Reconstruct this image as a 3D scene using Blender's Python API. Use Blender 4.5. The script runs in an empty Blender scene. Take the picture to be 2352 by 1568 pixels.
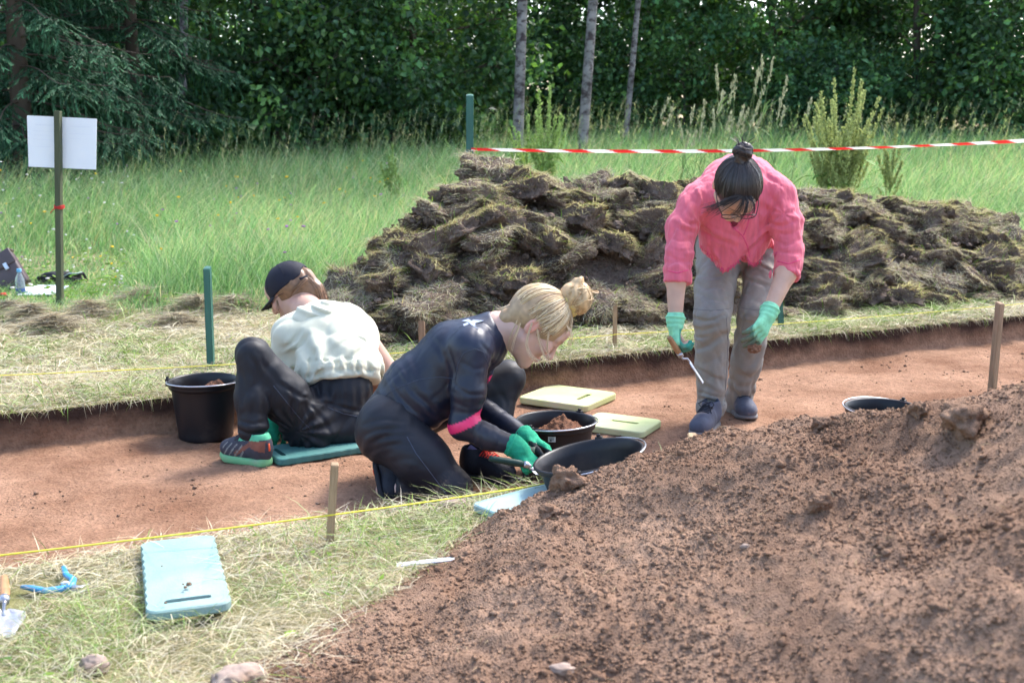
import bpy, bmesh, math, random
import numpy as np
from mathutils import Vector, Matrix

R = math.radians
random.seed(7)
rng = np.random.default_rng(11)
SC = bpy.context.scene
COL = SC.collection

# ------------------------------------------------------------------ camera
# metres; x to the right, y away from the photographer, z up; turf surface is z = 0
FOC, PCX, PCY, CAMZ, PITCH = 2600.0, 1176.0, 784.0, 1.10, R(10.55)
cam_d = bpy.data.cameras.new('camera')
cam_d.sensor_width = 36.0
cam_d.lens = FOC / 2352.0 * 36.0
cam_d.clip_start = 0.05
cam_d.clip_end = 2000.0
cam_d.dof.use_dof = True
cam_d.dof.focus_distance = 4.5
cam_d.dof.aperture_fstop = 5.0
cam = bpy.data.objects.new('camera', cam_d)
COL.objects.link(cam)
cam.location = (0, 0, CAMZ)
cam.rotation_euler = (R(90) - PITCH, 0, 0)
SC.camera = cam

# ------------------------------------------------------------------ light
SUN_AZ, SUN_EL = R(42), R(52)          # azimuth measured from +y towards +x
world = bpy.data.worlds.new('World')
SC.world = world
world.use_nodes = True
wn = world.node_tree.nodes
wn.clear()
wsky = wn.new('ShaderNodeTexSky')
wsky.sky_type = 'NISHITA'
wsky.sun_disc = False
wsky.sun_elevation = SUN_EL
wsky.sun_rotation = SUN_AZ
wsky.dust_density = 2.5
wsky.air_density = 1.0
wsky.ozone_density = 1.0
wbg = wn.new('ShaderNodeBackground')
wbg.inputs['Strength'].default_value = 0.15
wout = wn.new('ShaderNodeOutputWorld')
world.node_tree.links.new(wsky.outputs[0], wbg.inputs[0])
world.node_tree.links.new(wbg.outputs[0], wout.inputs[0])

sun_d = bpy.data.lights.new('sun', 'SUN')
sun_d.energy = 1.7
sun_d.angle = R(14)
sun_d.color = (1.0, 0.98, 0.945)
sun = bpy.data.objects.new('sun', sun_d)
COL.objects.link(sun)
_sd = Vector((math.sin(SUN_AZ) * math.cos(SUN_EL), math.cos(SUN_AZ) * math.cos(SUN_EL), math.sin(SUN_EL)))
sun.rotation_euler = _sd.to_track_quat('Z', 'Y').to_euler()
sun.location = (6, 8, 12)

SC.view_settings.view_transform = 'Standard'
SC.view_settings.look = 'None'
SC.view_settings.gamma = 1.0
SC.view_settings.use_curve_mapping = False
SC.view_settings.exposure = 1.85
SC.cycles.max_bounces = 6
SC.cycles.diffuse_bounces = 3
SC.cycles.transmission_bounces = 4
SC.cycles.transparent_max_bounces = 8
SC.cycles.use_adaptive_sampling = True
SC.cycles.adaptive_threshold = 0.03
SC.cycles.use_denoising = True

# ------------------------------------------------------------------ helpers: geometry of the place
_cp, _sp = math.cos(PITCH), math.sin(PITCH)


def ray(u, v):
    a, b = (u - PCX) / FOC, (v - PCY) / FOC
    return np.array([a, _cp - b * _sp, -_sp - b * _cp])


def P(u, v, y):
    d = ray(u, v)
    return np.array([0, 0, CAMZ]) + d * (y / d[1])


def G(u, v, z=0.0):
    d = ray(u, v)
    return np.array([0, 0, CAMZ]) + d * ((z - CAMZ) / d[2])


FLOOR = -0.15
TA = R(25.3)
TE = np.array([math.cos(TA), math.sin(TA)])
TN = np.array([-math.sin(TA), math.cos(TA)])
T0 = np.array([-0.16, 3.28])
TW = 1.75


def st(x, y):
    dx, dy = np.asarray(x) - T0[0], np.asarray(y) - T0[1]
    return dx * TE[0] + dy * TE[1], dx * TN[0] + dy * TN[1]


# ------------------------------------------------------------------ helpers: noise
_perm = np.random.default_rng(3).permutation(256)
_perm = np.concatenate([_perm, _perm, _perm])
_grad = np.random.default_rng(4).normal(size=(256, 3))
_grad /= np.linalg.norm(_grad, axis=1)[:, None]


_grad32 = _grad.astype(np.float32)
_permi = _perm.astype(np.int32)


def noise3(p):
    p = np.asarray(p, float)
    fl = np.floor(p)
    f = (p - fl).astype(np.float32)
    i = fl.astype(np.int32) & 255
    fx, fy, fz = f[:, 0], f[:, 1], f[:, 2]
    wx, wy, wz = [q * q * q * (q * (q * 6 - 15) + 10) for q in (fx, fy, fz)]
    x0 = _permi[i[:, 0]]; x1 = _permi[i[:, 0] + 1]
    out = 0
    for dx, hx in ((0, x0), (1, x1)):
        ax = wx if dx else 1 - wx
        for dy in (0, 1):
            hy = _permi[(hx + i[:, 1] + dy) & 255]
            axy = ax * (wy if dy else 1 - wy)
            for dz in (0, 1):
                g = _grad32[_permi[(hy + i[:, 2] + dz) & 255]]
                out = out + axy * (wz if dz else 1 - wz) * (g[:, 0] * (fx - dx) + g[:, 1] * (fy - dy) + g[:, 2] * (fz - dz))
    return out * 1.6


def fbm(p, octv=4, lac=2.03, gain=0.5):
    p = np.asarray(p, float)
    a, s, out = 1.0, 1.0, 0
    for k in range(octv):
        out = out + a * noise3(p * s + 17.3 * k)
        a *= gain
        s *= lac
    return out


def n2(x, y, s=1.0, seed=0.0, octv=3):
    x = np.asarray(x, float).ravel()
    y = np.asarray(y, float).ravel()
    return fbm(np.stack([x * s, y * s, np.full_like(x, seed)], 1), octv)


def sstep(a, b, x):
    t = np.clip((np.asarray(x, float) - a) / (b - a), 0, 1)
    return t * t * (3 - 2 * t)


# ------------------------------------------------------------------ helpers: meshes
def mesh_data(name, verts, faces, mats=None, col=None, smooth=False, fmat=None):
    """faces: list of integer arrays (n,k) with one k each, or a python list of tuples"""
    me = bpy.data.meshes.new(name)
    verts = np.asarray(verts, np.float32).reshape(-1, 3)
    if isinstance(faces, np.ndarray):
        faces = [faces]
    if len(faces) and not isinstance(faces[0], np.ndarray):
        by = {}
        for f in faces:
            by.setdefault(len(f), []).append(f)
        faces = [np.array(v, int) for v in by.values()]
    faces = [f for f in faces if len(f)]
    loops = np.concatenate([f.ravel() for f in faces]) if faces else np.zeros(0, int)
    sizes = np.concatenate([np.full(len(f), f.shape[1]) for f in faces]) if faces else np.zeros(0, int)
    starts = np.concatenate([[0], np.cumsum(sizes)[:-1]]) if len(sizes) else sizes
    me.vertices.add(len(verts))
    me.vertices.foreach_set('co', verts.ravel())
    me.loops.add(len(loops))
    me.loops.foreach_set('vertex_index', loops.astype(np.int32))
    me.polygons.add(len(sizes))
    me.polygons.foreach_set('loop_start', starts.astype(np.int32))
    me.polygons.foreach_set('loop_total', sizes.astype(np.int32))
    if fmat is not None:
        me.polygons.foreach_set('material_index', np.asarray(fmat, np.int32))
    me.polygons.foreach_set('use_smooth', np.full(len(sizes), bool(smooth)))
    me.update(calc_edges=True)
    me.validate()
    if col is not None:
        c = np.ones((len(verts), 4), np.float32)
        c[:, :3] = col
        at = me.attributes.new('Col', 'FLOAT_COLOR', 'POINT')
        at.data.foreach_set('color', c.ravel())
    for m in (mats if isinstance(mats, (list, tuple)) else [mats]):
        if m is not None:
            me.materials.append(m)
    return me


def obj(name, me, parent=None, loc=None, rot=None, scale=None):
    o = bpy.data.objects.new(name, me)
    COL.objects.link(o)
    if parent is not None:
        o.parent = parent
    if loc is not None:
        o.location = [float(c) for c in loc]
    if rot is not None:
        o.rotation_euler = rot
    if scale is not None:
        o.scale = scale
    return o


def tag(o, label=None, cat=None, group=None, kind=None):
    if label: o['label'] = label
    if cat: o['category'] = cat
    if group: o['group'] = group
    if kind: o['kind'] = kind
    return o


def empty(name, loc=(0, 0, 0), rot=(0, 0, 0)):
    o = bpy.data.objects.new(name, None)
    COL.objects.link(o)
    o.empty_display_size = 0.1
    o.location = [float(c) for c in loc]
    o.rotation_euler = rot
    return o


class MB:
    """collects shapes, builds one mesh"""
    def __init__(self):
        self.v, self.f, self.n, self.c = [], {}, 0, []

    def add(self, v, f, col=(1, 1, 1)):
        v = np.asarray(v, float).reshape(-1, 3)
        for q in f:
            self.f.setdefault(len(q), []).append(np.asarray(q, int) + self.n)
        self.v.append(v)
        c = np.asarray(col, float)
        self.c.append(np.tile(c, (len(v), 1)) if c.ndim == 1 else c)
        self.n += len(v)
        return self

    def box(self, lo, hi, M=None, col=(1, 1, 1), bev=0.0):
        bm = bmesh.new()
        bmesh.ops.create_cube(bm, size=1.0)
        lo, hi = np.array(lo, float), np.array(hi, float)
        for v in bm.verts:
            v.co = Vector((lo + hi) / 2) + Vector(np.array(v.co) * (hi - lo))
        if bev:
            bmesh.ops.bevel(bm, geom=list(bm.edges), offset=bev, segments=2, affect='EDGES', profile=0.6)
        self.bm(bm, M, col)
        return self

    def bm(self, bm, M=None, col=(1, 1, 1)):
        bm.verts.index_update()
        v = np.array([(M @ x.co if M else x.co)[:] for x in bm.verts])
        self.add(v, [[x.index for x in f.verts] for f in bm.faces], col)
        bm.free()
        return self

    def tube(self, pts, r, seg=8, cap=True, col=(1, 1, 1), flat=None):
        pts = np.asarray(pts, float)
        n = len(pts)
        r = np.broadcast_to(np.asarray(r, float), (n,))
        tan = np.gradient(pts, axis=0)
        tan /= np.linalg.norm(tan, axis=1)[:, None] + 1e-12
        up = np.array([0, 0, 1.0]) if abs(tan[0][2]) < 0.9 else np.array([1.0, 0, 0])
        x = np.cross(tan[0], up); x /= np.linalg.norm(x)
        vs = []
        for i in range(n):
            x = x - tan[i] * np.dot(x, tan[i]); x /= np.linalg.norm(x) + 1e-12
            y = np.cross(tan[i], x)
            for k in range(seg):
                a = 2 * math.pi * k / seg
                vs.append(pts[i] + r[i] * (math.cos(a) * x + math.sin(a) * y))
        f = []
        for i in range(n - 1):
            for k in range(seg):
                k2 = (k + 1) % seg
                f.append((i * seg + k, i * seg + k2, (i + 1) * seg + k2, (i + 1) * seg + k))
        if cap:
            f.append(tuple(range(seg))[::-1])
            f.append(tuple((n - 1) * seg + k for k in range(seg)))
        self.add(vs, f, col)
        return self

    def lathe(self, prof, seg=40, M=None, col=(1, 1, 1)):
        vs, f = [], []
        m = len(prof)
        for k in range(seg):
            a = 2 * math.pi * k / seg
            for (r, z) in prof:
                vs.append((r * math.cos(a), r * math.sin(a), z))
        for k in range(seg):
            k2 = (k + 1) % seg
            for j in range(m - 1):
                f.append((k * m + j, k2 * m + j, k2 * m + j + 1, k * m + j + 1))
        if M is not None:
            vs = [tuple(M @ Vector(q)) for q in vs]
        self.add(vs, f, col)
        return self

    def data(self, name, mat, smooth=False, col=False):
        return mesh_data(name, np.concatenate(self.v), [np.array(q) for q in self.f.values()], mat,
                         np.concatenate(self.c) if col else None, smooth)

    def build(self, name, mat, parent=None, smooth=False, col=False, **k):
        return obj(name, self.data(name, mat, smooth, col), parent, **k)


# ------------------------------------------------------------------ helpers: materials
MATS = {}


def mat(name, col=(0.5, 0.5, 0.5), rough=0.8, var=0.15, scale=8.0, bump=0.0, bscale=60.0, attr=False,
        trans=0.0, spec=0.3, metal=0.0, sheen=0.0, dark=None, dscale=3.0, dthr=(0.45, 0.65), tcol=None,
        stretch=None, sss=0.0, randv=0.0, bdist=0.01):
    if name in MATS:
        return MATS[name]
    m = bpy.data.materials.new(name)
    m.use_nodes = True
    nt = m.node_tree
    N, L = nt.nodes, nt.links
    N.clear()
    out = N.new('ShaderNodeOutputMaterial')
    bs = N.new('ShaderNodeBsdfPrincipled')
    tc = N.new('ShaderNodeTexCoord')
    src = tc.outputs['Object']
    if stretch:
        mp = N.new('ShaderNodeMapping')
        mp.inputs['Scale'].default_value = stretch
        L.new(src, mp.inputs[0]); src = mp.outputs[0]
    if attr:
        a = N.new('ShaderNodeAttribute'); a.attribute_name = 'Col'
        c = a.outputs['Color']
    else:
        rgb = N.new('ShaderNodeRGB'); rgb.outputs[0].default_value = (*col, 1)
        c = rgb.outputs[0]
    if dark is not None:
        nz = N.new('ShaderNodeTexNoise'); nz.inputs['Scale'].default_value = dscale; nz.inputs['Detail'].default_value = 5
        nz.inputs['Roughness'].default_value = 0.65
        L.new(src, nz.inputs['Vector'])
        mr = N.new('ShaderNodeMapRange'); mr.inputs['From Min'].default_value = dthr[0]; mr.inputs['From Max'].default_value = dthr[1]
        L.new(nz.outputs['Fac'], mr.inputs['Value'])
        mx = N.new('ShaderNodeMix'); mx.data_type = 'RGBA'
        L.new(mr.outputs[0], mx.inputs['Factor']); L.new(c, mx.inputs['A'])
        mx.inputs['B'].default_value = (*dark, 1)
        c = mx.outputs['Result']
    if var or randv:
        hs = N.new('ShaderNodeHueSaturation')
        L.new(c, hs.inputs['Color'])
        nz = N.new('ShaderNodeTexNoise'); nz.inputs['Scale'].default_value = scale; nz.inputs['Detail'].default_value = 6
        L.new(src, nz.inputs['Vector'])
        mr = N.new('ShaderNodeMapRange'); mr.inputs['From Min'].default_value = 0.25; mr.inputs['From Max'].default_value = 0.75
        mr.inputs['To Min'].default_value = 1 - var; mr.inputs['To Max'].default_value = 1 + var
        L.new(nz.outputs['Fac'], mr.inputs['Value'])
        v = mr.outputs[0]
        if randv:
            oi = N.new('ShaderNodeObjectInfo')
            m2 = N.new('ShaderNodeMapRange'); m2.inputs['To Min'].default_value = 1 - randv; m2.inputs['To Max'].default_value = 1 + randv
            L.new(oi.outputs['Random'], m2.inputs['Value'])
            mu = N.new('ShaderNodeMath'); mu.operation = 'MULTIPLY'
            L.new(v, mu.inputs[0]); L.new(m2.outputs[0], mu.inputs[1]); v = mu.outputs[0]
        L.new(v, hs.inputs['Value'])
        c = hs.outputs[0]
    L.new(c, bs.inputs['Base Color'])
    bs.inputs['Roughness'].default_value = rough
    bs.inputs['Specular IOR Level'].default_value = spec
    bs.inputs['Metallic'].default_value = metal
    if sheen:
        bs.inputs['Sheen Weight'].default_value = sheen
        bs.inputs['Sheen Roughness'].default_value = 0.5
    if sss:
        bs.inputs['Subsurface Weight'].default_value = sss
        bs.inputs['Subsurface Radius'].default_value = (0.012, 0.005, 0.003)
        bs.inputs['Subsurface Scale'].default_value = 1.0
    if bump:
        nz = N.new('ShaderNodeTexNoise'); nz.inputs['Scale'].default_value = bscale; nz.inputs['Detail'].default_value = 5
        L.new(src, nz.inputs['Vector'])
        bp = N.new('ShaderNodeBump'); bp.inputs['Strength'].default_value = bump; bp.inputs['Distance'].default_value = bdist
        L.new(nz.outputs['Fac'], bp.inputs['Height']); L.new(bp.outputs[0], bs.inputs['Normal'])
    sh = bs.outputs[0]
    if trans:
        tr = N.new('ShaderNodeBsdfTranslucent')
        if tcol:
            mm = N.new('ShaderNodeMix'); mm.data_type = 'RGBA'; mm.blend_type = 'MULTIPLY'; mm.inputs['Factor'].default_value = 1
            L.new(c, mm.inputs['A']); mm.inputs['B'].default_value = (*tcol, 1); L.new(mm.outputs['Result'], tr.inputs[0])
        else:
            L.new(c, tr.inputs[0])
        ms = N.new('ShaderNodeMixShader'); ms.inputs[0].default_value = trans
        L.new(sh, ms.inputs[1]); L.new(tr.outputs[0], ms.inputs[2]); sh = ms.outputs[0]
    L.new(sh, out.inputs[0])
    MATS[name] = m
    return m
# ================================================================== ground and trench
M_thatch = mat('thatch_ground', (0.26, 0.22, 0.125), 0.95, var=0.35, scale=9, bump=0.6, bscale=120, dark=(0.09, 0.11, 0.03), dscale=1.1, spec=0.1)


def soil_mat(name, base, dry, rough=0.95, bump=0.7, crumbs=220.0, layer=False, bdist=.008):
    m = bpy.data.materials.new(name)
    m.use_nodes = True
    N, L = m.node_tree.nodes, m.node_tree.links
    bs = N['Principled BSDF']
    bs.inputs['Roughness'].default_value = rough
    bs.inputs['Specular IOR Level'].default_value = 0.05
    tc = N.new('ShaderNodeTexCoord')
    a = N.new('ShaderNodeTexNoise'); a.inputs['Scale'].default_value = 2.2; a.inputs['Detail'].default_value = 8; a.inputs['Roughness'].default_value = 0.62
    b = N.new('ShaderNodeTexNoise'); b.inputs['Scale'].default_value = 45; b.inputs['Detail'].default_value = 6; b.inputs['Roughness'].default_value = 0.7
    v = N.new('ShaderNodeTexVoronoi'); v.inputs['Scale'].default_value = crumbs
    for x in (a, b, v):
        L.new(tc.outputs['Object'], x.inputs['Vector'])
    mx = N.new('ShaderNodeMix'); mx.data_type = 'RGBA'
    mr = N.new('ShaderNodeMapRange'); mr.inputs['From Min'].default_value = 0.35; mr.inputs['From Max'].default_value = 0.65
    L.new(a.outputs['Fac'], mr.inputs['Value']); L.new(mr.outputs[0], mx.inputs['Factor'])
    mx.inputs['A'].default_value = (*base, 1); mx.inputs['B'].default_value = (*dry, 1)
    hs = N.new('ShaderNodeHueSaturation')
    m2 = N.new('ShaderNodeMapRange'); m2.inputs['From Min'].default_value = 0.3; m2.inputs['From Max'].default_value = 0.7
    m2.inputs['To Min'].default_value = 0.72; m2.inputs['To Max'].default_value = 1.25
    L.new(b.outputs['Fac'], m2.inputs['Value']); L.new(m2.outputs[0], hs.inputs['Value'])
    L.new(mx.outputs['Result'], hs.inputs['Color'])
    c = hs.outputs[0]
    if layer:   # dark humus near the turf, as the section shows
        sx = N.new('ShaderNodeSeparateXYZ'); L.new(tc.outputs['Object'], sx.inputs[0])
        m3 = N.new('ShaderNodeMapRange'); m3.inputs['From Min'].default_value = -0.095; m3.inputs['From Max'].default_value = -0.03
        ad = N.new('ShaderNodeMath'); ad.operation = 'MULTIPLY_ADD'; ad.inputs[1].default_value = 0.12; 
        a2 = N.new('ShaderNodeTexNoise'); a2.inputs['Scale'].default_value = 7; a2.inputs['Detail'].default_value = 5
        L.new(tc.outputs['Object'], a2.inputs['Vector'])
        sb = N.new('ShaderNodeMath'); sb.operation = 'SUBTRACT'; sb.inputs[1].default_value = 0.5
        L.new(a2.outputs['Fac'], sb.inputs[0]); L.new(sb.outputs[0], ad.inputs[0]); L.new(sx.outputs['Z'], ad.inputs[2])
        L.new(ad.outputs[0], m3.inputs['Value'])
        m4 = N.new('ShaderNodeMix'); m4.data_type = 'RGBA'
        L.new(m3.outputs[0], m4.inputs['Factor']); L.new(c, m4.inputs['A']); m4.inputs['B'].default_value = (0.045, 0.026, 0.020, 1)
        c = m4.outputs['Result']
    L.new(c, bs.inputs['Base Color'])
    ad = N.new('ShaderNodeMath'); ad.operation = 'MULTIPLY_ADD'; ad.inputs[1].default_value = 0.5
    L.new(v.outputs['Distance'], ad.inputs[0]); L.new(b.outputs['Fac'], ad.inputs[2])
    bp = N.new('ShaderNodeBump'); bp.inputs['Strength'].default_value = bump; bp.inputs['Distance'].default_value = bdist
    L.new(ad.outputs[0], bp.inputs['Height']); L.new(bp.outputs[0], bs.inputs['Normal'])
    return m


M_floor = soil_mat('trench_soil', (0.172, 0.090, 0.055), (0.312, 0.184, 0.120), bump=0.9, crumbs=90, layer=True)
M_heap = soil_mat('spoil_soil', (0.180, 0.106, 0.070), (0.290, 0.188, 0.130), bump=0.8, crumbs=260)
M_sodsoil = soil_mat('topsoil', (0.105, 0.077, 0.061), (0.250, 0.188, 0.150), bump=1.0, crumbs=75, bdist=.022)


def graded(lo, hi, step, far, ratio=1.35):
    a = list(np.arange(lo, hi + 1e-6, step))
    x, d = a[-1], step
    while x < far:
        d *= ratio; x += d; a.append(x)
    x, d = a[0], step
    while x > -far:
        d *= ratio; x -= d; a.insert(0, x)
    return np.array(a)


def trench_edge(s):
    return 0.018 * n2(s, s * 0, 2.2, 5.0, 3) , 0.020 * n2(s, s * 0, 2.0, 9.0, 4)


def ground_z(x, y):
    """height of the turf surface"""
    x = np.asarray(x, float).ravel(); y = np.asarray(y, float).ravel()
    z = 0.018 * n2(x, y, 0.9, 1.0, 2) + 0.008 * n2(x, y, 5.0, 2.0, 2)
    s, t = st(x, y)
    e = np.minimum(np.abs(t), np.abs(t - TW))
    return z * sstep(0.0, 0.25, e) * (t * 0 + 1) + 0.62 * sstep(9, 24, y) * (0.55 + 0.45 * sstep(-7, 4, x))


def gz(x, y): return float(ground_z([x], [y])[0])


def build_ground():
    S = graded(-4.2, 6.2, 0.028, 400)
    tn = np.concatenate([-np.array([0.0, 0.012, 0.03]), ])
    low = []
    x, d = -0.05, 0.03
    while x > -400:
        low.append(x)
        if x < -1.6: d *= 1.35
        x -= d
    wall = [-0.03, -0.012, 0.0, 0.004, 0.010, 0.016, 0.022, 0.030, 0.045]
    mid = list(np.arange(0.07, TW - 0.06, 0.022))
    wall2 = [TW - 0.045, TW - 0.030, TW - 0.025, TW - 0.020, TW - 0.015, TW - 0.010, TW - 0.005, TW, TW + 0.012, TW + 0.03]
    high, x, d = [], TW + 0.055, 0.03
    while x < 500:
        high.append(x)
        if x > 3.0: d *= 1.25
        x += d
    T = np.array(low[::-1] + wall + mid + wall2 + high)
    ss, tt = np.meshgrid(S, T, indexing='ij')
    shp = ss.shape
    s, t = ss.ravel(), tt.ravel()
    e0, e1 = trench_edge(S)
    e0 = np.repeat(e0, len(T)); e1 = np.repeat(e1, len(T))
    inside = sstep(0, 0.030, t) * sstep(TW, TW - 0.030, t)
    inside *= sstep(-16, -15.9, s) * sstep(16, 15.9, s)
    w0 = np.exp(-(t / 0.15) ** 2); w1 = np.exp(-((t - TW) / 0.15) ** 2)
    t2 = t + e0 * w0 + e1 * w1
    x = T0[0] + s * TE[0] + t2 * TN[0]
    y = T0[1] + s * TE[1] + t2 * TN[1]
    near = (np.abs(s) < 12) & (np.abs(t) < 14)
    z = np.zeros_like(s)
    z[near] = ground_z(x[near], y[near])
    # trench floor relief
    q = near & (inside > 0.02)
    fl = FLOOR + 0.010 * n2(x[q], y[q], 1.5, 3.0, 3) + 0.0065 * n2(x[q], y[q], 13, 4.0, 3) + 0.004 * np.abs(n2(x[q], y[q], 34, 4.5, 2))
    # shallow trowel scrapes along the trench
    fl += 0.0035 * n2(s[q] * 3.0 + 2 * n2(s[q], t[q], 1.3, 2.0, 2), t[q] * 24, 1.0, 12.0, 2) * sstep(-.2, .5, n2(s[q], t[q], 1.1, 13.0, 2))
    # loose soil at the foot of the far wall
    fl += 0.03 * np.exp(-((TW - t[q]) / 0.06)) * (0.5 + 0.6 * n2(x[q], y[q], 5, 8.0, 2))
    z[q] = z[q] * (1 - inside[q]) + fl * inside[q]
    # crumbly wall
    wq = near & (inside > 0.05) & (inside < 0.97)
    dn = 0.010 * n2(s[wq], z[wq], 16, 6.0, 3)
    x[wq] += dn * TN[0]; y[wq] += dn * TN[1]
    far = ~near
    z[far] = ground_z(x[far], y[far])
    V = np.stack([x, y, z], 1)
    nS, nT = shp
    i = np.arange(nS * nT).reshape(shp)
    F = np.stack([i[:-1, :-1], i[1:, :-1], i[1:, 1:], i[:-1, 1:]], -1).reshape(-1, 4)
    ins = inside[F].max(1) > 0.02
    for nm, sel, m in (('ground', ~ins, M_thatch), ('trench', ins, M_floor)):
        f = F[sel]
        used = np.unique(f)
        remap = np.full(len(V), -1); remap[used] = np.arange(len(used))
        o = obj(nm, mesh_data(nm, V[used], remap[f], m, smooth=True))
        tag(o, kind='structure')


build_ground()


# ---- little crumbs and clods: one deformed icosphere shape set
def ico_verts(sub=1):
    bm = bmesh.new()
    bmesh.ops.create_icosphere(bm, subdivisions=sub, radius=1.0)
    bm.verts.index_update()
    v = np.array([x.co[:] for x in bm.verts]); f = np.array([[x.index for x in q.verts] for q in bm.faces])
    bm.free()
    return v, f


ICO0, ICF0 = ico_verts(1)
ICO1, ICF1 = ico_verts(2)


OCT = np.array([(1, 0, 0), (-1, 0, 0), (0, 1, 0), (0, -1, 0), (0, 0, 1), (0, 0, -1)], float)
OCF = np.array([(0, 2, 4), (2, 1, 4), (1, 3, 4), (3, 0, 4), (2, 0, 5), (1, 2, 5), (3, 1, 5), (0, 3, 5)])


def scatter_lumps(name, pts, r, mat_, sub=1, seed=0, flat=0.7):
    g = np.random.default_rng(seed)
    v0, f0 = {0: (OCT, OCF), 1: (ICO0, ICF0), 2: (ICO1, ICF1)}[sub]
    n = len(pts)
    k = len(v0)
    q = g.normal(size=(n, 4)); q /= np.linalg.norm(q, axis=1)[:, None]
    w, x, y, z = q.T
    Rm = np.stack([1 - 2 * (y * y + z * z), 2 * (x * y - z * w), 2 * (x * z + y * w),
                   2 * (x * y + z * w), 1 - 2 * (x * x + z * z), 2 * (y * z - x * w),
                   2 * (x * z - y * w), 2 * (y * z + x * w), 1 - 2 * (x * x + y * y)], 1).reshape(n, 3, 3)
    sc = g.uniform(0.65, 1.25, (n, 1, 3))
    jit = 1 + g.normal(0, 0.16, (n, k, 1))
    vv = np.einsum('nij,nkj->nki', Rm, v0[None] * sc * jit)
    vv[:, :, 2] *= flat
    vv = vv * np.asarray(r)[:, None, None] + np.asarray(pts)[:, None, :]
    F = (f0[None] + (np.arange(n) * k)[:, None, None]).reshape(-1, 3)
    return mesh_data(name, vv.reshape(-1, 3), F, mat_, smooth=(sub != 1))


# ================================================================== spoil heap in front
HEAP_CTRL = np.array([
    (.078, 3.0, .150), (.27, 3.0, .215), (.53, 2.97, .285), (.77, 2.92, .355), (.98, 2.80, .395), (1.18, 2.62, .475), (1.32, 2.3, .60), (1.5, 2.1, .70), (1.9, 2.1, .76),
    (2.6, 2.4, .5), (3.4, 2.6, .1), (3.0, 1.6, .2),
    (-.22, 2.785, -.01), (-.64, 2.15, -.01), (-.92, 1.7, -.03), (-.02, 3.02, .03), (.02, 3.18, -.03), (.16, 3.36, -.04), (.5, 3.5, -.03), (1.0, 3.68, -.03), (1.6, 3.85, -.03), (2.4, 3.9, -.03),
    (-.40, 2.9, -.06), (-.9, 2.4, -.08), (-.3, 3.4, -.10), (0.3, 3.8, -.12),
    (.05, 2.1, .085), (-.25, 2.1, .045), (.10, 2.6, .13), (.4, 1.85, .155), (.5, 2.4, .235), (.76, 1.5, .315), (.85, 2.1, .355), (1.2, 1.9, .52), (1.5, 1.6, .56),
    (-.1, 1.3, .0), (.4, 1.15, .08), (.9, 1.0, .24), (1.6, 0.9, .2), (0.2, .8, -.05), (1.0, .55, 0.0), (2.2, .8, 0.0), (-.7, 1.2, -.05)])


def rbf_fit(c):
    d = np.linalg.norm(c[:, None, :2] - c[None, :, :2], axis=2)
    n = len(c)
    A = np.zeros((n + 3, n + 3))
    A[:n, :n] = d + np.eye(n) * -0.04
    A[:n, n] = 1; A[:n, n + 1:] = c[:, :2]; A[n:, :n] = A[:n, n:].T
    return np.linalg.solve(A, np.concatenate([c[:, 2], np.zeros(3)]))


_hw = rbf_fit(HEAP_CTRL)


def heap_z(x, y, detail=True):
    x = np.asarray(x, float).ravel(); y = np.asarray(y, float).ravel()
    p = np.stack([x, y], 1)
    h = np.zeros(len(x))
    for k in range(0, len(x), 20000):
        d = np.linalg.norm(p[k:k + 20000, None] - HEAP_CTRL[None, :, :2], axis=2)
        h[k:k + 20000] = d @ _hw[:-3] + _hw[-3] + p[k:k + 20000] @ _hw[-2:]
    if detail:
        m = sstep(-0.03, 0.08, h)
        h = h + m * (0.044 * n2(x, y, 2.6, 21.0, 3) + 0.026 * np.maximum(0, n2(x, y, 7, 22.0, 3) - .05) + 0.008 * n2(x, y, 20, 23.0, 3)) + 0.0055 * np.abs(n2(x, y, 50, 24.0, 2))
        # slumped lumps
        for (cx, cy, a, r) in ((1.00, 1.85, .095, .17), (1.20, 2.25, .06, .13), (.62, 2.62, .03, .12), (.30, 2.45, .03, .10), (.95, 2.55, .03, .10), (.42, 2.62, .02, .09), (-.06, 2.36, .035, .11), (.12, 2.22, .03, .10), (.72, 2.35, .025, .08), (.33, 1.95, .02, .07)):
            h = h + a * np.exp(-(((x - cx) ** 2 + (y - cy) ** 2) / r ** 2))
    return h


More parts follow.
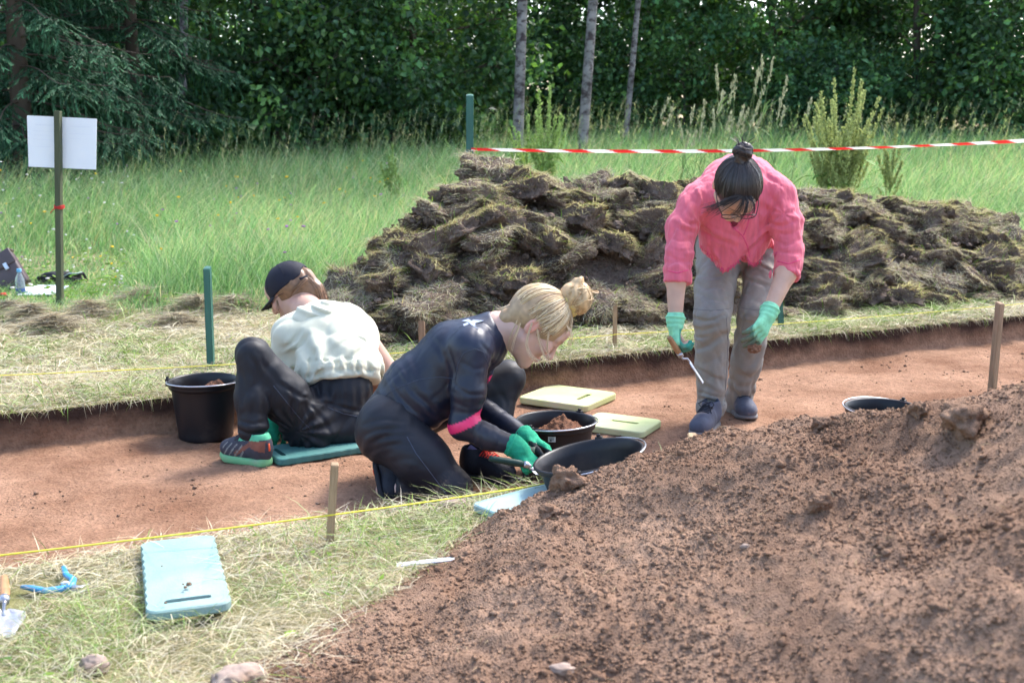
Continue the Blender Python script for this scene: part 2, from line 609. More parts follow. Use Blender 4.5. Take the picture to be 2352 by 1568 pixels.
def build_heap():
    xs = np.concatenate([np.arange(-1.05, 1.55, 0.0068), np.arange(1.55, 3.3, .025)]); ys = np.concatenate([np.arange(.55, 1.3, .02), np.arange(1.3, 3.6, 0.0068), np.arange(3.6, 3.95, .02)])
    X, Y = np.meshgrid(xs, ys, indexing='ij')
    Z = heap_z(X, Y).reshape(X.shape)
    g = ground_z(X, Y).reshape(X.shape)
    i = np.arange(X.size).reshape(X.shape)
    keep = Z > g - 0.012
    kf = keep[:-1, :-1] | keep[1:, :-1] | keep[1:, 1:] | keep[:-1, 1:]
    F = np.stack([i[:-1, :-1], i[1:, :-1], i[1:, 1:], i[:-1, 1:]], -1)[kf]
    V = np.stack([X.ravel(), Y.ravel(), Z.ravel()], 1)
    used = np.unique(F); rm = np.full(len(V), -1); rm[used] = np.arange(len(used))
    o = obj('soil_heap', mesh_data('soil_heap', V[used], rm[F], M_heap, smooth=True))
    tag(o, 'big heap of loose brown crumbly soil filling the lower right foreground', 'soil heap')
    # loose crumbs lying all over it
    g2 = np.random.default_rng(5)
    n = 110000
    px = g2.uniform(-0.75, 1.6, n); py = g2.uniform(1.35, 3.35, n)
    hz = heap_z(px, py)
    dens = n2(px, py, 3.0, 31.0, 2)
    # crumbs thin out towards the camera's bare right-hand slope
    ok = (hz > 0.0) & (dens + g2.uniform(-0.6, 0.6, n) > -0.40)
    px, py, hz = px[ok], py[ok], hz[ok]
    r = 0.0024 * np.exp(g2.normal(0, 0.50, len(px))) * (1 + 0.6 * np.clip(dens[ok], 0, 1))
    big = g2.random(len(px)) < 0.004
    r[big] *= g2.uniform(1.8, 3.0, big.sum())
    r = np.minimum(r, 0.013)
    me = scatter_lumps('soil_crumbs', np.stack([px, py, hz + r * 0.12], 1), r, M_heap, 0, 6, .85)
    tag(obj('soil_crumbs', me), 'loose crumbs of brown soil lying all over the foreground heap', 'soil crumbs', kind='stuff')
    # bits of straw and rootlets mixed into the heap
    nb = 420
    bx = g2.uniform(-.6, 1.4, nb); by = g2.uniform(1.5, 3.2, nb); bh = heap_z(bx, by); k_ = bh > .01
    mbs = MB()
    for (x_, y_, z_) in zip(bx[k_], by[k_], bh[k_]):
        an = g2.uniform(0, 6.28); L_ = g2.uniform(.008, .04); q_ = np.array([x_, y_, z_ + .003])
        d_ = np.array([math.cos(an), math.sin(an), g2.normal(.1, .25)])
        mbs.tube(np.array([q_ - d_ * L_ * .5, q_ + [0, 0, g2.uniform(0, .004)], q_ + d_ * L_ * .5]), [.0006, .0009, .0004], 4, False, np.array((.30, .22, .13)) * g2.uniform(.5, 1.4))
    tag(mbs.build('straw_bits', mat('straw_bits', attr=True, rough=.9, var=0), col=True), 'short straw bits and rootlets mixed into the foreground soil heap', 'straw', kind='stuff')
    # crumbs that rolled onto the trench floor and grass
    n = 22000
    s = g2.uniform(-3.0, 6.0, n); t = g2.uniform(0.05, TW - 0.02, n)
    pat = n2(s, t, 2.4, 41.0, 3)
    ok = pat + g2.uniform(-0.5, 0.5, n) + 0.5 * np.exp(-(TW - t) / 0.08) > 0.16
    s, t = s[ok], t[ok]
    x = T0[0] + s * TE[0] + t * TN[0]; y = T0[1] + s * TE[1] + t * TN[1]
    r = 0.0024 * np.exp(g2.normal(0, 0.55, len(x))); r = np.minimum(r, 0.013)
    fl = FLOOR + 0.010 * n2(x, y, 1.5, 3.0, 3) + 0.0065 * n2(x, y, 13, 4.0, 3)
    me = scatter_lumps('trench_crumbs', np.stack([x, y, fl + r * 0.4], 1), r, M_heap, 0, 8)
    tag(obj('trench_crumbs', me), 'small dark soil crumbs strewn over the trench floor', 'soil crumbs', kind='stuff')


build_heap()
M_stone = mat('pale_stone', (0.33, 0.25, 0.205), 0.85, var=0.2, scale=14, bump=0.4, bscale=50, dark=(0.20, 0.13, 0.09), dscale=9)


def rock(name, loc, dims, label, cat, m, seed, rz=0.0, amp=0.22):
    v, f = ico_verts(4)
    d = 1 + amp * fbm(v * 1.6 + seed * 9.7, 4)[:, None]
    v = v * d * np.array(dims) / 2
    o = obj(name, mesh_data(name, v, f, m, smooth=True), None, loc, (0, 0, rz))
    return tag(o, label, cat)


# clods and stones on the heap and the grass
rock('stone', G(1040, 1163) + [0, 0, .008], (0.085, 0.05, 0.030), 'flat pinkish stone in the cut grass beside the yellow string', 'stone', M_stone, 1, 0.2)
rock('stone', G(218, 1541) + [0, 0, .012], (0.058, 0.05, 0.045), 'round pale stone half sunk in dry grass at lower left', 'stone', M_stone, 2)
_p = G(545, 1545, 0.02); rock('stone', (_p[0], _p[1], heap_z(_p[0], _p[1])[0] + .012), (0.11, 0.07, 0.045), 'grey brown flat stone at the heap foot near the bottom edge', 'stone', M_stone, 3, 0.5)


def on_heap(u, v):
    d = ray(u, v); y = np.arange(1.2, 3.6, 0.004)
    p = np.array([0, 0, CAMZ])[None] + d[None] * (y / d[1])[:, None]
    h = heap_z(p[:, 0], p[:, 1])
    hit = p[:, 2] < h
    if hit.any(): return p[np.argmax(hit)]
    k = np.argmin(p[:, 2] - h)          # just over the crest: rest it on the soil below the line of sight
    return np.array([p[k, 0], p[k, 1], h[k]])


for (u, v, dm, lb, sd) in ((1712, 1258, (.022, .012, .012), 'tiny pale pink stone chip lying mid slope on the soil heap', 4),
                           (1290, 1540, (.05, .03, .022), 'flat grey brown stone on the heap by the bottom edge', 5)):
    rock('stone', on_heap(u, v) + [0, 0, .003], dm, lb, 'stone', M_stone, sd)
for (u, v, dm, lb, sd) in ((2210, 985, (.12, .09, .075), 'large dark earth clod on the heap crest at right', 11),
                           (1300, 1118, (.085, .06, .07), 'ragged soil clod on the heap crest before the tilted bucket', 12),
                           (1262, 1185, (.05, .05, .04), 'small soil clod just below the tilted bucket', 13),
                           (2110, 950, (.05, .04, .035), 'small dark clod beside the bucket rim behind the crest', 14),
                           (1890, 985, (.05, .045, .04), 'rounded soil lump on the heap crest in front of the far bucket', 15),
                           (1885, 1165, (.05, .04, .04), 'dark earth lump in a hollow of the heap slope', 16)):
    rock('earth_clod', on_heap(u, v) + [0, 0, dm[2] * .3], dm, lb, 'earth clod', M_heap, sd, sd, 0.5)
ORD = ('first', 'second', 'third', 'fourth', 'fifth', 'sixth', 'seventh', 'eighth', 'ninth', 'tenth', 'eleventh', 'twelfth', 'thirteenth', 'fourteenth', 'fifteenth', 'sixteenth', 'seventeenth', 'eighteenth', 'nineteenth', 'twentieth', 'twenty-first', 'twenty-second', 'twenty-third', 'twenty-fourth', 'twenty-fifth', 'twenty-sixth', 'twenty-seventh', 'twenty-eighth', 'twenty-ninth', 'thirtieth')
# ================================================================== turf sods
M_blade = mat('grass_blade', attr=True, rough=0.55, var=0.0, trans=0.50, spec=0.25, tcol=(1.0, 1.0, 0.62))
M_straw = mat('straw_blade', attr=True, rough=0.7, var=0.0, trans=0.30, spec=0.25)


def blades(pos, h, w, az, lean, col, g, rise=1.0, droop=0.0, tipcol=None, levels=3):
    """curved tapering blades; lean = sideways reach / height"""
    n = len(pos)
    h = np.broadcast_to(h, (n,)); w = np.broadcast_to(w, (n,)); lean = np.broadcast_to(lean, (n,)); droop = np.broadcast_to(droop, (n,)); rise = np.broadcast_to(rise, (n,))
    d = np.stack([np.cos(az), np.sin(az), np.zeros(n)], 1)
    fa = g.uniform(0, 2 * np.pi, n)
    sd = np.stack([np.cos(fa), np.sin(fa), g.normal(0, 0.25, n)], 1)
    vs, cs = [], []
    col = np.asarray(col)
    tip = col if tipcol is None else tipcol
    for k in range(levels + 1):
        f = k / levels
        c = pos + d * (h * lean * f ** 1.6)[:, None]
        c[:, 2] += h * rise * (f - droop * f ** 2.2)
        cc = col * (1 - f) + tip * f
        if k < levels:
            ww = (w * 0.5 * (1 - 0.75 * f ** 1.5))[:, None]
            vs += [c - sd * ww, c + sd * ww]; cs += [cc, cc]
        else:
            vs.append(c); cs.append(cc)
    V = np.stack(vs, 1).reshape(-1, 3); C = np.stack(cs, 1).reshape(-1, 3)
    m = 2 * levels + 1
    b = (np.arange(n) * m)[:, None]
    Q = np.concatenate([b + np.array([[2 * k, 2 * k + 1, 2 * k + 3, 2 * k + 2]]) for k in range(levels - 1)])
    T = b + np.array([[2 * levels - 2, 2 * levels - 1, 2 * levels]])
    return V, Q, T, C


def join(parts):
    V, Q, T, C, n = [], [], [], [], 0
    for v, q, t, c in parts:
        V.append(v); C.append(c)
        if len(q): Q.append(q + n)
        if len(t): T.append(t + n)
        n += len(v)
    f = []
    if Q: f.append(np.concatenate(Q))
    if T: f.append(np.concatenate(T))
    return np.concatenate(V), f, np.concatenate(C)


def mixcol(g, n, table, jit=0.18):
    cols = np.array([t[1] for t in table]); p = np.array([t[0] for t in table], float)
    k = g.choice(len(table), n, p=p / p.sum())
    return cols[k] * (1 + g.normal(0, jit, (n, 1))).clip(0.5, 1.6)


STRAW = (0.52, 0.44, 0.27); PALE = (0.64, 0.58, 0.42); BROWN = (0.22, 0.155, 0.085); GREEN = (0.13, 0.24, 0.045); LIME = (0.24, 0.34, 0.07); GREY = (0.33, 0.30, 0.24)


def make_sod(seed):
    g = np.random.default_rng(100 + seed)
    L, W, H = g.uniform(.20, .36), g.uniform(.18, .28), g.uniform(.10, .17)
    bm = bmesh.new()
    bmesh.ops.create_cube(bm, size=1.0)
    bmesh.ops.subdivide_edges(bm, edges=list(bm.edges), cuts=14, use_grid_fill=True)
    bm.verts.index_update()
    v = np.array([x.co[:] for x in bm.verts]); f = np.array([[x.index for x in q.verts] for q in bm.faces]); bm.free()
    # round the corners a little, then roughen
    r = np.linalg.norm(v[:, :2], axis=1); v[:, :2] *= (1 - 0.22 * sstep(.45, .71, r))[:, None]
    top = sstep(0.1, 0.5, v[:, 2])
    v *= np.array([L, W, H])
    o = seed * 7.1
    side = 1 - top
    v[:, 2] += 0.030 * n2(v[:, 0], v[:, 1], 6, o, 2) * 1.0 + 0.02 * np.cos(v[:, 0] / L * 3) * 1
    dn = fbm(v * 15 + o, 5, gain=.62) + .8 * (np.abs(noise3(v * 22 + o)) - .3)
    dn = dn + .45 * (np.abs(noise3(v * 48 + o)) * 1.5 - .4)
    nrm = v / (np.linalg.norm(v, axis=1)[:, None] + 1e-6)
    v += nrm * (0.042 * side * dn + 0.018 * top * dn)[:, None]
    v[:, 0] += 0.05 * fbm(v * 5 + o + 3, 2) ; v[:, 1] += 0.05 * fbm(v * 5 + o + 5, 2)
    me = mesh_data('sod_soil', v, f, M_sodsoil, smooth=True)
    # matted grass on top
    n = 1150
    tf = f[v[f][:, :, 2].mean(1) > -H * 0.05]
    fn = np.cross(v[tf[:, 1]] - v[tf[:, 0]], v[tf[:, 2]] - v[tf[:, 0]]); up = fn[:, 2] / (np.linalg.norm(fn, axis=1) + 1e-9)
    tf = tf[up > 0.22]
    k = g.integers(0, len(tf), n); a, b = g.random((2, n, 1))
    q = v[tf[k]]
    pos = (q[:, 0] * (1 - a) + q[:, 1] * a) * (1 - b) + (q[:, 3] * (1 - a) + q[:, 2] * a) * b
    h = g.uniform(.02, .07, n)
    cols = mixcol(g, n, [(2.6, (.46, .41, .30)), (2.0, PALE), (3.0, BROWN), (.7, LIME), (.5, GREEN), (4.2, (.36, .33, .28))]) * 1.15
    out = np.arctan2(pos[:, 1], pos[:, 0]) + g.normal(0, 1.1, n)
    p1 = blades(pos, h, 0.0034, out, g.uniform(.6, 2.0, n), cols, g, rise=0.5, droop=g.uniform(.6, 1.5, n))
    m = 9
    k = g.integers(0, len(tf), m); pos = v[tf[k]].mean(1)
    p2 = blades(pos, g.uniform(.05, .12, m), 0.005, g.uniform(0, 6.28, m), g.uniform(.2, 1.0, m), mixcol(g, m, [(2, LIME), (3, GREEN), (1, STRAW)]), g, droop=.3)
    # roots hanging from the sides
    m = 40
    sf = f[np.abs(v[f][:, :, 2].mean(1)) < H * .4]
    k = g.integers(0, len(sf), m); pos = v[sf[k]].mean(1)
    out = np.arctan2(pos[:, 1], pos[:, 0]) + g.normal(0, .5, m)
    p3 = blades(pos, g.uniform(.02, .06, m), 0.003, out, g.uniform(.2, .6, m), mixcol(g, m, [(1, BROWN), (1, GREY), (1, STRAW)]) * .8, g, rise=-0.7)
    V, F, C = join([p1, p2, p3])
    return me, mesh_data('sod_grass', V, F, M_blade, C), H


SODS = [make_sod(k) for k in range(10)]
PX = np.array([-1.18, -1.0, -.72, -.4, 0, .5, 1.2, 1.8, 2.4, 3.0, 3.5, 4.0, 4.4])
PH = np.array([0, .20, .48, .70, .80, .72, .70, .66, .60, .54, .42, .22, 0])


def pile_c(x): return 6.92 + 0.42 * x


def pile_z(x, y):
    x = np.asarray(x, float); y = np.asarray(y, float)
    u = np.clip(np.abs(y - pile_c(x)) / 0.98, 0, 1)
    return np.interp(x, PX, PH) * (1 - u ** 1.7)


def build_pile():
    xs = np.arange(-1.5, 4.5, .05); ys = np.arange(5.3, 10.2, .05)
    X, Y = np.meshgrid(xs, ys, indexing='ij')
    Z = pile_z(X, Y) - 0.07
    Z += (0.035 * n2(X, Y, 4, 51, 3)).reshape(X.shape) * sstep(0, .2, Z)
    i = np.arange(X.size).reshape(X.shape); F = np.stack([i[:-1, :-1], i[1:, :-1], i[1:, 1:], i[:-1, 1:]], -1).reshape(-1, 4)
    V = np.stack([X.ravel(), Y.ravel(), Z.ravel()], 1)
    F = F[V[F][:, :, 2].max(1) > -0.03]
    used = np.unique(F); rm = np.full(len(V), -1); rm[used] = np.arange(len(used))
    tag(obj('earth_bank', mesh_data('earth_bank', V[used], rm[F], M_sodsoil, smooth=True)), 'dark loose earth packed between and under the heaped turf sods', 'earth')
    g = np.random.default_rng(77)
    spots = []
    # rows from the front foot up to the ridge
    for row, u in enumerate((0.98, 0.86, 0.74, 0.62, 0.49, 0.36, 0.22, 0.08, -0.08)):
        x = -0.98 + 0.10 * g.random()
        while x < 4.25:
            hx = float(np.interp(x, PX, PH))
            if hx > 0.05:
                xx = x + g.normal(0, .04); uu = u + g.normal(0, .05)
                # the heap narrows at both ends
                yy = pile_c(xx) - uu * 0.98 * min(1, hx / .3)
                spots.append((xx, yy, row))
            x += g.uniform(.16, .25)
    first = True
    lab = 'rough cut grass sod with dark earth sides in the big turf heap'
    cnt = {}
    for i, (x, y, row) in enumerate(spots):
        cnt[row] = cnt.get(row, 0) + 1
        lab = 'grass sod in %s row of the turf heap from below, %s from left' % (ORD[row], ORD[cnt[row] - 1])
        k = int(g.integers(0, len(SODS)))
        place_sod(k, x, y, float(pile_z(x, y)) + g.uniform(-.06, .03), g, lab, g.normal(0, .34), g.normal(0, .32))
    # distinct sods
    for (u, v, y, k, rx, ry, rz, s, lb) in (
            (1125, 392, 7.0, 0, .28, .18, .2, 1.05, 'large sod perched on the summit of the turf heap by the tape post'),
            (1215, 418, 6.98, 4, .1, .35, 1.2, 0.95, 'smaller sod leaning on the summit sod at its right'),
            (1395, 440, 7.25, 2, .2, -.35, .4, 1.0, 'sod tipped up on the ridge right of the summit'),
            (1490, 440, 7.3, 6, .1, .55, .1, .95, 'sod standing on edge on the ridge beside the pink shirt'),
            (1890, 455, 7.75, 3, .1, .1, .3, .95, 'dark broken sod on the ridge right of the pink shirt'),
            (2110, 480, 7.95, 5, -.1, .2, 2.0, .95, 'sod with overhanging grassy top on the right ridge'),
            (2240, 520, 8.0, 1, .5, .3, 0.7, .9, 'upturned sod showing bare brown earth at the right ridge')):
        p = P(u, v, y)
        r, gr = place_sod(k, p[0], p[1], p[2] - .03, g, lb, rx, ry, rz, s, grp=None)

    # loose clods that crumbled off the sods
    n = 5200
    x = g.uniform(-1.05, 4.3, n); u = g.uniform(-.15, 1.12, n); y = pile_c(x) - u * .98 * np.minimum(1, np.interp(x, PX, PH) / .3 + .1)
    r = .009 * np.exp(g.normal(0, .55, n)); r = np.minimum(r, .04)
    z = np.maximum(pile_z(x, y), 0) + g.uniform(-.05, .075, n) * (pile_z(x, y) > .05)
    tag(obj('loose_clods', scatter_lumps('loose_clods', np.stack([x, y, z], 1), r, M_sodsoil, 1, 9, .8)), 'small dark clods crumbled off the sods all over the turf heap', 'clods', kind='stuff')


def place_sod(k, x, y, z, g, lab, rx, ry, rz=None, s=None, grp='cut sods in the turf heap'):
    o = obj('turf_sod', SODS[k][0], None, (x, y, z), (rx + 0.10, ry, g.uniform(0, 6.28) if rz is None else rz))
    s = g.uniform(.55, 1.0) if s is None else s
    o.scale = (s, s, s)
    tag(o, lab, 'turf sod', grp)
    c = obj('grass_mat', SODS[k][1], o)
    c['kind'] = 'stuff'
    return o, c


build_pile()


# ================================================================== cut grass and hay along the trench
def off_limits(x, y):
    """inside the trench, under the heaps"""
    s, t = st(x, y)
    e = 0.018 * n2(s, s * 0, 2.2, 5.0, 3); e1 = 0.020 * n2(s, s * 0, 2.0, 9.0, 4)
    bad = (t > -0.004 + e) & (t < TW + 0.004 + e1)
    bad |= heap_z(x, y, False) > 0.015
    # the pads lying on the grass keep their tops clear
    for (cx, cy, ux, uy, hl, hw) in PADS:
        a = (x - cx) * ux + (y - cy) * uy; b = (x - cx) * -uy + (y - cy) * ux
        bad |= (np.abs(a) < hl) & (np.abs(b) < hw)
    return bad


_a, _b = G(438, 1425, .02), G(408, 1249, .02); _d = (_b - _a)[:2] / np.linalg.norm((_b - _a)[:2])
PADS = [(*((_a + _b) / 2)[:2], _d[0], _d[1], .22, .09)]   # centre, long axis, half sizes
_a, _b = G(1082, 1160, .03), G(1245, 1116, .03); _d = (_b - _a)[:2] / np.linalg.norm((_b - _a)[:2])
PADS.append((_a[0] + _d[0] * .23 + _d[1] * .09, _a[1] + _d[1] * .23 - _d[0] * .09, _d[0], _d[1], .22, .085))


for (_u, _v, _l, _w) in ((125, 1343, .085, .045), (10, 1400, .05, .09), (965, 1298, .07, .016)):
    _p = G(_u, _v, .01); PADS.append((_p[0], _p[1], 1.0, 0.0, _l, _w))


def build_cut_grass():
    g = np.random.default_rng(21)
    parts = []
    # near bank, seen close
    n = 60000
    x = g.uniform(-1.75, .75, n); y = g.uniform(1.75, 3.75, n)
    s, t = st(x, y)
    ok = (t < 0.02) & (x > -0.52 * y - .1) & ~off_limits(x, y)
    # far bank
    n2_ = 110000
    sx = g.uniform(-4.0, 6.0, n2_); tx = TW + np.where(g.random(n2_) < .55, g.uniform(0, 2.6, n2_), np.abs(g.normal(0, .7, n2_)))
    fx = T0[0] + sx * TE[0] + tx * TN[0]; fy = T0[1] + sx * TE[1] + tx * TN[1]
    ok2 = (np.abs(fx) < 0.60 * fy + .2) & ~off_limits(fx, fy) & (pile_z(fx, fy) < .06) & ~((fy > 7.4) & (fx < -1.0)) & (tx < 4.5)
    x = np.concatenate([x[ok], fx[ok2]]); y = np.concatenate([y[ok], fy[ok2]])
    n = len(x)
    pat = n2(x, y, 1.7, 61, 3); pat2 = n2(x, y, 5, 62, 2)
    z = ground_z(x, y) + g.random(n) ** 2 * 0.028 * (1 + 0.6 * np.clip(pat2, -1, 1))
    near = np.clip(y / 4.0, .6, 1.5)
    h = g.uniform(.035, .13, n) * near ** .3
    green = np.clip(np.where(y < 4, .12, .22) + 0.55 * pat, .04, .6)
    c = mixcol(g, n, [(3.6, STRAW), (4.2, PALE), (1.6, (.48, .44, .36)), (.7, BROWN)], .2)
    cg = mixcol(g, n, [(1.4, LIME), (1.0, GREEN), (2.2, (0.40, 0.46, 0.22))], .2)
    isg = g.random(n) < green
    c[isg] = cg[isg]
    up = np.where(isg, g.uniform(.25, .9, n), g.uniform(.02, .42, n))
    parts.append(blades(np.stack([x, y, z], 1), h, 0.0034 * near, g.uniform(0, 6.28, n), g.uniform(.7, 1.5, n), c, g, rise=up, droop=g.uniform(.2, .8, n)))
    # fringe hanging over both trench lips
    n = 5200
    s = g.uniform(-3.4, 6.0, n); farlip = g.random(n) < .72
    t = np.where(farlip, TW - .004 + np.abs(g.normal(0, .02, n)), -np.abs(g.normal(0, .02, n)))
    t = t + np.where(farlip, 0.020 * n2(s, s * 0, 2.0, 9.0, 4), 0.018 * n2(s, s * 0, 2.2, 5.0, 3))
    x = T0[0] + s * TE[0] + t * TN[0]; y = T0[1] + s * TE[1] + t * TN[1]
    ok = (np.abs(x) < .48 * y + .2) & (heap_z(x, y, False) < .01)
    x, y, farlip = x[ok], y[ok], farlip[ok]; n = len(x)
    az = np.where(farlip, TA - np.pi / 2, TA + np.pi / 2) + g.normal(0, .8, n)
    c = mixcol(g, n, [(3, STRAW), (2, PALE), (2, BROWN), (1.3, LIME), (1, GREEN), (1, GREY)], .2)
    parts.append(blades(np.stack([x, y, np.full(n, .004)], 1), g.uniform(.03, .10, n), .0036, az, g.uniform(.3, 1.0, n), c, g, rise=g.uniform(.2, .7, n), droop=g.uniform(1.0, 2.2, n)))
    V, F, C = join(parts)
    tag(obj('cut_grass', mesh_data('cut_grass', V, F, M_straw, C)), 'pale dry cut grass and short green stubble along both banks of the trench', 'cut grass', kind='stuff')
    # rakings: little hay heaps on the far bank at left
    parts = []
    for (u, v, ru, hh) in ((330, 700, .42, .11), (120, 765, .30, .09), (75, 745, .22, .10), (450, 720, .30, .12), (540, 715, .28, .11), (210, 730, .35, .07), (600, 690, .25, .09), (20, 720, .2, .08), (400, 745, .3, .06)):
        c0 = G(u, v); m = 1500
        r = np.abs(g.normal(0, .5, m)) * ru; a = g.uniform(0, 6.28, m)
        x = c0[0] + r * np.cos(a); y = c0[1] + .7 * r * np.sin(a)
        zz = hh * np.exp(-(r / ru / .55) ** 2) * g.random(m) ** .5 * (1 + .5 * n2(x, y, 8, 5, 2)) + ground_z(x, y)
        c = mixcol(g, m, [(3, GREY), (2, BROWN), (3, STRAW), (1, PALE)], .2) * .88
        parts.append(blades(np.stack([x, y, zz], 1), g.uniform(.05, .15, m), .005, g.uniform(0, 6.28, m), g.uniform(.8, 1.6, m), c, g, rise=g.uniform(-.1, .3, m), droop=g.uniform(.2, .9, m)))
    V, F, C = join(parts)
    tag(obj('hay_rakings', mesh_data('hay_rakings', V, F, M_straw, C)), 'raked brown hay lying in low clumps behind the trench at left', 'hay', kind='stuff')


build_cut_grass()


# ================================================================== meadow
FG = [(2.0, (0.140, 0.315, 0.120)), (2.1, (0.205, 0.410, 0.175)), (1.9, (0.30, 0.485, 0.250)), (1.0, (0.47, 0.56, 0.36)), (0.8, (0.080, 0.215, 0.080))]


def meadow_height(x, y):
    h = 0.38 + 0.36 * sstep(8, 15, y) + 0.10 * n2(x, y, .45, 71, 2)
    lawn = sstep(-0.30, -0.36, x / y) * sstep(11.5, 9.5, y)          # trodden patch round the sign and the bags
    h = h * (1 - lawn) + 0.075 * lawn
    h = np.where(y < 7.6, np.minimum(h, .10 + .25 * sstep(6.6, 7.6, y)), h)
    return np.clip(h, .05, 1.0)


def build_meadow():
    g = np.random.default_rng(31)
    parts = []
    for (y0, y1, dens, w) in ((6.6, 9.0, 2100, .0048), (9.0, 12.0, 1200, .006), (12, 17, 520, .009), (17, 25.5, 260, .014)):
        area = (y1 ** 2 - y0 ** 2) / 2 * 1.28
        n = int(area * dens)
        y = np.sqrt(g.uniform(y0 ** 2, y1 ** 2, n)); x = g.uniform(-.64, .64, n) * y
        s, t = st(x, y)
        keep = (t > TW + 1.1 + .35 * n2(x, y, 1.2, 72, 2)) & (pile_z(x, y) < .02) & ((x < -1.0 - .15 * n2(x, y, 2, 73, 2)) & (y > 6.9 + .25 * n2(x, y, 1.5, 74, 2)) | (y > pile_c(x) + .75))
        x, y = x[keep], y[keep]; n = len(x)
        z = ground_z(x, y)
        H = meadow_height(x, y)
        h = H * g.uniform(.45, 1.15, n)
        c = mixcol(g, n, FG, .16)
        pat = n2(x, y, .7, 75, 3)
        c = c * (1 + .28 * pat)[:, None]
        drybias = g.random(n) < np.clip(.12 + .35 * pat, 0, .5)
        c[drybias] = mixcol(g, drybias.sum(), [(2, (0.40, .40, .22)), (1, PALE)], .15)
        az = g.normal(-.25, .9, n) + np.pi * (g.random(n) < .25)
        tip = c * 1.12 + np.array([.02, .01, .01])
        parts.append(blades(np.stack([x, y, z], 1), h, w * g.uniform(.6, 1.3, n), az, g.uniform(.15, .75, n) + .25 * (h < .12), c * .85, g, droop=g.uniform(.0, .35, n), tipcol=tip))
    V, F, C = join(parts)
    tag(obj('meadow_grass', mesh_data('meadow_grass', V, F, M_blade, C)), 'tall uncut green meadow grass between the turf heap and the wood', 'grass', kind='stuff')
    # flowering heads on stalks
    m_ = 9000
    y = np.sqrt(g.uniform(7.6 ** 2, 14 ** 2, m_)); x = g.uniform(-.5, .5, m_) * y
    keep = (pile_z(x, y) < .02) & ((x < -1.15) | (y > pile_c(x) + .95)) & ~((x / y < -.31) & (y < 10.5)); x, y = x[keep], y[keep]; m_ = len(x)
    c = mixcol(g, m_, [(2, (.48, .58, .36)), (1, PALE), (1.4, (.32, .50, .25))], .12)
    V, Q, T, C = blades(np.stack([x, y, ground_z(x, y)], 1), meadow_height(x, y) * g.uniform(.8, 1.45, m_), .0050, g.normal(-.15, .6, m_) + np.pi * (g.random(m_) < .2), g.uniform(.3, 1.1, m_), c, g, droop=g.uniform(.1, .55, m_), levels=4)
    tag(obj('pale_stems', mesh_data('pale_stems', V, [Q, T], M_blade, C)), 'long pale grass stems leaning across the meadow', 'grass', kind='stuff')
    n = 3300
    y = np.sqrt(g.uniform(7.5 ** 2, 25 ** 2, n)); x = g.uniform(-.5, .5, n) * y
    keep = (pile_z(x, y) < .02) & ((x < -1.2) & (y > 7.6) | (y > pile_c(x) + .9)) & ~((x / y < -.30) & (y < 11))
    keep &= (y > 13) | (g.random(n) < .45)
    x, y = x[keep], y[keep]; n = len(x)
    z = ground_z(x, y)
    h = meadow_height(x, y) * g.uniform(.75, 1.45, n) * (1 + .12 * (y > 14))
    az = g.normal(-.1, .8, n); lean = g.uniform(.05, .35, n)
    c = mixcol(g, n, [(1, (.30, .36, .19)), (.6, (.40, .40, .26)), (1, (.20, .29, .14))], .12)
    wd = .003 + .0003 * y
    parts = [blades(np.stack([x, y, z], 1), h, wd * .55, az, lean, c, g)]
    d = np.stack([np.cos(az), np.sin(az), np.zeros(n)], 1)
    for k in range(9):
        f = 1 - (k * .024 + .02 * g.random(n)) / np.maximum(h, .3) * .8
        p = np.stack([x, y, z], 1) + d * (h * lean * f ** 1.6)[:, None]; p[:, 2] += h * f
        a2 = g.uniform(0, 6.28, n)
        parts.append(blades(p, g.uniform(.02, .055, n) * (.5 + .07 * k), .004 + .0004 * y, a2, g.uniform(.5, 1.8, n), c * g.uniform(.85, 1.25, (n, 1)), g, levels=2))
    V, F, C = join(parts)
    tag(obj('seed_heads', mesh_data('seed_heads', V, F, M_blade, C)), 'pale flowering grass heads standing above the meadow', 'grass', kind='stuff')
    # low broadleaf weeds and clover on the banks
    parts = []
    n = 5200
    y = np.concatenate([np.sqrt(g.uniform(6.3 ** 2, 9.5 ** 2, n)), g.uniform(2.0, 3.5, 420)]); x = np.concatenate([g.uniform(-.48, -.12, n) * y[:n], g.uniform(-1.5, .0, 420)])
    pat = n2(x, y, 1.6, 81, 2)
    ok = (pat + .25 * g.normal(size=len(x)) > .25) & ~off_limits(x, y) & (pile_z(x, y) < .02) & ((y > 6.8) | (y < 4))
    x, y = x[ok], y[ok]; n = len(x)
    z = ground_z(x, y) + g.uniform(.01, .10, n) * np.where(y > 5, 1, .35)
    c = mixcol(g, n, [(2, (.14, .28, .045)), (1.5, (.22, .36, .06)), (1, (.09, .2, .04))], .15)
    parts.append(blades(np.stack([x, y, z], 1), g.uniform(.025, .055, n) * np.where(y < 4, .5, 1), np.where(y < 4, .013, .030), g.uniform(0, 6.28, n), g.uniform(.8, 1.6, n), c, g, rise=.35, droop=.6))
    V, F, C = join(parts)
    tag(obj('low_weeds', mesh_data('low_weeds', V, F, M_blade, C)), 'low broad leaved weeds and clover in the grass', 'weeds', kind='stuff')


build_meadow()
M_flower = mat('petals', attr=True, rough=.6, var=0, trans=.3)


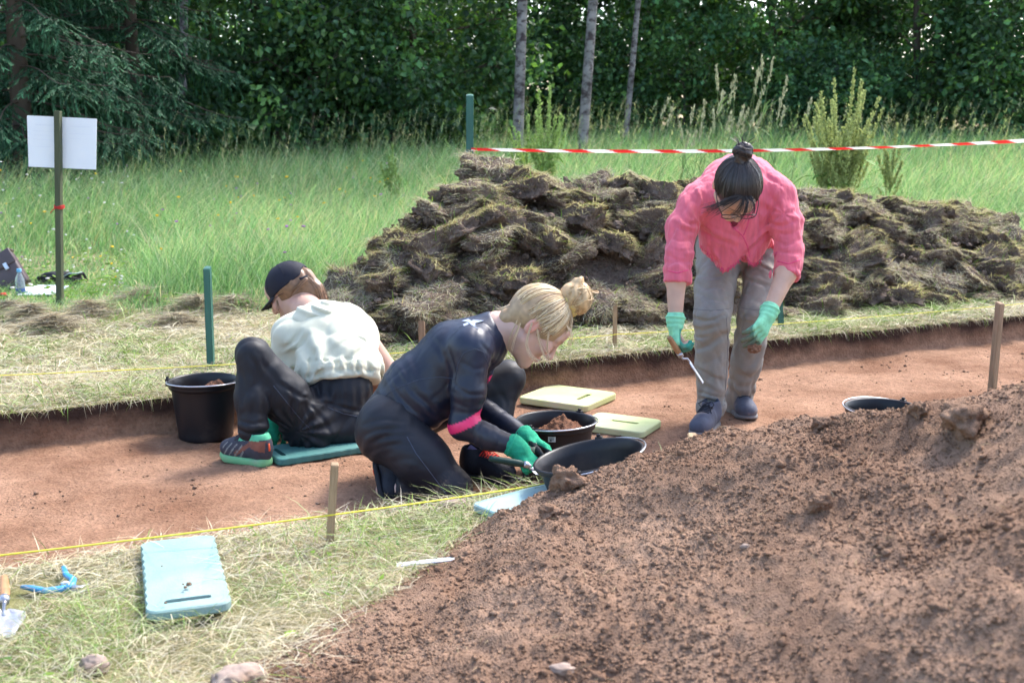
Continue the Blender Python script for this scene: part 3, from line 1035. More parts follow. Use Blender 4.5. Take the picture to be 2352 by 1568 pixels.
def build_flowers():
    g = np.random.default_rng(91)
    for nm, cl, n, lb, reg in (('buttercup', (.75, .50, .02), 40, 'small yellow meadow flowers dotted through the grass', 0),
                               ('knapweed', (.34, .17, .36), 26, 'small purple meadow flowers dotted through the grass', 0),
                               ('clover_head', (.62, .62, .58), 60, 'tiny white clover heads in the short grass by the sign', 1)):
        y = np.sqrt(g.uniform(7.4 ** 2, 13 ** 2, n)); x = (g.uniform(-.46, -.10, n) if reg == 0 else g.uniform(-.46, -.33, n)) * y
        z = ground_z(x, y) + meadow_height(x, y) * g.uniform(.75, 1.1, n)
        r = g.uniform(.010, .018, n)
        me = scatter_lumps(nm, np.stack([x, y, z], 1), r, mat(nm + '_petal', cl, .6, var=.1, trans=.25), 1, 3, .55)
        tag(obj(nm, me), lb, 'flowers', kind='stuff')


build_flowers()


# ================================================================== docks and reed grass
M_dock = mat('dock_plant', attr=True, rough=.6, var=.0, trans=.35, spec=.2)


def leaf_strip(p, d, L, w, bend, col, g, roll=0.0):
    """one long drooping leaf"""
    d = np.asarray(d, float); d /= np.linalg.norm(d)
    sd = np.cross(d, [0, 0, 1.0]); sd /= np.linalg.norm(sd) + 1e-9
    n = 6; vs = []; q = np.array(p, float)
    dirv = d.copy()
    for k in range(n):
        f = k / (n - 1)
        ww = w * math.sin(math.pi * (0.12 + 0.86 * f)) * .5
        vs += [q - sd * ww + np.array([0, 0, .15 * ww]), q + sd * ww + np.array([0, 0, .15 * ww * g.normal()])]
        dirv = dirv + np.array([0, 0, -bend / n]); dirv /= np.linalg.norm(dirv)
        q = q + dirv * L / (n - 1)
    f = [(2 * k, 2 * k + 1, 2 * k + 3, 2 * k + 2) for k in range(n - 1)]
    return np.array(vs), f


def dock(base, H, stems, spread, label, seed, col=(.40, .45, .17)):
    g = np.random.default_rng(seed)
    root = empty('dock_plant', base)
    st_, lf, fl = MB(), MB(), MB()
    fp, fh, faz, fc = [], [], [], []
    for k in range(stems):
        a = k * 2.4 + g.normal(0, .3); rr_ = math.sqrt((k + .4) / stems); hh = H * (1.02 - .30 * rr_ ** 2) * g.uniform(.93, 1.0); off = spread * rr_
        pts = [np.array([off * math.cos(a) * f ** 1.3, off * math.sin(a) * f ** 1.3 * .6, hh * f]) for f in np.linspace(0, 1, 8)]
        st_.tube(pts, np.linspace(.007, .0025, 8), 5, col=np.array((.22, .27, .09)))
        branches = [(pts, .45)]
        for b in range(5):
            f0 = g.uniform(.40, .7); i0 = int(f0 * 7); p0 = pts[i0]; a2 = g.uniform(0, 6.28); bl = hh * g.uniform(.18, .34)
            bp = [p0 + np.array([.45 * bl * math.cos(a2) * f ** .7, .45 * bl * math.sin(a2) * f ** .7, bl * f]) for f in np.linspace(0, 1, 5)]
            st_.tube(bp, np.linspace(.003, .0015, 5), 4, col=np.array((.24, .30, .10)))
            branches.append((bp, 0.1))
        for bp, f0 in branches:
            bp = np.array(bp); m = int(230 * np.linalg.norm(bp[-1] - bp[0]) / .8 * (1 - f0))
            f = g.uniform(f0, 1, m) ** .9; ii = f * (len(bp) - 1); i0 = np.clip(ii.astype(int), 0, len(bp) - 2); fr = (ii - i0)[:, None]
            p = bp[i0] * (1 - fr) + bp[i0 + 1] * fr
            rad = .010 * (1.1 - f)[:, None] + .004
            p = p + g.normal(0, 1, (m, 3)) * rad * np.array([1, 1, .6])
            fp.append(p); fh.append(g.uniform(.012, .026, m)); fc.append(np.array(col) * g.uniform(.75, 1.3, (m, 1)))
        for b in range(7):
            i0 = int(g.integers(0, 5)); a2 = g.uniform(0, 6.28)
            v, f = leaf_strip(pts[i0], (math.cos(a2), math.sin(a2), .7), g.uniform(.16, .34), g.uniform(.035, .06), g.uniform(.8, 2.2), None, g)
            lf.add(v, f, np.array((.10, .20, .035)) * g.uniform(.8, 1.5))
    st_.build('stem', M_dock, root, col=True)['kind'] = 'stuff'
    lf.build('leaves', M_dock, root, col=True)['kind'] = 'stuff'
    p = np.concatenate(fp); n = len(p)
    V, Q, T, C = blades(p, np.concatenate(fh), .020, g.uniform(0, 6.28, n), .7, np.concatenate(fc), g, levels=2)
    obj('flower_spikes', mesh_data('flower_spikes', V, [Q, T], M_dock, C), root)['kind'] = 'stuff'
    return tag(root, label, 'dock plant')




def base_at(u, v, y):
    p = P(u, v, y)
    return (p[0], p[1], gz(p[0], p[1]))


dock(base_at(1930, 430, 10.2), 1.62, 13, .42, 'bushy yellow green flowering dock in the meadow right of the pink shirt', 1)
dock(base_at(2045, 380, 11.5), 1.22, 2, .10, 'slim flowering dock to the right of the bushy one', 2, (.32, .36, .13))
dock(base_at(1255, 330, 11.0), 1.60, 4, .13, 'tall green flowering dock in front of the twin pale trunks', 3, (.30, .42, .13))
dock(base_at(1205, 340, 11.2), 1.32, 2, .08, 'shorter green dock just right of the green tape post', 4, (.30, .42, .13))
dock(base_at(895, 360, 12.5), .95, 2, .08, 'small green dock half hidden in the meadow grass', 5, (.22, .32, .10))


def reed(u, y, H, n, spread, label, seed):
    g = np.random.default_rng(seed)
    b = base_at(u, 400, y)
    root = empty('reed_grass', b)
    sm, parts = MB(), []
    for k in range(n):
        ox, oy = g.normal(0, spread, 2); hh = H * g.uniform(.7, 1.02); ln = g.normal(.10, .09)
        pts = np.array([(ox + ln * hh * f ** 1.8, oy * .6, hh * f) for f in np.linspace(0, 1, 7)])
        sm.tube(pts, np.linspace(.004, .0015, 7), 4, col=np.array((.24, .30, .12)) * g.uniform(.8, 1.2))
        m = 46
        f = g.uniform(.86, 1.0, m); p = np.stack([np.interp(f, np.linspace(0, 1, 7), pts[:, j]) for j in range(3)], 1) + g.normal(0, .007, (m, 3))
        parts.append(blades(p, g.uniform(.02, .04, m), .012, g.uniform(0, 6.28, m), .4, np.array((.44, .44, .28)) * g.uniform(.75, 1.2, (m, 1)), g, levels=2))
        m = 5
        f = g.uniform(.2, .75, m); p = np.stack([np.interp(f, np.linspace(0, 1, 7), pts[:, j]) for j in range(3)], 1)
        parts.append(blades(p, g.uniform(.2, .35, m), .013, g.uniform(0, 6.28, m), g.uniform(.5, 1.0, m), np.tile((.16, .27, .09), (m, 1)), g, droop=.45))
    sm.build('stalks', M_dock, root, col=True)['kind'] = 'stuff'
    V, F, C = join(parts)
    obj('plumes', mesh_data('plumes', V, F, M_dock, C), root)['kind'] = 'stuff'
    return tag(root, label, 'reed grass')


reed(1715, 11.0, 1.82, 11, .16, 'tallest clump of pale plumed reed grass above the pink shirt', 11)
reed(1600, 11.4, 1.45, 12, .24, 'leaning clump of plumed reed grass left of the tallest one', 12)
reed(1665, 11.8, 1.30, 9, .2, 'low plumed reed grass between the two taller clumps', 13)
# ================================================================== the wood
M_leaf = mat('broad_leaf', attr=True, rough=0.48, var=0, trans=0.40, spec=0.4, tcol=(1.0, 1.12, 0.45), randv=.15)
M_leaf2 = M_leaf
M_needle = mat('needles', attr=True, rough=0.65, var=0.0, trans=0.12, spec=0.25, randv=.1)
M_bark = mat('grey_bark', (0.25, 0.225, 0.215), 0.9, var=0.45, scale=3, bump=.6, bscale=18, dark=(0.07, 0.05, 0.05), dscale=7, dthr=(.47, .60), stretch=(1, 1, 1.6))
M_bark2 = mat('brown_bark', (0.10, 0.075, 0.06), 0.95, var=0.3, scale=8, bump=.6, bscale=20, stretch=(1, 1, .3))


def leaf_cloud(name, centers, sig, n, size, m, seed, normal_up=.7):
    g = np.random.default_rng(seed)
    # leaves gather in clumps of very different fullness, each with its own green
    wgt = np.exp(g.normal(0, .9, len(centers))); wgt /= wgt.sum()
    tone = np.exp(g.normal(0, .42, len(centers))); yel = g.random(len(centers)) ** 2
    k = g.choice(len(centers), n, p=wgt)
    p = centers[k] + g.normal(0, 1, (n, 3)) * sig[k][:, None] * np.array([1, 1, .75])
    d = g.normal(0, 1, (n, 3)); d[:, 2] -= .5; d /= np.linalg.norm(d, axis=1)[:, None]
    nn = g.normal(0, .8, (n, 3)); nn[:, 2] += normal_up
    s = np.cross(d, nn); s /= np.linalg.norm(s, axis=1)[:, None] + 1e-9
    up = np.cross(s, d)
    L = (size * g.uniform(.6, 1.3, n))[:, None]
    w = L * .36
    v = np.stack([p, p + d * L * .5 + s * w + up * w * .35, p + d * L, p + d * L * .5 - s * w + up * w * .35], 1).reshape(-1, 3)
    b = (np.arange(n) * 4)[:, None]
    F = np.concatenate([b + np.array([[0, 1, 2]]), b + np.array([[0, 2, 3]])])
    c = (np.array((.052, .126, .060))[None] * (1 - yel[k][:, None]) + np.array((.115, .205, .055))[None] * yel[k][:, None]) * tone[k][:, None] * g.uniform(.75, 1.3, (n, 1))
    return mesh_data(name, v, F, m, np.repeat(c, 4, 0))


def branchy(mb, p0, d, L, r, g, depth, tips, up=.25):
    d = d / np.linalg.norm(d)
    pts = [p0]; q = p0; n = 6
    for k in range(n):
        d = d + g.normal(0, .13, 3) + np.array([0, 0, up / n * .6]); d /= np.linalg.norm(d)
        q = q + d * L / n; pts.append(q)
    mb.tube(np.array(pts), np.linspace(r, r * .35, n + 1), 6 if depth else 5, cap=False)
    tips += pts[2:]
    if depth > 0:
        for k in range(4):
            i = int(g.integers(2, n + 1)); dd = d + g.normal(0, .75, 3); dd[2] = abs(dd[2]) * .4 + .05
            branchy(mb, pts[i], dd, L * g.uniform(.4, .65), r * .45, g, depth - 1, tips, up)


def make_broadleaf(seed, H, spread, r, n_leaf, size, m, low=.3, bark=None, sig=.34):
    """trunk mesh and crown mesh; the foliage starts at height `low`"""
    g = np.random.default_rng(seed)
    mb = MB(); tips = []
    pts = [np.zeros(3)]
    lean = g.normal(0, .03, 2)
    for k in range(9):
        pts.append(np.array([lean[0] * k * H / 9 + g.normal(0, .03), lean[1] * k * H / 9 + g.normal(0, .03), (k + 1) * H * .9 / 9]))
    mb.tube(np.array(pts), np.linspace(r, r * .2, 10), 9, cap=False)
    nb = 17
    for b in range(nb):
        f = (b + .5) / nb
        z = low + .15 + (H * .88 - low) * f
        i = z / (H * .9) * 9; i0 = min(int(i), 8); p0 = pts[i0] + (pts[i0 + 1] - pts[i0]) * (i - i0)
        a = b * 2.399 + g.normal(0, .3)
        L = spread * (0.75 + .5 * math.sin(math.pi * min(1, f * .9 + .15))) * g.uniform(.7, 1.15)
        branchy(mb, p0, np.array([math.cos(a), math.sin(a), g.uniform(-.05, .5)]), L, r * .28, g, 1, tips)
    tips = np.array(tips)
    tips = tips[tips[:, 2] > low * .6]
    c = tips + g.normal(0, .16, tips.shape)
    s = g.uniform(.45, 1.1, len(c)) * sig
    return mb.data('trunk', bark or M_bark2, smooth=True), leaf_cloud('crown', c, s, n_leaf, size, m, seed + 1)


def make_spruce(seed, H, r, reach):
    g = np.random.default_rng(seed)
    mb = MB()
    mb.tube(np.array([(0, 0, 0), (.02, 0, H * .4), (0, 0.03, H)]), [r, r * .65, .02], 9, cap=False)
    P_, D_, TP = [], [], []
    z = .25
    tw = MB()
    while z < H - .3:
        nb = 8
        rr = reach * (1 - z / H) ** .8 * (1.0 if z > 1.0 else .75 + .25 * z)
        for b in range(nb):
            a = g.uniform(0, 6.28); L = rr * g.uniform(.75, 1.15)
            n = 9
            q = np.array([0, 0, z + g.uniform(-.1, .1)]); d = np.array([math.cos(a), math.sin(a), .12]); pts = [q]
            for k in range(n):
                f = k / n
                d = d + np.array([0, 0, -.085 if f < .6 else .10]) + g.normal(0, .03, 3); d /= np.linalg.norm(d)
                q = q + d * L / n; pts.append(q)
            tw.tube(np.array(pts), np.linspace(.014, .004, n + 1), 4, cap=False)
            side = np.array([-math.sin(a), math.cos(a), 0])
            for k in range(2, n + 1):
                for sgn in (-1, 1, 0):
                    tl = L * .26 * (1.15 - .6 * k / n) * g.uniform(.7, 1.2) + .08
                    td = (side * sgn * .9 + (pts[k] - pts[k - 1]) / np.linalg.norm(pts[k] - pts[k - 1]) * (.6 if sgn else .2) + np.array([0, 0, -.45 if sgn else -1.0]) + g.normal(0, .12, 3))
                    td /= np.linalg.norm(td)
                    m = max(3, int(tl / .034))
                    for j in range(m):
                        pp = pts[k] + td * tl * j / m + np.array([0, 0, -.12 * tl * (j / m) ** 2])
                        for e in (-1, 1):
                            nd = td + e * .75 * np.cross(td, [0, 0, 1.0]) + np.array([0, 0, -.25]) + g.normal(0, .15, 3)
                            P_.append(pp); D_.append(nd / np.linalg.norm(nd)); TP.append((j / m) ** 2)
        z += g.uniform(.26, .38) * (1 if z < 4.5 else 1.6)
    p = np.array(P_); d = np.array(D_); n = len(p)
    s = np.cross(d, g.normal(0, .5, (n, 3)) + np.array([0, 0, 1.0])); s /= np.linalg.norm(s, axis=1)[:, None] + 1e-9
    L = g.uniform(.06, .11, n)[:, None]; w = .0085
    v = np.stack([p - s * w * .6, p + s * w * .6, p + d * L * .6 + s * w, p + d * L, p + d * L * .6 - s * w], 1).reshape(-1, 3)
    b = (np.arange(n) * 5)[:, None]
    F = np.concatenate([b + np.array([[0, 1, 2]]), b + np.array([[0, 2, 4]]), b + np.array([[2, 3, 4]])])
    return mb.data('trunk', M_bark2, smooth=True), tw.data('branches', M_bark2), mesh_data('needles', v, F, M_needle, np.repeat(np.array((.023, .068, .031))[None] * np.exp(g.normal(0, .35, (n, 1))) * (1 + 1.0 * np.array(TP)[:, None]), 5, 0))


BL = [make_broadleaf(200 + k, 6.6, 1.5, .10, 14500, .135, (M_leaf, M_leaf2)[k % 2], low=.25) for k in range(4)]
BS = [make_broadleaf(300 + k, 2.6, 1.0, .035, 5200, .11, (M_leaf, M_leaf2)[k % 2], low=.1, sig=.30) for k in range(2)]


def tree(kind, u, y, rz, sc, name, label, cat, group=None):
    """foot of the tree at the bearing of column u, y metres away"""
    x = (u - PCX) / FOC * y * 1.0
    o = empty(name, (x, y, gz(x, y) - .05), (0, 0, rz))
    o.scale = (sc, sc, sc)
    nm = ('trunk', 'crown') if len(kind) == 2 else ('trunk', 'branches', 'needles')
    for n_, me in zip(nm, kind):
        c = obj(n_, me, o)
        if n_ != 'trunk': c['kind'] = 'stuff'
    return tag(o, label, cat, group)


SP = make_spruce(400, 8.2, .16, 2.3)
SP2 = make_spruce(401, 7.2, .13, 1.9)
tree(SP, 70, 15.0, 0.4, .95, 'spruce_tree', 'dark spruce with drooping boughs standing right behind the white sign', 'spruce tree')
tree(SP2, 330, 17.0, 2.1, 1.0, 'spruce_tree', 'dark spruce to the right of the sign, next to the leafy trees', 'spruce tree')
tree(SP2, -250, 15.0, 1.1, 1.05, 'spruce_tree', 'dark spruce cut by the left edge of the picture', 'spruce tree')
tree(SP, 190, 20.5, 3.1, 1.0, 'spruce_tree', 'dark spruce deep in the shade between the two front spruces', 'spruce tree')

tree(SP, -560, 16.5, 2.6, 1.0, 'spruce_tree', 'dark spruce standing left of the picture edge', 'spruce tree')
GT = 'leafy trees at the front of the wood'
GB = 'leafy trees deeper in the wood'
front = [(500, 22.0), (640, 20.0), (800, 22.5), (960, 20.5), (1110, 24.0), (1290, 25.5), (1500, 26.0), (1760, 23.5), (1930, 25.5), (2090, 22.5), (2330, 23.5), (2540, 22.5), (2740, 24.0)]
ORD = ('first', 'second', 'third', 'fourth', 'fifth', 'sixth', 'seventh', 'eighth', 'ninth', 'tenth', 'eleventh', 'twelfth', 'thirteenth', 'fourteenth', 'fifteenth', 'sixteenth', 'seventeenth', 'eighteenth', 'nineteenth', 'twentieth', 'twenty-first', 'twenty-second', 'twenty-third', 'twenty-fourth', 'twenty-fifth')
for i, (u, y) in enumerate(front):
    tree(BL[i % 4], u, y, i * 1.7, .95 + .12 * math.sin(i * 2.1), 'leafy_tree', 'leafy tree in the front line of the wood, %s from the left' % ORD[i], 'tree', GT)
for i in range(8):
    
    tree(BL[(i * 3 + 1) % 4], 50 + i * 300 + 60 * math.sin(i * 5), 30.0 + 2.5 * math.sin(i * 3.3), i * 2.3 + 1, 1.12, 'leafy_tree', 'shaded leafy tree in the back line of the wood, %s from the left' % ORD[i], 'tree', GB)
GS = 'leafy shrubs along the edge of the wood'
for i, (u, y) in enumerate([(450, 19.6), (720, 19.4), (900, 20.2), (1080, 21.8), (1300, 23.5), (1560, 23.5), (1840, 22.0), (2010, 22.5), (2260, 21.0)]):
    tree(BS[i % 2], u, y, i * 1.3, .9 + .2 * math.sin(i * 1.7), 'shrub', 'leafy shrub along the edge of the wood, %s from the left' % ORD[i], 'shrub', GS)


def tall_trunk(u0, v0, u1, v1, y, w, label, seed, bark=M_bark):
    """a branchless stem of a tall tree; its crown is far above the picture"""
    a = P(u0, v0, y); b = P(u1, v1, y)
    base = np.array([a[0], y, gz(a[0], y) - .1])
    dirv = (b - a) / (b[2] - a[2])
    H = 9.0
    g = np.random.default_rng(seed)
    o = empty('tall_tree', base)
    zz = np.linspace(0, H, 22)
    pts = np.stack([dirv[0] * (zz - (a[2] - base[2])) + .012 * np.cumsum(g.normal(0, 1, 22)) * (zz > 3), .01 * np.cumsum(g.normal(0, 1, 22)), zz], 1)
    mb = MB(); mb.tube(pts, w / 2 * (1.15 - .55 * zz / H) + .05 * w * np.exp(-zz / .3), 14, cap=False)
    mb.build('trunk', bark, o, smooth=True)
    br = MB(); tips = []
    for k in range(9):
        i = 15 + k % 7; an = k * 2.4
        branchy(br, pts[i], np.array([math.cos(an), math.sin(an), .5]), 1.4, w * .16, g, 1, tips)
    for k in range(5):   # dead snags lower down
        i = 7 + k; an = g.uniform(0, 6.28)
        br.tube(np.array([pts[i], pts[i] + np.array([math.cos(an) * .25, math.sin(an) * .25, .05])]), [.012, .005], 4)
    br.build('branches', bark, o, smooth=True)['kind'] = 'stuff'
    t = np.array(tips)
    obj('crown', leaf_cloud('crown', t, np.full(len(t), .4), 3000, .13, M_leaf2, seed), o)['kind'] = 'stuff'
    return tag(o, label, 'tree')


tall_trunk(1190, 300, 1200, 0, 18.6, .165, 'straight pale grey trunk of a tall tree, left one of the pair', 51)
tall_trunk(1340, 300, 1362, 0, 18.4, .155, 'slightly leaning pale grey trunk of a tall tree, right one of the pair', 52)
tall_trunk(1438, 300, 1458, 90, 20.5, .10, 'thinner grey brown trunk right of the pale pair', 53)
tall_trunk(418, 300, 420, 40, 18.5, .13, 'slender grey trunk between the spruces and leafy trees', 54)
tall_trunk(1590, 300, 1585, 60, 26.0, .14, 'thin shaded stem in the wood above the reed grass', 55)
# ================================================================== posts, sign, strings, tape
M_wood = mat('stake_wood', (0.42, 0.29, 0.17), .8, var=.25, scale=10, bump=.3, bscale=40, stretch=(6, 6, .7), dark=(.17, .11, .07), dscale=3)
M_oldwood = mat('weathered_wood', (0.30, 0.20, 0.13), .9, var=.3, scale=10, bump=.4, bscale=40, stretch=(6, 6, .7))
M_green = mat('green_painted_wood', (0.045, 0.135, 0.105), .55, var=.25, scale=6, bump=.2, bscale=30, stretch=(4, 4, .6), dark=(.08, .11, .075), dscale=5, dthr=(.55, .75))
M_olive = mat('olive_stained_wood', (0.075, 0.085, 0.048), .7, var=.25, scale=6, bump=.3, bscale=30, stretch=(4, 4, .6))
M_white = mat('white_board', (0.80, 0.81, 0.86), .5, var=.03, scale=4)
M_print = mat('faint_print', (0.75, 0.76, 0.83), .6, var=.05)
M_yellow = mat('yellow_string', (0.70, 0.62, 0.06), .6, var=.1, scale=60)
M_red = mat('red_yarn', (0.50, 0.035, 0.03), .8, var=.2, scale=40)


def PT(u, v, t):
    """where the ray through (u, v) meets the upright plane at distance t across the trench"""
    d = ray(u, v); o = np.array([0, 0, CAMZ])
    k = (t - (o[:2] - T0) @ TN) / (d[:2] @ TN)
    return o + d * k


def post(name, base, top, w, th, m, label, cat, point=True, rz=0.0, group=None):
    base, top = np.array(base, float), np.array(top, float)
    L = np.linalg.norm(top - base)
    z = Vector((top - base) / L)
    q = z.to_track_quat('Z', 'Y').to_matrix().to_4x4() @ Matrix.Rotation(rz, 4, 'Z')
    bm = bmesh.new()
    bmesh.ops.create_cube(bm, size=1.0)
    for v in bm.verts:
        v.co = Vector((v.co.x * w, v.co.y * th, (v.co.z + .5) * L))
    bmesh.ops.bevel(bm, geom=list(bm.edges), offset=min(w, th) * .10, segments=2, affect='EDGES')
    bmesh.ops.subdivide_edges(bm, edges=[e for e in bm.edges if e.calc_length() > L * .5], cuts=8)
    g = random.Random(L)
    for v in bm.verts:
        v.co.x += g.uniform(-1, 1) * w * .018; v.co.y += g.uniform(-1, 1) * th * .018
        if v.co.z > L * .97: v.co.z += .25 * w * (v.co.x / w)
    if point:   # the driven end, under the turf
        q_ = bmesh.ops.extrude_face_region(bm, geom=[f for f in bm.faces if f.calc_center_median().z < .0005 and abs(f.normal.z) > .9])
        for v in [e for e in q_['geom'] if isinstance(e, bmesh.types.BMVert)]:
            v.co.z -= .12; v.co.x *= .25; v.co.y *= .25
    mb = MB(); mb.bm(bm)
    o = mb.build(name, m, None, loc=base)
    o.rotation_euler = q.to_euler()
    return tag(o, label, cat, group)


def gnd(u, v):
    p = G(u, v); p[2] = gz(p[0], p[1]); return p


b = gnd(757, 1262); post('wooden_stake', b, P(769, 1064, b[1]), .020, .020, M_wood, 'new pale wooden stake in the cut grass by the teal pad', 'stake', rz=.2)
b = PT(1588, 1075, -.04); b[2] = 0; post('wooden_stake', b, P(1591, 998, b[1]), .034, .030, M_wood, 'short wooden stake top poking up behind the soil heap', 'stake')
b = PT(2272, 960, -.06); b[2] = 0; post('wooden_stake', b, P(2297, 695, b[1]), .028, .022, M_oldwood, 'tall split wooden stake at the right edge behind the heap', 'stake', rz=.3)
b = PT(970, 790, TW + .14); b[2] = 0; post('wooden_stake', b, P(968, 737, b[1]), .036, .03, M_oldwood, 'weathered stake stub behind the kneeling person in dark sportswear', 'stake')
b = PT(1412, 775, TW + .14); b[2] = 0; post('wooden_stake', b, P(1413, 702, b[1]), .022, .022, M_wood, 'thin wooden stake between the blonde bun and the pink shirt', 'stake')
b = gnd(2152, 698); post('wooden_stake', b, P(2170, 628, b[1] + .02), .018, .018, M_wood, 'thin pale stake leaning before the right end of the turf heap', 'stake')
b = gnd(485, 846); post('green_stake', b, P(476, 614, b[1]), .040, .030, M_green, 'green painted stake behind the left bucket', 'stake')
b = PT(1795, 752, TW + .20); b[2] = 0; post('green_stake', b, P(1790, 688, b[1]), .03, .03, M_green, 'dark green stake half hidden behind the pink shirted person', 'stake')
b = np.array([P(1078, 380, 8.0)[0], 8.0, 0]); post('green_post', b, P(1079, 218, 8.0), .052, .05, M_green, 'green post rising behind the turf heap with tape tied round it', 'post')

# sign: a white board on an olive post
b = gnd(138, 702)
root = tag(empty('sign', b), 'blank white board nailed to an olive wooden post at left', 'sign')
pt = P(133, 255, b[1]) - b
mbx = MB(); mbx.box((-.023, -.018, -.2), (.023, .018, np.linalg.norm(pt)), bev=.004)
o = mbx.build('post', M_olive, root); o.rotation_euler = Vector(pt).to_track_quat('Z', 'Y').to_euler()
bl, br = P(62, 383, b[1]) - b, P(217, 390, b[1]) - b
tl, tr = P(58, 265, b[1]) - b, P(219, 273, b[1]) - b
back = np.array([0, .024, 0]); tk = np.array([0, .004, 0])
q = [bl, br, tr, tl]
mbx = MB(); mbx.add([p + back for p in q] + [p + back + tk for p in q], [(0, 1, 2, 3), (7, 6, 5, 4), (0, 4, 5, 1), (1, 5, 6, 2), (2, 6, 7, 3), (3, 7, 4, 0)])
bd = mbx.build('board', M_white, root)
for k, (f, a, c) in enumerate(((.82, .12, .38), (.70, .08, .36), (.62, .1, .34), (.54, .08, .37), (.40, .12, .34), (.82, .62, .9), (.68, .6, .92), (.58, .6, .88))):
    def bp(s, r): return (bl * (1 - s) + br * s) * (1 - r) + (tl * (1 - s) + tr * s) * r + back - np.array([0, .001, 0])
    hh = .018 if k in (0, 5) else .010
    MB().add([bp(a, f), bp(c, f), bp(c, f + hh), bp(a, f + hh)], [(0, 1, 2, 3)]).build('faint_text_line', M_print, bd)
ty = P(133, 478, b[1] - .02) - b
mbx = MB()
for k in range(3):
    an = np.linspace(0, 2 * np.pi, 18)
    mbx.tube(np.stack([ty[0] + .030 * np.cos(an) * (1 + .08 * np.sin(3 * an)), .02 * 0 + .027 * np.sin(an), ty[2] + .006 * k + .004 * np.sin(2 * an + k)], 1), .004, 5)
mbx.tube(np.array([(ty[0] - .01, -.028, ty[2]), (ty[0] - .03, -.034, ty[2] - .012), (ty[0] - .045, -.034, ty[2] - .03)]), .003, 5)
mbx.build('yarn_tie', M_red, root)


def string(pts, r, label, name='marker_string', m=M_yellow):
    pts = np.array(pts); out = []
    for a, b in zip(pts[:-1], pts[1:]):
        k = max(3, int(np.linalg.norm(b - a) / .06)); f = np.linspace(0, 1, k)[:, None]
        s = a * (1 - f) + b * f
        s[:, 2] -= .012 * np.linalg.norm(b - a) * (4 * f * (1 - f))[:, 0] * .25
        out.append(s[:-1])
    out.append(pts[-1:])
    mb = MB(); mb.tube(np.concatenate(out), r, 6)
    return tag(mb.build(name, m, smooth=True), label, 'string')


n0 = PT(-120, 1288, -.05)
string([n0, P(762, 1182, gnd(757, 1262)[1] - .012), P(1232, 1114, 3.30), PT(1588, 1030, -.065)], .0022, 'bright yellow string stretched between stakes along the near trench edge')
string([PT(-60, 864, TW + .10), PT(540, 836, TW + .10), PT(968, 806, TW + .12), PT(1413, 768, TW + .12), PT(1830, 741, TW + .10), PT(2420, 690, TW + .10)], .0019, 'thin yellow string running along the far trench edge')

# barrier tape
M_tape = bpy.data.materials.new('barrier_tape'); M_tape.use_nodes = True
_n, _l = M_tape.node_tree.nodes, M_tape.node_tree.links
_a = _n.new('ShaderNodeAttribute'); _a.attribute_name = 'Col'
_l.new(_a.outputs['Color'], _n['Principled BSDF'].inputs['Base Color'])
_n['Principled BSDF'].inputs['Roughness'].default_value = .35
_t = _n.new('ShaderNodeBsdfTranslucent'); _x = _n.new('ShaderNodeMixShader'); _x.inputs[0].default_value = .5
_l.new(_a.outputs['Color'], _t.inputs[0]); _l.new(_n['Principled BSDF'].outputs[0], _x.inputs[1]); _l.new(_t.outputs[0], _x.inputs[2]); _l.new(_x.outputs[0], _n['Material Output'].inputs[0])
TRED, TWHT = (0.62, 0.025, 0.025), (0.80, 0.80, 0.80)


def ribbon(name, pts, widths, parent=None, twist=None, ph=0.0, period=.34):
    """striped strip; the stripes are printed diagonally, so they are cut into the mesh"""
    pts = np.array(pts, float); seg = np.linalg.norm(np.diff(pts, axis=0), axis=1); s = np.concatenate([[0], np.cumsum(seg)])
    L = s[-1]; n = int(L / .012) + 2
    ss = np.linspace(0, L, n); p = np.stack([np.interp(ss, s, pts[:, k]) for k in range(3)], 1)
    tan = np.gradient(p, axis=0); tan /= np.linalg.norm(tan, axis=1)[:, None]
    w = np.interp(ss, s, widths); tw = np.interp(ss, s, twist if twist is not None else np.zeros(len(s)))
    up = np.array([0, 0, 1.0]); sd = np.cross(tan, up); sd /= np.linalg.norm(sd, axis=1)[:, None] + 1e-9
    u2 = np.cross(sd, tan)
    ax = u2 * np.cos(tw)[:, None] + sd * np.sin(tw)[:, None]
    m = 5; V, C = [], []
    for j in range(m):
        f = j / (m - 1) - .5
        V.append(p + ax * (w * f)[:, None] + sd * (.004 * math.cos(f * 9))); C.append(np.where((((ss + f * .09 + ph) / period) % 1 < .5)[:, None], TRED, TWHT))
    V = np.stack(V, 1).reshape(-1, 3); C = np.stack(C, 1).reshape(-1, 3)
    i = np.arange(n * m).reshape(n, m); F = np.stack([i[:-1, :-1], i[1:, :-1], i[1:, 1:], i[:-1, 1:]], -1).reshape(-1, 4)
    return obj(name, mesh_data(name, V, F, M_tape, C, smooth=True), parent)


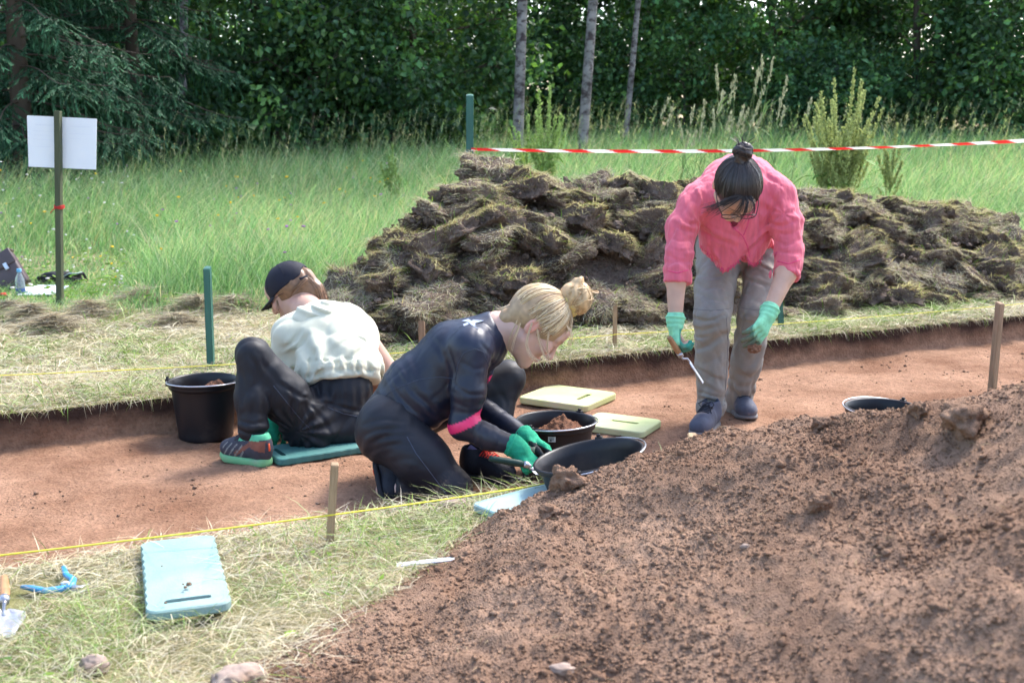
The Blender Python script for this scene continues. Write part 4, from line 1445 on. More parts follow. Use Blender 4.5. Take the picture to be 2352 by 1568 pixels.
root = tag(empty('barrier_tape', P(1078, 345, 7.96)), 'red and white striped barrier tape stretched across the meadow', 'barrier tape')
o0 = np.array(root.location)
pa, pb = P(1082, 343, 7.965), P(2470, 316, 9.0)
f = np.linspace(0, 1, 30)[:, None]
line = pa * (1 - f) + pb * f; line[:, 2] -= .05 * (4 * f * (1 - f))[:, 0]
ribbon('span', line - o0, np.full(30, .029) + .005 * np.sin(np.linspace(0, 9, 30)) + np.linspace(-.010, .004, 30), root, np.linspace(.2, .9, 30) + .3 * np.sin(np.linspace(0, 11, 30)))
pc = P(1078, 356, 8.0)
an = np.linspace(-.3, 2 * np.pi * 1.4, 40)
wr = np.stack([pc[0] + .036 * np.cos(an), 8.0 + .035 * np.sin(an), pc[2] + .030 - .010 * an], 1)
ribbon('wrap', wr - o0, np.full(40, .016), root)
tl_ = np.array([P(1070, 352, 7.955), P(1066, 362, 7.95), P(1064, 375, 7.95), P(1066, 392, 7.96), P(1064, 410, 7.955)])
ribbon('loose_end', tl_ - o0, [.018, .03, .034, .034, .03], root, [0, .2, .1, .3, .2], .12)

# ================================================================== buckets
M_bucket = mat('black_plastic', (0.008, 0.008, 0.011), .42, var=.25, scale=6, bump=.08, bscale=40, spec=.35, dark=(.045, .033, .027), dscale=6, dthr=(.55, .85))
M_wire = mat('steel_wire', (0.55, 0.56, 0.60), .3, var=.1, metal=.9)
M_label = mat('sticker', (0.55, 0.56, 0.58), .5, var=.15, scale=30)
M_ink = mat('ink', (0.05, 0.05, 0.06), .6, var=0)
M_soilb = soil_mat('bucket_soil', (0.16, 0.075, 0.045), (0.26, 0.135, 0.085), bump=.8, crumbs=200)


def bucket(base, D, H, label, rz=0.0, tilt=(0, 0), taper=.76, hang=0.0, sticker=False):
    base = np.array(base, float)
    root = tag(empty('bucket', base, (tilt[0], tilt[1], 0)), label, 'bucket')
    Ro, Rb = D / 2, D / 2 * taper
    t = .0035
    prof = [(0, 0), (Rb - .012, 0), (Rb, .004), (Rb + .003, .012)]
    for f in np.linspace(.1, .86, 7): prof.append((Rb + (Ro - .010 - Rb) * f, H * f))
    prof += [(Ro - .012, H * .88), (Ro - .004, H * .885), (Ro - .003, H * .93), (Ro - .004, H - .012), (Ro, H - .010), (Ro + .0015, H - .004), (Ro - .002, H), (Ro - .008, H - .001), (Ro - .011, H - .006)]
    for f in np.linspace(.9, .03, 8): prof.append((Rb + (Ro - .012 - Rb) * f - t, H * f))
    prof += [(Rb - .02, .006), (0, .006)]
    MB().lathe(prof, 56).build('shell', M_bucket, root, smooth=True)
    # wire handle folded down on the rim
    R2 = Ro + .005; an = np.linspace(0, np.pi, 34)
    hx = np.stack([R2 * np.cos(an), R2 * np.sin(an) * math.cos(hang), H - .008 + .010 * np.sin(an) - R2 * np.sin(an) * math.sin(hang)], 1)
    c, s = math.cos(rz), math.sin(rz)
    hx = np.stack([hx[:, 0] * c - hx[:, 1] * s, hx[:, 0] * s + hx[:, 1] * c, hx[:, 2]], 1)
    MB().tube(hx, .0028, 8).build('handle', M_wire, root, smooth=True)
    for sg in (0, math.pi):
        a = rz + sg
        Mx = Matrix.Translation((math.cos(a) * (Ro + .002), math.sin(a) * (Ro + .002), H - .008)) @ Matrix.Rotation(a, 4, 'Z')
        mb = MB(); mb.box((-.006, -.012, -.020), (.010, .012, .012), Mx, bev=.003)
        mb.box((-.002, -.006, .010), (.008, .006, .020), Mx, bev=.002)
        mb.build('lug', M_bucket, root, smooth=False)
    if sticker is not False:
        a0 = sticker
        def sp(a, z, e=.0015):
            f = z / H; r = Rb + (Ro - .010 - Rb) * f + e
            return (r * math.cos(a), r * math.sin(a), z)
        aa = np.linspace(a0 - .10, a0 + .10, 6); mb = MB(); z0, z1 = H * .76, H * .86
        mb.add([sp(a, z0) for a in aa] + [sp(a, z1) for a in aa], [(k, k + 1, k + 7, k + 6) for k in range(5)])
        lb = mb.build('label', M_label, root)
        mb = MB()
        for (da, zz, wd) in ((-.055, .55, .012), (-.03, .55, .012), (-.005, .55, .012), (.02, .55, .012), (.045, .55, .010), (-.03, .30, .05)):
            z = z0 + (z1 - z0) * zz; hgt = .006 if wd < .02 else .003
            mb.add([sp(a0 + da - wd / 2, z - hgt, .0022), sp(a0 + da + wd / 2, z - hgt, .0022), sp(a0 + da + wd / 2, z + hgt, .0022), sp(a0 + da - wd / 2, z + hgt, .0022)], [(0, 1, 2, 3)])
        mb.build('print', M_ink, lb)
    return root


def soil_in(base, r, z0, hgt, off, label, seed):
    n = 64; xs = np.linspace(-1, 1, n); X, Y = np.meshgrid(xs, xs, indexing='ij'); rr = np.hypot(X, Y)
    x, y = X * r, Y * r
    d = np.hypot(x - off[0], y - off[1])
    Z = hgt * np.maximum(0, 1 - d / (r * .95)) ** 1.1 + (.012 * n2(x, y, 28, seed, 3) + .007 * n2(x, y, 80, seed + 1, 2)).reshape(X.shape)
    i = np.arange(n * n).reshape(n, n); F = np.stack([i[:-1, :-1], i[1:, :-1], i[1:, 1:], i[:-1, 1:]], -1).reshape(-1, 4)
    F = F[(rr.ravel()[F] < 1.0).all(1)]
    V = np.stack([x.ravel(), y.ravel(), Z.ravel()], 1)
    used = np.unique(F); rm = np.full(len(V), -1); rm[used] = np.arange(len(used))
    o = obj('soil_mound', mesh_data('soil_mound', V[used], rm[F], M_soilb, smooth=True), None, np.array(base) + [0, 0, z0])
    tag(o, label, 'soil')
    return o


bL = G(459, 1018, FLOOR); bL[1] += .098
bucket(bL, .285, .245, 'black bucket with a little soil standing against the trench wall at left', rz=math.pi, sticker=False)
soil_in(bL, .122, .165, .075, (.045, .02), 'small mound of reddish soil inside the left black bucket', 301)
bM = P(1276, 1052, 4.06); bM[2] = FLOOR
bucket(bM, .30, .20, 'black bucket holding a heap of soil beside the green gloved hands', rz=R(-128), sticker=R(-98))
soil_in(bM, .130, .135, .085, (.025, .0), 'heap of reddish brown soil inside the labelled middle bucket', 311)
bR = P(2022, 1010, 4.25); bR[2] = FLOOR
bucket(bR, .285, .205, 'empty black bucket on the trench floor half hidden behind the soil heap', rz=R(40))
# tilted bucket leaning on the back of the heap
pc = P(1352, 1075, 3.22)
bF = bucket((pc[0] + .03, 3.25, 0.0), .335, .155, 'empty black bucket tilted on the heap edge in front of the gloved hands', rz=R(-105), tilt=(R(-1), R(-11)), taper=.74)


# ================================================================== kneeling pads
def pad(name, pts_out, slot, th, m, label, loc, axis_x, axis_y, up=(0, 0, 1), cat='kneeling pad'):
    """outline in the pad's own plane, cut right through by a hand slot"""
    ins = np.array(pts_out, float); cen = ins.mean(0); e = .004
    dirs = ins - cen; dirs /= np.linalg.norm(dirs, axis=1)[:, None]
    small = ins - dirs * e
    sl = np.array(slot, float); sc = sl.mean(0); hw = np.ptp(sl, axis=0) / 2
    a = np.arctan2((ins - sc)[:, 1], (ins - sc)[:, 0])
    sp = sc + np.stack([hw[0] * np.sign(np.cos(a)) * np.abs(np.cos(a)) ** .45, hw[1] * np.sign(np.sin(a)) * np.abs(np.sin(a)) ** .45], 1)
    n = len(ins)
    lay = [(sp, 0), (small, 0), (ins, e), (ins, th - e), (small, th), (sp, th)]
    vv = np.concatenate([np.column_stack([q, np.full(n, z)]) for q, z in lay])
    ff = []
    for j in range(6):
        j2 = (j + 1) % 6
        for k in range(n):
            k2 = (k + 1) % n
            ff.append((j * n + k, j * n + k2, j2 * n + k2, j2 * n + k))
    ax = np.array(axis_x, float); ax /= np.linalg.norm(ax); ay = np.array(axis_y, float); ay -= ax * (ay @ ax); ay /= np.linalg.norm(ay)
    az = np.cross(ax, ay)
    Mx = Matrix(np.stack([ax, ay, az], 1).tolist()).to_4x4(); Mx.translation = Vector(loc)
    mb = MB(); mb.add(vv, ff)
    o = mb.build(name, m); o.matrix_world = Mx
    return tag(o, label, cat)


def rrect(w, l, r, wave=0.0, nw=9):
    pts = []
    for (cx, cy, a0) in ((w / 2 - r, l / 2 - r, 0), (-w / 2 + r, l / 2 - r, 90), (-w / 2 + r, -l / 2 + r, 180), (w / 2 - r, -l / 2 + r, 270)):
        for k in range(7):
            a = R(a0 + 15 * k); pts.append((cx + r * math.cos(a), cy + r * math.sin(a)))
        if wave and a0 in (90, 270):
            sg = -1 if a0 == 90 else 1
            yy = np.linspace(l / 2 - r, -l / 2 + r, nw * 8 + 2)[1:-1] * (1 if a0 == 90 else -1)
            for y in yy: pts.append((sg * (w / 2 - wave * (1 - math.cos(2 * math.pi * nw * (y / (l - 2 * r) + .5))) / 2), y))
    return pts


def slot(w, h, cy):
    pts = []
    for (cx, a0) in ((w / 2 - h / 2, -90), (-w / 2 + h / 2, 90)):
        for k in range(7):
            a = R(a0 + 30 * k); pts.append((cx + h / 2 * math.cos(a), cy + h / 2 * math.sin(a)))
    return pts


def foam(name, col, dust):
    return mat(name, col, .85, var=.06, scale=18, bump=.12, bscale=160, dark=dust, dscale=3.0, dthr=(.42, .75))


M_teal = foam('teal_foam', (.20, .32, .30), (.29, .37, .345))
M_teal2 = foam('dark_teal_foam', (.055, .17, .155), (.09, .20, .18))
M_ygreen = foam('yellow_green_foam', (.46, .50, .21), (.56, .46, .32))
M_ygreen2 = foam('pale_yellow_foam', (.52, .57, .27), (.52, .51, .32))
M_aqua = foam('aqua_foam', (.27, .41, .42), (.34, .43, .44))


def pad_px(bot, top, z, w, l, th, m, label, wave=.004, sl=None, rx=0.0):
    a, b = G(*bot, z), G(*top, z)
    ay = b - a; ay[2] = math.tan(rx) * np.linalg.norm(ay); ax = np.array([ay[1], -ay[0], 0])
    c = (a + b) / 2
    return pad('kneeling_pad', rrect(w, l, .028, wave), sl or slot(w * .55, .022, -l / 2 + .05), th, m, label, (c[0], c[1], z), ax, ay)


pad_px((438, 1425), (408, 1249), .020, .188, .47, .024, M_teal, 'pale teal kneeling pad with hand slot lying in the foreground grass')
for k, (u, v, r) in enumerate(((434, 1344, .006), (426, 1350, .004), (421, 1342, .0025), (380, 1385, .003), (372, 1300, .002))):
    p = G(u, v, .052); rock('soil_crumb', p + [0, 0, r * .6], (2 * r, 1.8 * r, 1.5 * r), ('largest of the three soil crumbs in the middle of the teal pad', 'soil crumb left of the largest one in the middle of the teal pad', 'smallest of the three soil crumbs in the middle of the teal pad', 'lone soil crumb near the hand slot of the teal pad', 'lone tiny soil crumb on the upper left of the teal pad')[k], 'soil crumb', M_heap, 60 + k, 0, .3)
# pad under the seated person
a, b_ = G(650, 1074, FLOOR), G(885, 1036, FLOOR)
ax = b_ - a; ay = np.array([-ax[1], ax[0], 0])
c = (a + b_) / 2 + ay / np.linalg.norm(ay) * .10
pad('kneeling_pad', [(q[1], q[0]) for q in rrect(.21, .46, .03, .003)][::-1], [(q[1], q[0]) for q in slot(.11, .022, -.19)][::-1], .026, M_teal2, 'dark teal foam pad under the seated person in the cap', (c[0], c[1], FLOOR + .008), ax, ay)
# two yellow green ones
pts = [G(1183, 930, FLOOR), G(1340, 950, FLOOR), G(1424, 921, FLOOR), G(1272, 898, FLOOR)]
ax = (pts[1] - pts[0] + pts[2] - pts[3]) / 2; ay = (pts[3] - pts[0] + pts[2] - pts[1]) / 2; c = sum(pts) / 4
L1, W1 = np.linalg.norm(ax), np.linalg.norm(ay)
pad('kneeling_pad', rrect(L1, W1, .03), [(q[1] + L1 / 2 - .095, q[0]) for q in slot(.14, .026, 0)], .030, M_ygreen, 'dusty yellow green square pad by the far trench wall', (c[0], c[1], FLOOR + .008), ax, ay)
c2 = G(1424, 990, FLOOR); ax2 = G(1512, 1000, FLOOR) - G(1345, 978, FLOOR)
pad('kneeling_pad', rrect(.30, .24, .03), [(q[0] + .02, q[1]) for q in slot(.13, .026, .01)], .028, M_ygreen2, 'clean yellow green pad behind the soil filled middle bucket', (c2[0], c2[1] + .02, FLOOR + .008), ax2, (-ax2[1], ax2[0], 0))
# aqua pad by the tilted bucket
p0 = G(1082, 1160, .03); p1 = G(1245, 1116, .03); p2 = G(1132, 1206, .03)
ax = p1 - p0; ay = p0 - p2; w_ = .20
c = p0 + ax / np.linalg.norm(ax) * .23 - np.array([-ax[1], ax[0], 0]) / np.linalg.norm(ax) * .09
pad('kneeling_pad', rrect(.46, .185, .022), slot(.02, .10, 0), .024, M_aqua, 'light aqua pad sticking out from under the tilted bucket', (c[0], c[1], .012), ax, np.array([-ax[1], ax[0], 0]))

# ================================================================== small things
M_blue = mat('blue_grip', (.03, .26, .52), .4, var=.08, spec=.5)
M_steel = mat('tool_steel', (.50, .52, .58), .35, var=.2, scale=20, metal=.85, dark=(.25, .17, .12), dscale=14, dthr=(.5, .8))
M_grip = mat('dark_rubber', (.02, .025, .045), .6, var=.1)
M_handle = mat('handle_wood', (.36, .19, .09), .5, var=.25, scale=14, stretch=(5, 5, 1))


def flat_tube(pts, w, th, seg=10):
    """a tube squashed in z"""
    mb = MB(); pts = np.array(pts, float); p2 = pts * np.array([1, 1, 1.0])
    mb.tube(p2, w, seg)
    v = np.concatenate(mb.v); zc = np.repeat(pts[:, 2], seg)
    v[:, 2] = zc + (v[:, 2] - zc) * th
    mb.v = [v]
    return mb


c = G(125, 1350, .02)
root = tag(empty('secateurs', c), 'blue handled pruning shears lying open on the dry grass', 'secateurs')
def S(u, v, z=.02): return G(u, v, z) - c
flat_tube([S(148, 1352), S(165, 1342, .022), S(168, 1330, .024), S(152, 1320, .025), S(146, 1302, .028)], [.008, .010, .009, .0075, .006], .8).build('handle', M_blue, root, smooth=True)
flat_tube([S(170, 1345, .02), S(138, 1352, .02), S(105, 1356, .02), S(75, 1350, .022), S(50, 1347, .022)], [.008, .010, .009, .0085, .006], .8).build('handle', M_blue, root, smooth=True)
flat_tube([S(108, 1361, .012), S(85, 1357, .013), S(66, 1352, .015)], [.004, .006, .004], .8).build('grip_pad', M_grip, root, smooth=True)
flat_tube([S(165, 1346, .024), S(185, 1346, .022), S(205, 1340, .020)], [.010, .007, .001], .25).build('blade', M_steel, root, smooth=True)
flat_tube([S(160, 1352, .016), S(185, 1358, .014), S(208, 1352, .014)], [.008, .006, .001], .3).build('hook_blade', M_steel, root, smooth=True)
flat_tube([S(140, 1340, .028), S(150, 1336, .030), S(158, 1338, .028)], [.003, .004, .003], .8).build('latch', M_white, root, smooth=True)


def trowel(loc, d, up, hl, sl_, bl_, bw, m_h, label, name='trowel', lift=.018):
    """handle along -d, blade along +d"""
    d = np.array(d, float); d /= np.linalg.norm(d); up = np.array(up, float); up -= d * (up @ d); up /= np.linalg.norm(up); s = np.cross(d, up)
    root = tag(empty(name, loc), label, 'trowel')
    f = np.linspace(0, 1, 9)
    MB().tube(-d * hl * f[:, None], .0135 * (1 - .25 * (2 * f - 1) ** 4) * (1 + .08 * np.sin(f * 6)) * .9, 12).build('handle', m_h, root, smooth=True)
    MB().tube(np.array([-d * .004, d * .014]), [.0125, .011], 12).build('ferrule', M_steel, root, smooth=True)
    MB().tube(np.array([d * .012, d * .012 + d * sl_ * .3, d * sl_ * .7 - up * lift * .8, d * (sl_ + .02) - up * lift]), [.0055, .005, .0045, .004], 8).build('shank', M_steel, root, smooth=True)
    o0 = d * sl_ - up * lift
    vs = []
    out = [(0, .010), (.12, .5), (.35, .5), (.7, .34), (1.0, .02)]
    for z in (0, -.0022):
        for (a, b) in out:
            for k in (-1, -.5, 0, .5, 1):
                ww = b * bw if b > .02 else b
                vs.append(o0 + d * a * bl_ + s * k * ww + up * (z + .10 * bw * k * k))
    n = 5; F = []
    for q in (0, 25):
        for a in range(4):
            for k in range(4):
                i = q + a * 5 + k; F.append((i, i + 1, i + 6, i + 5) if q == 0 else (i, i + 5, i + 6, i + 1))
    for a in range(4):
        for k in (0, 4):
            i = a * 5 + k; F.append((i, i + 5, i + 30, i + 25) if k == 0 else (i, i + 25, i + 30, i + 5))
    MB().add(vs, F).build('blade', M_steel, root, smooth=True)
    return root


p = G(10, 1375, .03); q = G(12, 1450, .02)
trowel(p, q - p, (0.2, 0, 1), .12, .03, .13, .09, M_handle, 'trowel with wooden handle cut off by the left picture edge')

# ruler stuck in the heap
a, b_ = G(910, 1302, .006), G(1035, 1288, .02)
d = b_ - a; d /= np.linalg.norm(d); s_ = np.cross([0, 0, 1], d); L = .22
root = tag(empty('ruler', a), 'white plastic ruler lying in the grass and running under the heap', 'ruler')
mb = MB(); q = [np.zeros(3), d * L, d * L + s_ * .022, s_ * .022]; mb.add([x for x in q] + [x + np.array([0, 0, .003]) for x in q], [(3, 2, 1, 0), (4, 5, 6, 7), (0, 1, 5, 4), (1, 2, 6, 5), (2, 3, 7, 6), (3, 0, 4, 7)])
mb.build('strip', M_white, root)
mb = MB()
for k in range(40):
    x0 = .006 + k * .005; ln = .009 if k % 5 == 0 else .005
    mb.add([d * x0 + [0, 0, .0036], d * (x0 + .0009) + [0, 0, .0036], d * (x0 + .0009) + s_ * ln + [0, 0, .0036], d * x0 + s_ * ln + [0, 0, .0036]], [(0, 1, 2, 3)])
o = mb.build('scale_marks', M_ink, root); o['kind'] = 'stuff'

# ---- things lying in the grass at the left edge
M_leather = mat('brown_leather', (.075, .05, .055), .45, var=.2, scale=12, bump=.15, bscale=60, spec=.5)
M_black = mat('black_nylon', (.012, .012, .016), .6, var=.2, scale=20, bump=.2, bscale=60)
M_paper = mat('paper', (.68, .70, .86), .7, var=.03)
b = gnd(18, 672); b[1] += .12
root = tag(empty('satchel', b, (0, 0, R(12))), 'brown leather satchel leaning in the grass at the left edge', 'bag')
mb = MB()
Mx = Matrix.Rotation(R(-30), 4, 'Y') @ Matrix.Rotation(R(-14), 4, 'X')
mb.box((-.16, -.05, .0), (.12, .05, .25), Mx, bev=.02); mb.build('body', M_leather, root, smooth=True)
mb = MB(); mb.box((-.165, -.062, .16), (.125, -.045, .265), Mx, bev=.007); mb.box((-.165, -.062, .25), (.125, .055, .268), Mx, bev=.008); mb.build('flap', M_leather, root, smooth=True)
mb = MB(); mb.box((.035, -.070, .135), (.062, -.060, .185), Mx, bev=.003); mb.build('clasp', M_steel, root)
b = gnd(48, 678)
root = tag(empty('bottle', b), 'clear plastic water bottle with blue cap standing in the grass', 'bottle')
M_pet = bpy.data.materials.new('clear_plastic'); M_pet.use_nodes = True
_b = M_pet.node_tree.nodes['Principled BSDF']; _b.inputs['Base Color'].default_value = (.75, .82, .88, 1); _b.inputs['Roughness'].default_value = .08
_b.inputs['Transmission Weight'].default_value = .8; _b.inputs['IOR'].default_value = 1.25
prof = [(0, .0), (.026, .0), (.031, .006), (.031, .055), (.029, .06), (.031, .066), (.031, .10), (.027, .125), (.014, .155), (.0125, .165)]
MB().lathe(prof, 28).build('body', M_pet, root, smooth=True)
MB().lathe([(0, .165), (.0145, .165), (.0155, .168), (.0155, .186), (.014, .188), (0, .188)], 24).build('cap', mat('cap_blue', (.16, .42, .68), .4, var=.05), root, smooth=True)
MB().lathe([(.0315, .012), (.0318, .014), (.0318, .052), (.0315, .054)], 28).build('label_band', mat('label_blue', (.05, .10, .26), .4, var=.1), root, smooth=True)
b = gnd(92, 676)
mb = MB()
for k, (dx, dy, a, z) in enumerate(((0, 0, .1, .03), (.03, .04, -.12, .036))):
    Mx = Matrix.Translation((dx, dy, z)) @ Matrix.Rotation(a, 4, 'Z') @ Matrix.Rotation(R(9), 4, 'X')
    mb.box((-.12, -.09, 0), (.12, .09, .003), Mx)
    tag(mb.build('paper_sheet', M_paper, loc=b), ('upper' if k else 'lower') + ' bluish white sheet of paper in the grass beside the bottle', 'paper'); mb = MB()
b = gnd(125, 658); b[1] += .1
root = tag(empty('rucksack', b, (0, 0, .2)), 'limp black rucksack lying in the grass behind the sign post', 'bag')
v, f = ico_verts(4); v = v * (1 + .22 * fbm(v * 1.7 + 3, 3))[:, None] * np.array([.15, .09, .055]); v[:, 2] += .04
obj('body', mesh_data('body', v, f, M_black, smooth=True), root)
MB().tube(np.array([(.03, -.06, .05), (.08, -.06, .075), (.13, -.05, .07), (.17, -.03, .08), (.19, 0, .02)]), [.012, .014, .014, .012, .01], 8).build('strap', M_black, root, smooth=True)
MB().tube(np.array([(.04, -.073, .062), (.08, -.074, .087), (.13, -.065, .084), (.165, -.042, .092)]), .003, 6).build('piping', mat('pale_piping', (.45, .6, .55), .5), root, smooth=True)
b = gnd(8, 686)
rock('red_cap', b + [0, 0, .03], (.045, .035, .028), 'small red plastic object in the grass at the left edge', 'red object', M_red, 71, 0, .2)
b = gnd(2165, 697)
mb = MB(); mb.add([(-.10, -.03, .012), (.10, -.025, .02), (.11, .03, .03), (-.08, .035, .02), (-.10, -.03, .010), (.10, -.025, .018), (.11, .03, .028), (-.08, .035, .018)], [(0, 1, 2, 3), (7, 6, 5, 4)])
tag(mb.build('paper_scrap', M_white, loc=b), 'white paper scrap in the grass below the right end of the turf heap', 'paper')
# ================================================================== implicit shapes -> one continuous skin
def unit(v):
    v = np.asarray(v, float); return v / (np.linalg.norm(v) + 1e-12)


class Sdf:
    def __init__(s):
        s.ops = []; s.disp = None; s.lo = np.full(3, 1e9); s.hi = np.full(3, -1e9)

    def _bb(s, c, r):
        s.lo = np.minimum(s.lo, np.asarray(c) - r); s.hi = np.maximum(s.hi, np.asarray(c) + r)

    def cone(s, a, b, r1, r2, k=.02, flat=None, op='u'):
        a, b = np.array(a, float), np.array(b, float); ab = b - a; L2 = ab @ ab + 1e-12

        def f(p):
            t = np.clip((p - a) @ ab / L2, 0, 1)
            q = p - a - t[:, None] * ab
            r = r1 + (r2 - r1) * t
            if flat is not None:
                n, sc = flat
                q = q + (q @ n)[:, None] * n * (1 / sc - 1)
                d = np.sqrt((q * q).sum(1))
                return (d - r) * min(1, sc) if sc < 1 else d - r
            return np.sqrt((q * q).sum(1)) - r
        s.ops.append((op, f, k))
        if op == 'u':
            m = (max(1, flat[1]) if flat else 1); s._bb(a, r1 * m); s._bb(b, r2 * m)
        return s

    def chain(s, pts, rs, k=.02, flat=None):
        for i in range(len(pts) - 1):
            s.cone(pts[i], pts[i + 1], rs[i], rs[i + 1], k, flat)
        return s

    def ell(s, c, rad, Rm=None, k=.02, op='u'):
        c = np.array(c, float); rad = np.array(rad, float); Rm = np.eye(3) if Rm is None else np.asarray(Rm)

        def f(p):
            q = (p - c) @ Rm
            k0 = np.sqrt(((q / rad) ** 2).sum(1)); k1 = np.sqrt(((q / rad ** 2) ** 2).sum(1)) + 1e-9
            return k0 * (k0 - 1) / k1
        s.ops.append((op, f, k))
        if op == 'u': s._bb(c, rad.max())
        return s

    def add(s, fn, k=.01, op='i'):
        s.ops.append((op, fn, k)); return s

    def __call__(s, p):
        d = None
        for op, f, k in s.ops:
            e = f(p)
            if d is None: d = e; continue
            if op == 'u':
                h = np.clip(.5 + .5 * (d - e) / k, 0, 1); d = d * (1 - h) + e * h - k * h * (1 - h)
            elif op == 's':
                h = np.clip(.5 - .5 * (d + e) / k, 0, 1); d = d * (1 - h) - e * h + k * h * (1 - h)
            else:
                h = np.clip(.5 - .5 * (d - e) / k, 0, 1); d = d * (1 - h) + e * h + k * h * (1 - h)
        if s.disp is not None:
            m = np.abs(d) < .014
            if m.any(): d = d.copy(); d[m] = d[m] + s.disp(p[m])
        return d

    def mesh(s, h=.006, pad=.03):
        lo = s.lo - pad; hi = s.hi + pad
        B = 4
        nb = np.ceil((hi - lo) / (h * B)).astype(int)
        n = nb * B + 1
        cx = [lo[k] + (np.arange(nb[k]) + .5) * h * B for k in range(3)]
        C = np.stack(np.meshgrid(*cx, indexing='ij'), -1).reshape(-1, 3)
        dc = s(C)
        act = np.abs(dc) < h * B * .95 + .008
        D = np.repeat(np.repeat(np.repeat(dc.reshape(nb), B, 0), B, 1), B, 2)
        D = np.pad(D, ((0, 1),) * 3, mode='edge').astype(np.float32)
        bi = np.stack(np.unravel_index(np.nonzero(act)[0], nb), 1)
        loc = np.stack(np.meshgrid(*[np.arange(B + 1)] * 3, indexing='ij'), -1).reshape(-1, 3)
        need = np.zeros(D.shape, bool)
        for k in range(0, len(bi), 4000):
            idx = (bi[k:k + 4000, None, :] * B + loc[None]).reshape(-1, 3)
            need[idx[:, 0], idx[:, 1], idx[:, 2]] = True
        idx = np.argwhere(need)
        out = np.empty(len(idx), np.float32)
        for k in range(0, len(idx), 60000):
            out[k:k + 60000] = s(lo + idx[k:k + 60000] * h)
        D[tuple(idx.T)] = out
        return surfnet(D, lo, h)


def surfnet(D, lo, h):
    S = D < 0
    c = S[:-1, :-1, :-1].astype(np.int8)
    tot = np.zeros_like(c)
    offs = [(i, j, k) for i in (0, 1) for j in (0, 1) for k in (0, 1)]
    nx, ny, nz = D.shape
    sl = lambda o: (slice(o[0], nx - 1 + o[0]), slice(o[1], ny - 1 + o[1]), slice(o[2], nz - 1 + o[2]))
    for o in offs: tot = tot + S[sl(o)]
    cells = np.argwhere((tot > 0) & (tot < 8))
    idx = np.full((nx - 1, ny - 1, nz - 1), -1, np.int64)
    idx[tuple(cells.T)] = np.arange(len(cells))
    acc = np.zeros((len(cells), 3)); cnt = np.zeros(len(cells))
    for a in range(8):
        for b in range(a + 1, 8):
            da = np.array(offs[a]); db = np.array(offs[b])
            if np.abs(da - db).sum() != 1: continue
            va = D[tuple((cells + da).T)]; vb = D[tuple((cells + db).T)]
            m = (va < 0) != (vb < 0)
            t = va[m] / (va[m] - vb[m])
            acc[m] += da + (db - da) * t[:, None]; cnt[m] += 1
    V = lo + (cells + acc / cnt[:, None]) * h
    F = []
    for ax in range(3):
        o = [0, 0, 0]; o[ax] = 1
        a = S[:nx - o[0], :ny - o[1], :nz - o[2]]; b = S[o[0]:, o[1]:, o[2]:]
        e = np.argwhere(a != b)
        u, v = [(1, 2), (2, 0), (0, 1)][ax]
        e = e[(e[:, u] > 0) & (e[:, v] > 0) & (e[:, u] < D.shape[u] - 1) & (e[:, v] < D.shape[v] - 1)]
        du = np.zeros(3, int); du[u] = 1; dv = np.zeros(3, int); dv[v] = 1
        q = np.stack([idx[tuple((e - du - dv).T)], idx[tuple((e - dv).T)], idx[tuple(e.T)], idx[tuple((e - du).T)]], 1)
        flip = ~a[tuple(e.T)]
        q[flip] = q[flip][:, ::-1]
        F.append(q[(q >= 0).all(1)])
    return V, np.concatenate(F)


def sculpt(name, sdf, m, parent, base, h=.006, colf=None, smooth_it=1):
    V, F = sdf.mesh(h)
    # light relaxing pass takes the voxel steps out
    for _ in range(smooth_it):
        acc = np.zeros_like(V); cnt = np.zeros(len(V))
        for a in range(4):
            np.add.at(acc, F[:, a], V[F[:, (a + 1) % 4]] + V[F[:, (a + 3) % 4]]); np.add.at(cnt, F[:, a], 2)
        V = V * .5 + .5 * acc / np.maximum(cnt, 1)[:, None]
    col = colf(V) if colf is not None else None
    return obj(name, mesh_data(name, V - base, F, m, col, smooth=True), parent)


def march(sdf, u, v, y0, y1, off=.0015):
    """first point of a shape met along the line of sight, lifted a hair off the surface"""
    d = ray(u, v); y = np.linspace(y0, y1, 900)
    p = np.array([0, 0, CAMZ]) + d[None] * (y / d[1])[:, None]
    s = sdf(p); k = np.argmax(s < 0)
    if s[k] >= 0: k = int(np.argmin(s))
    q = p[k]
    e = 1e-3
    n = unit([float(sdf((q + dx)[None])[0] - sdf((q - dx)[None])[0]) for dx in np.eye(3) * e])
    return q + n * off, n


def seam(name, sdf, pix, y0, y1, r, m, parent, base, sub=6, off=.0005):
    pix = np.array(pix, float); s = np.linspace(0, len(pix) - 1, (len(pix) - 1) * sub + 1)
    uu = np.interp(s, np.arange(len(pix)), pix[:, 0]); vv = np.interp(s, np.arange(len(pix)), pix[:, 1])
    pts = np.array([march(sdf, a, b, y0, y1, off)[0] for a, b in zip(uu, vv)])
    return MB().tube(pts - base, r, 6).build(name, m, parent, smooth=True)


def patch(name, sdf, poly, y0, y1, m, parent, base, off=.0018, n=5):
    """flat print on cloth: a polygon fanned from its centre, laid on the surface"""
    poly = np.array(poly, float); c = poly.mean(0); rings = []
    for k in range(n + 1):
        rings.append(c + (poly - c) * k / n)
    V = [march(sdf, *c, y0, y1, off)[0]]
    for k in range(1, n + 1): V += [march(sdf, a, b, y0, y1, off)[0] for a, b in rings[k]]
    L = len(poly); F = [(0, 1 + j, 1 + (j + 1) % L) for j in range(L)]
    for k in range(n - 1):
        F += [(1 + k * L + j, 1 + (k + 1) * L + j, 1 + (k + 1) * L + (j + 1) % L, 1 + k * L + (j + 1) % L) for j in range(L)]
    return MB().add(np.array(V) - base, F).build(name, m, parent, smooth=True)


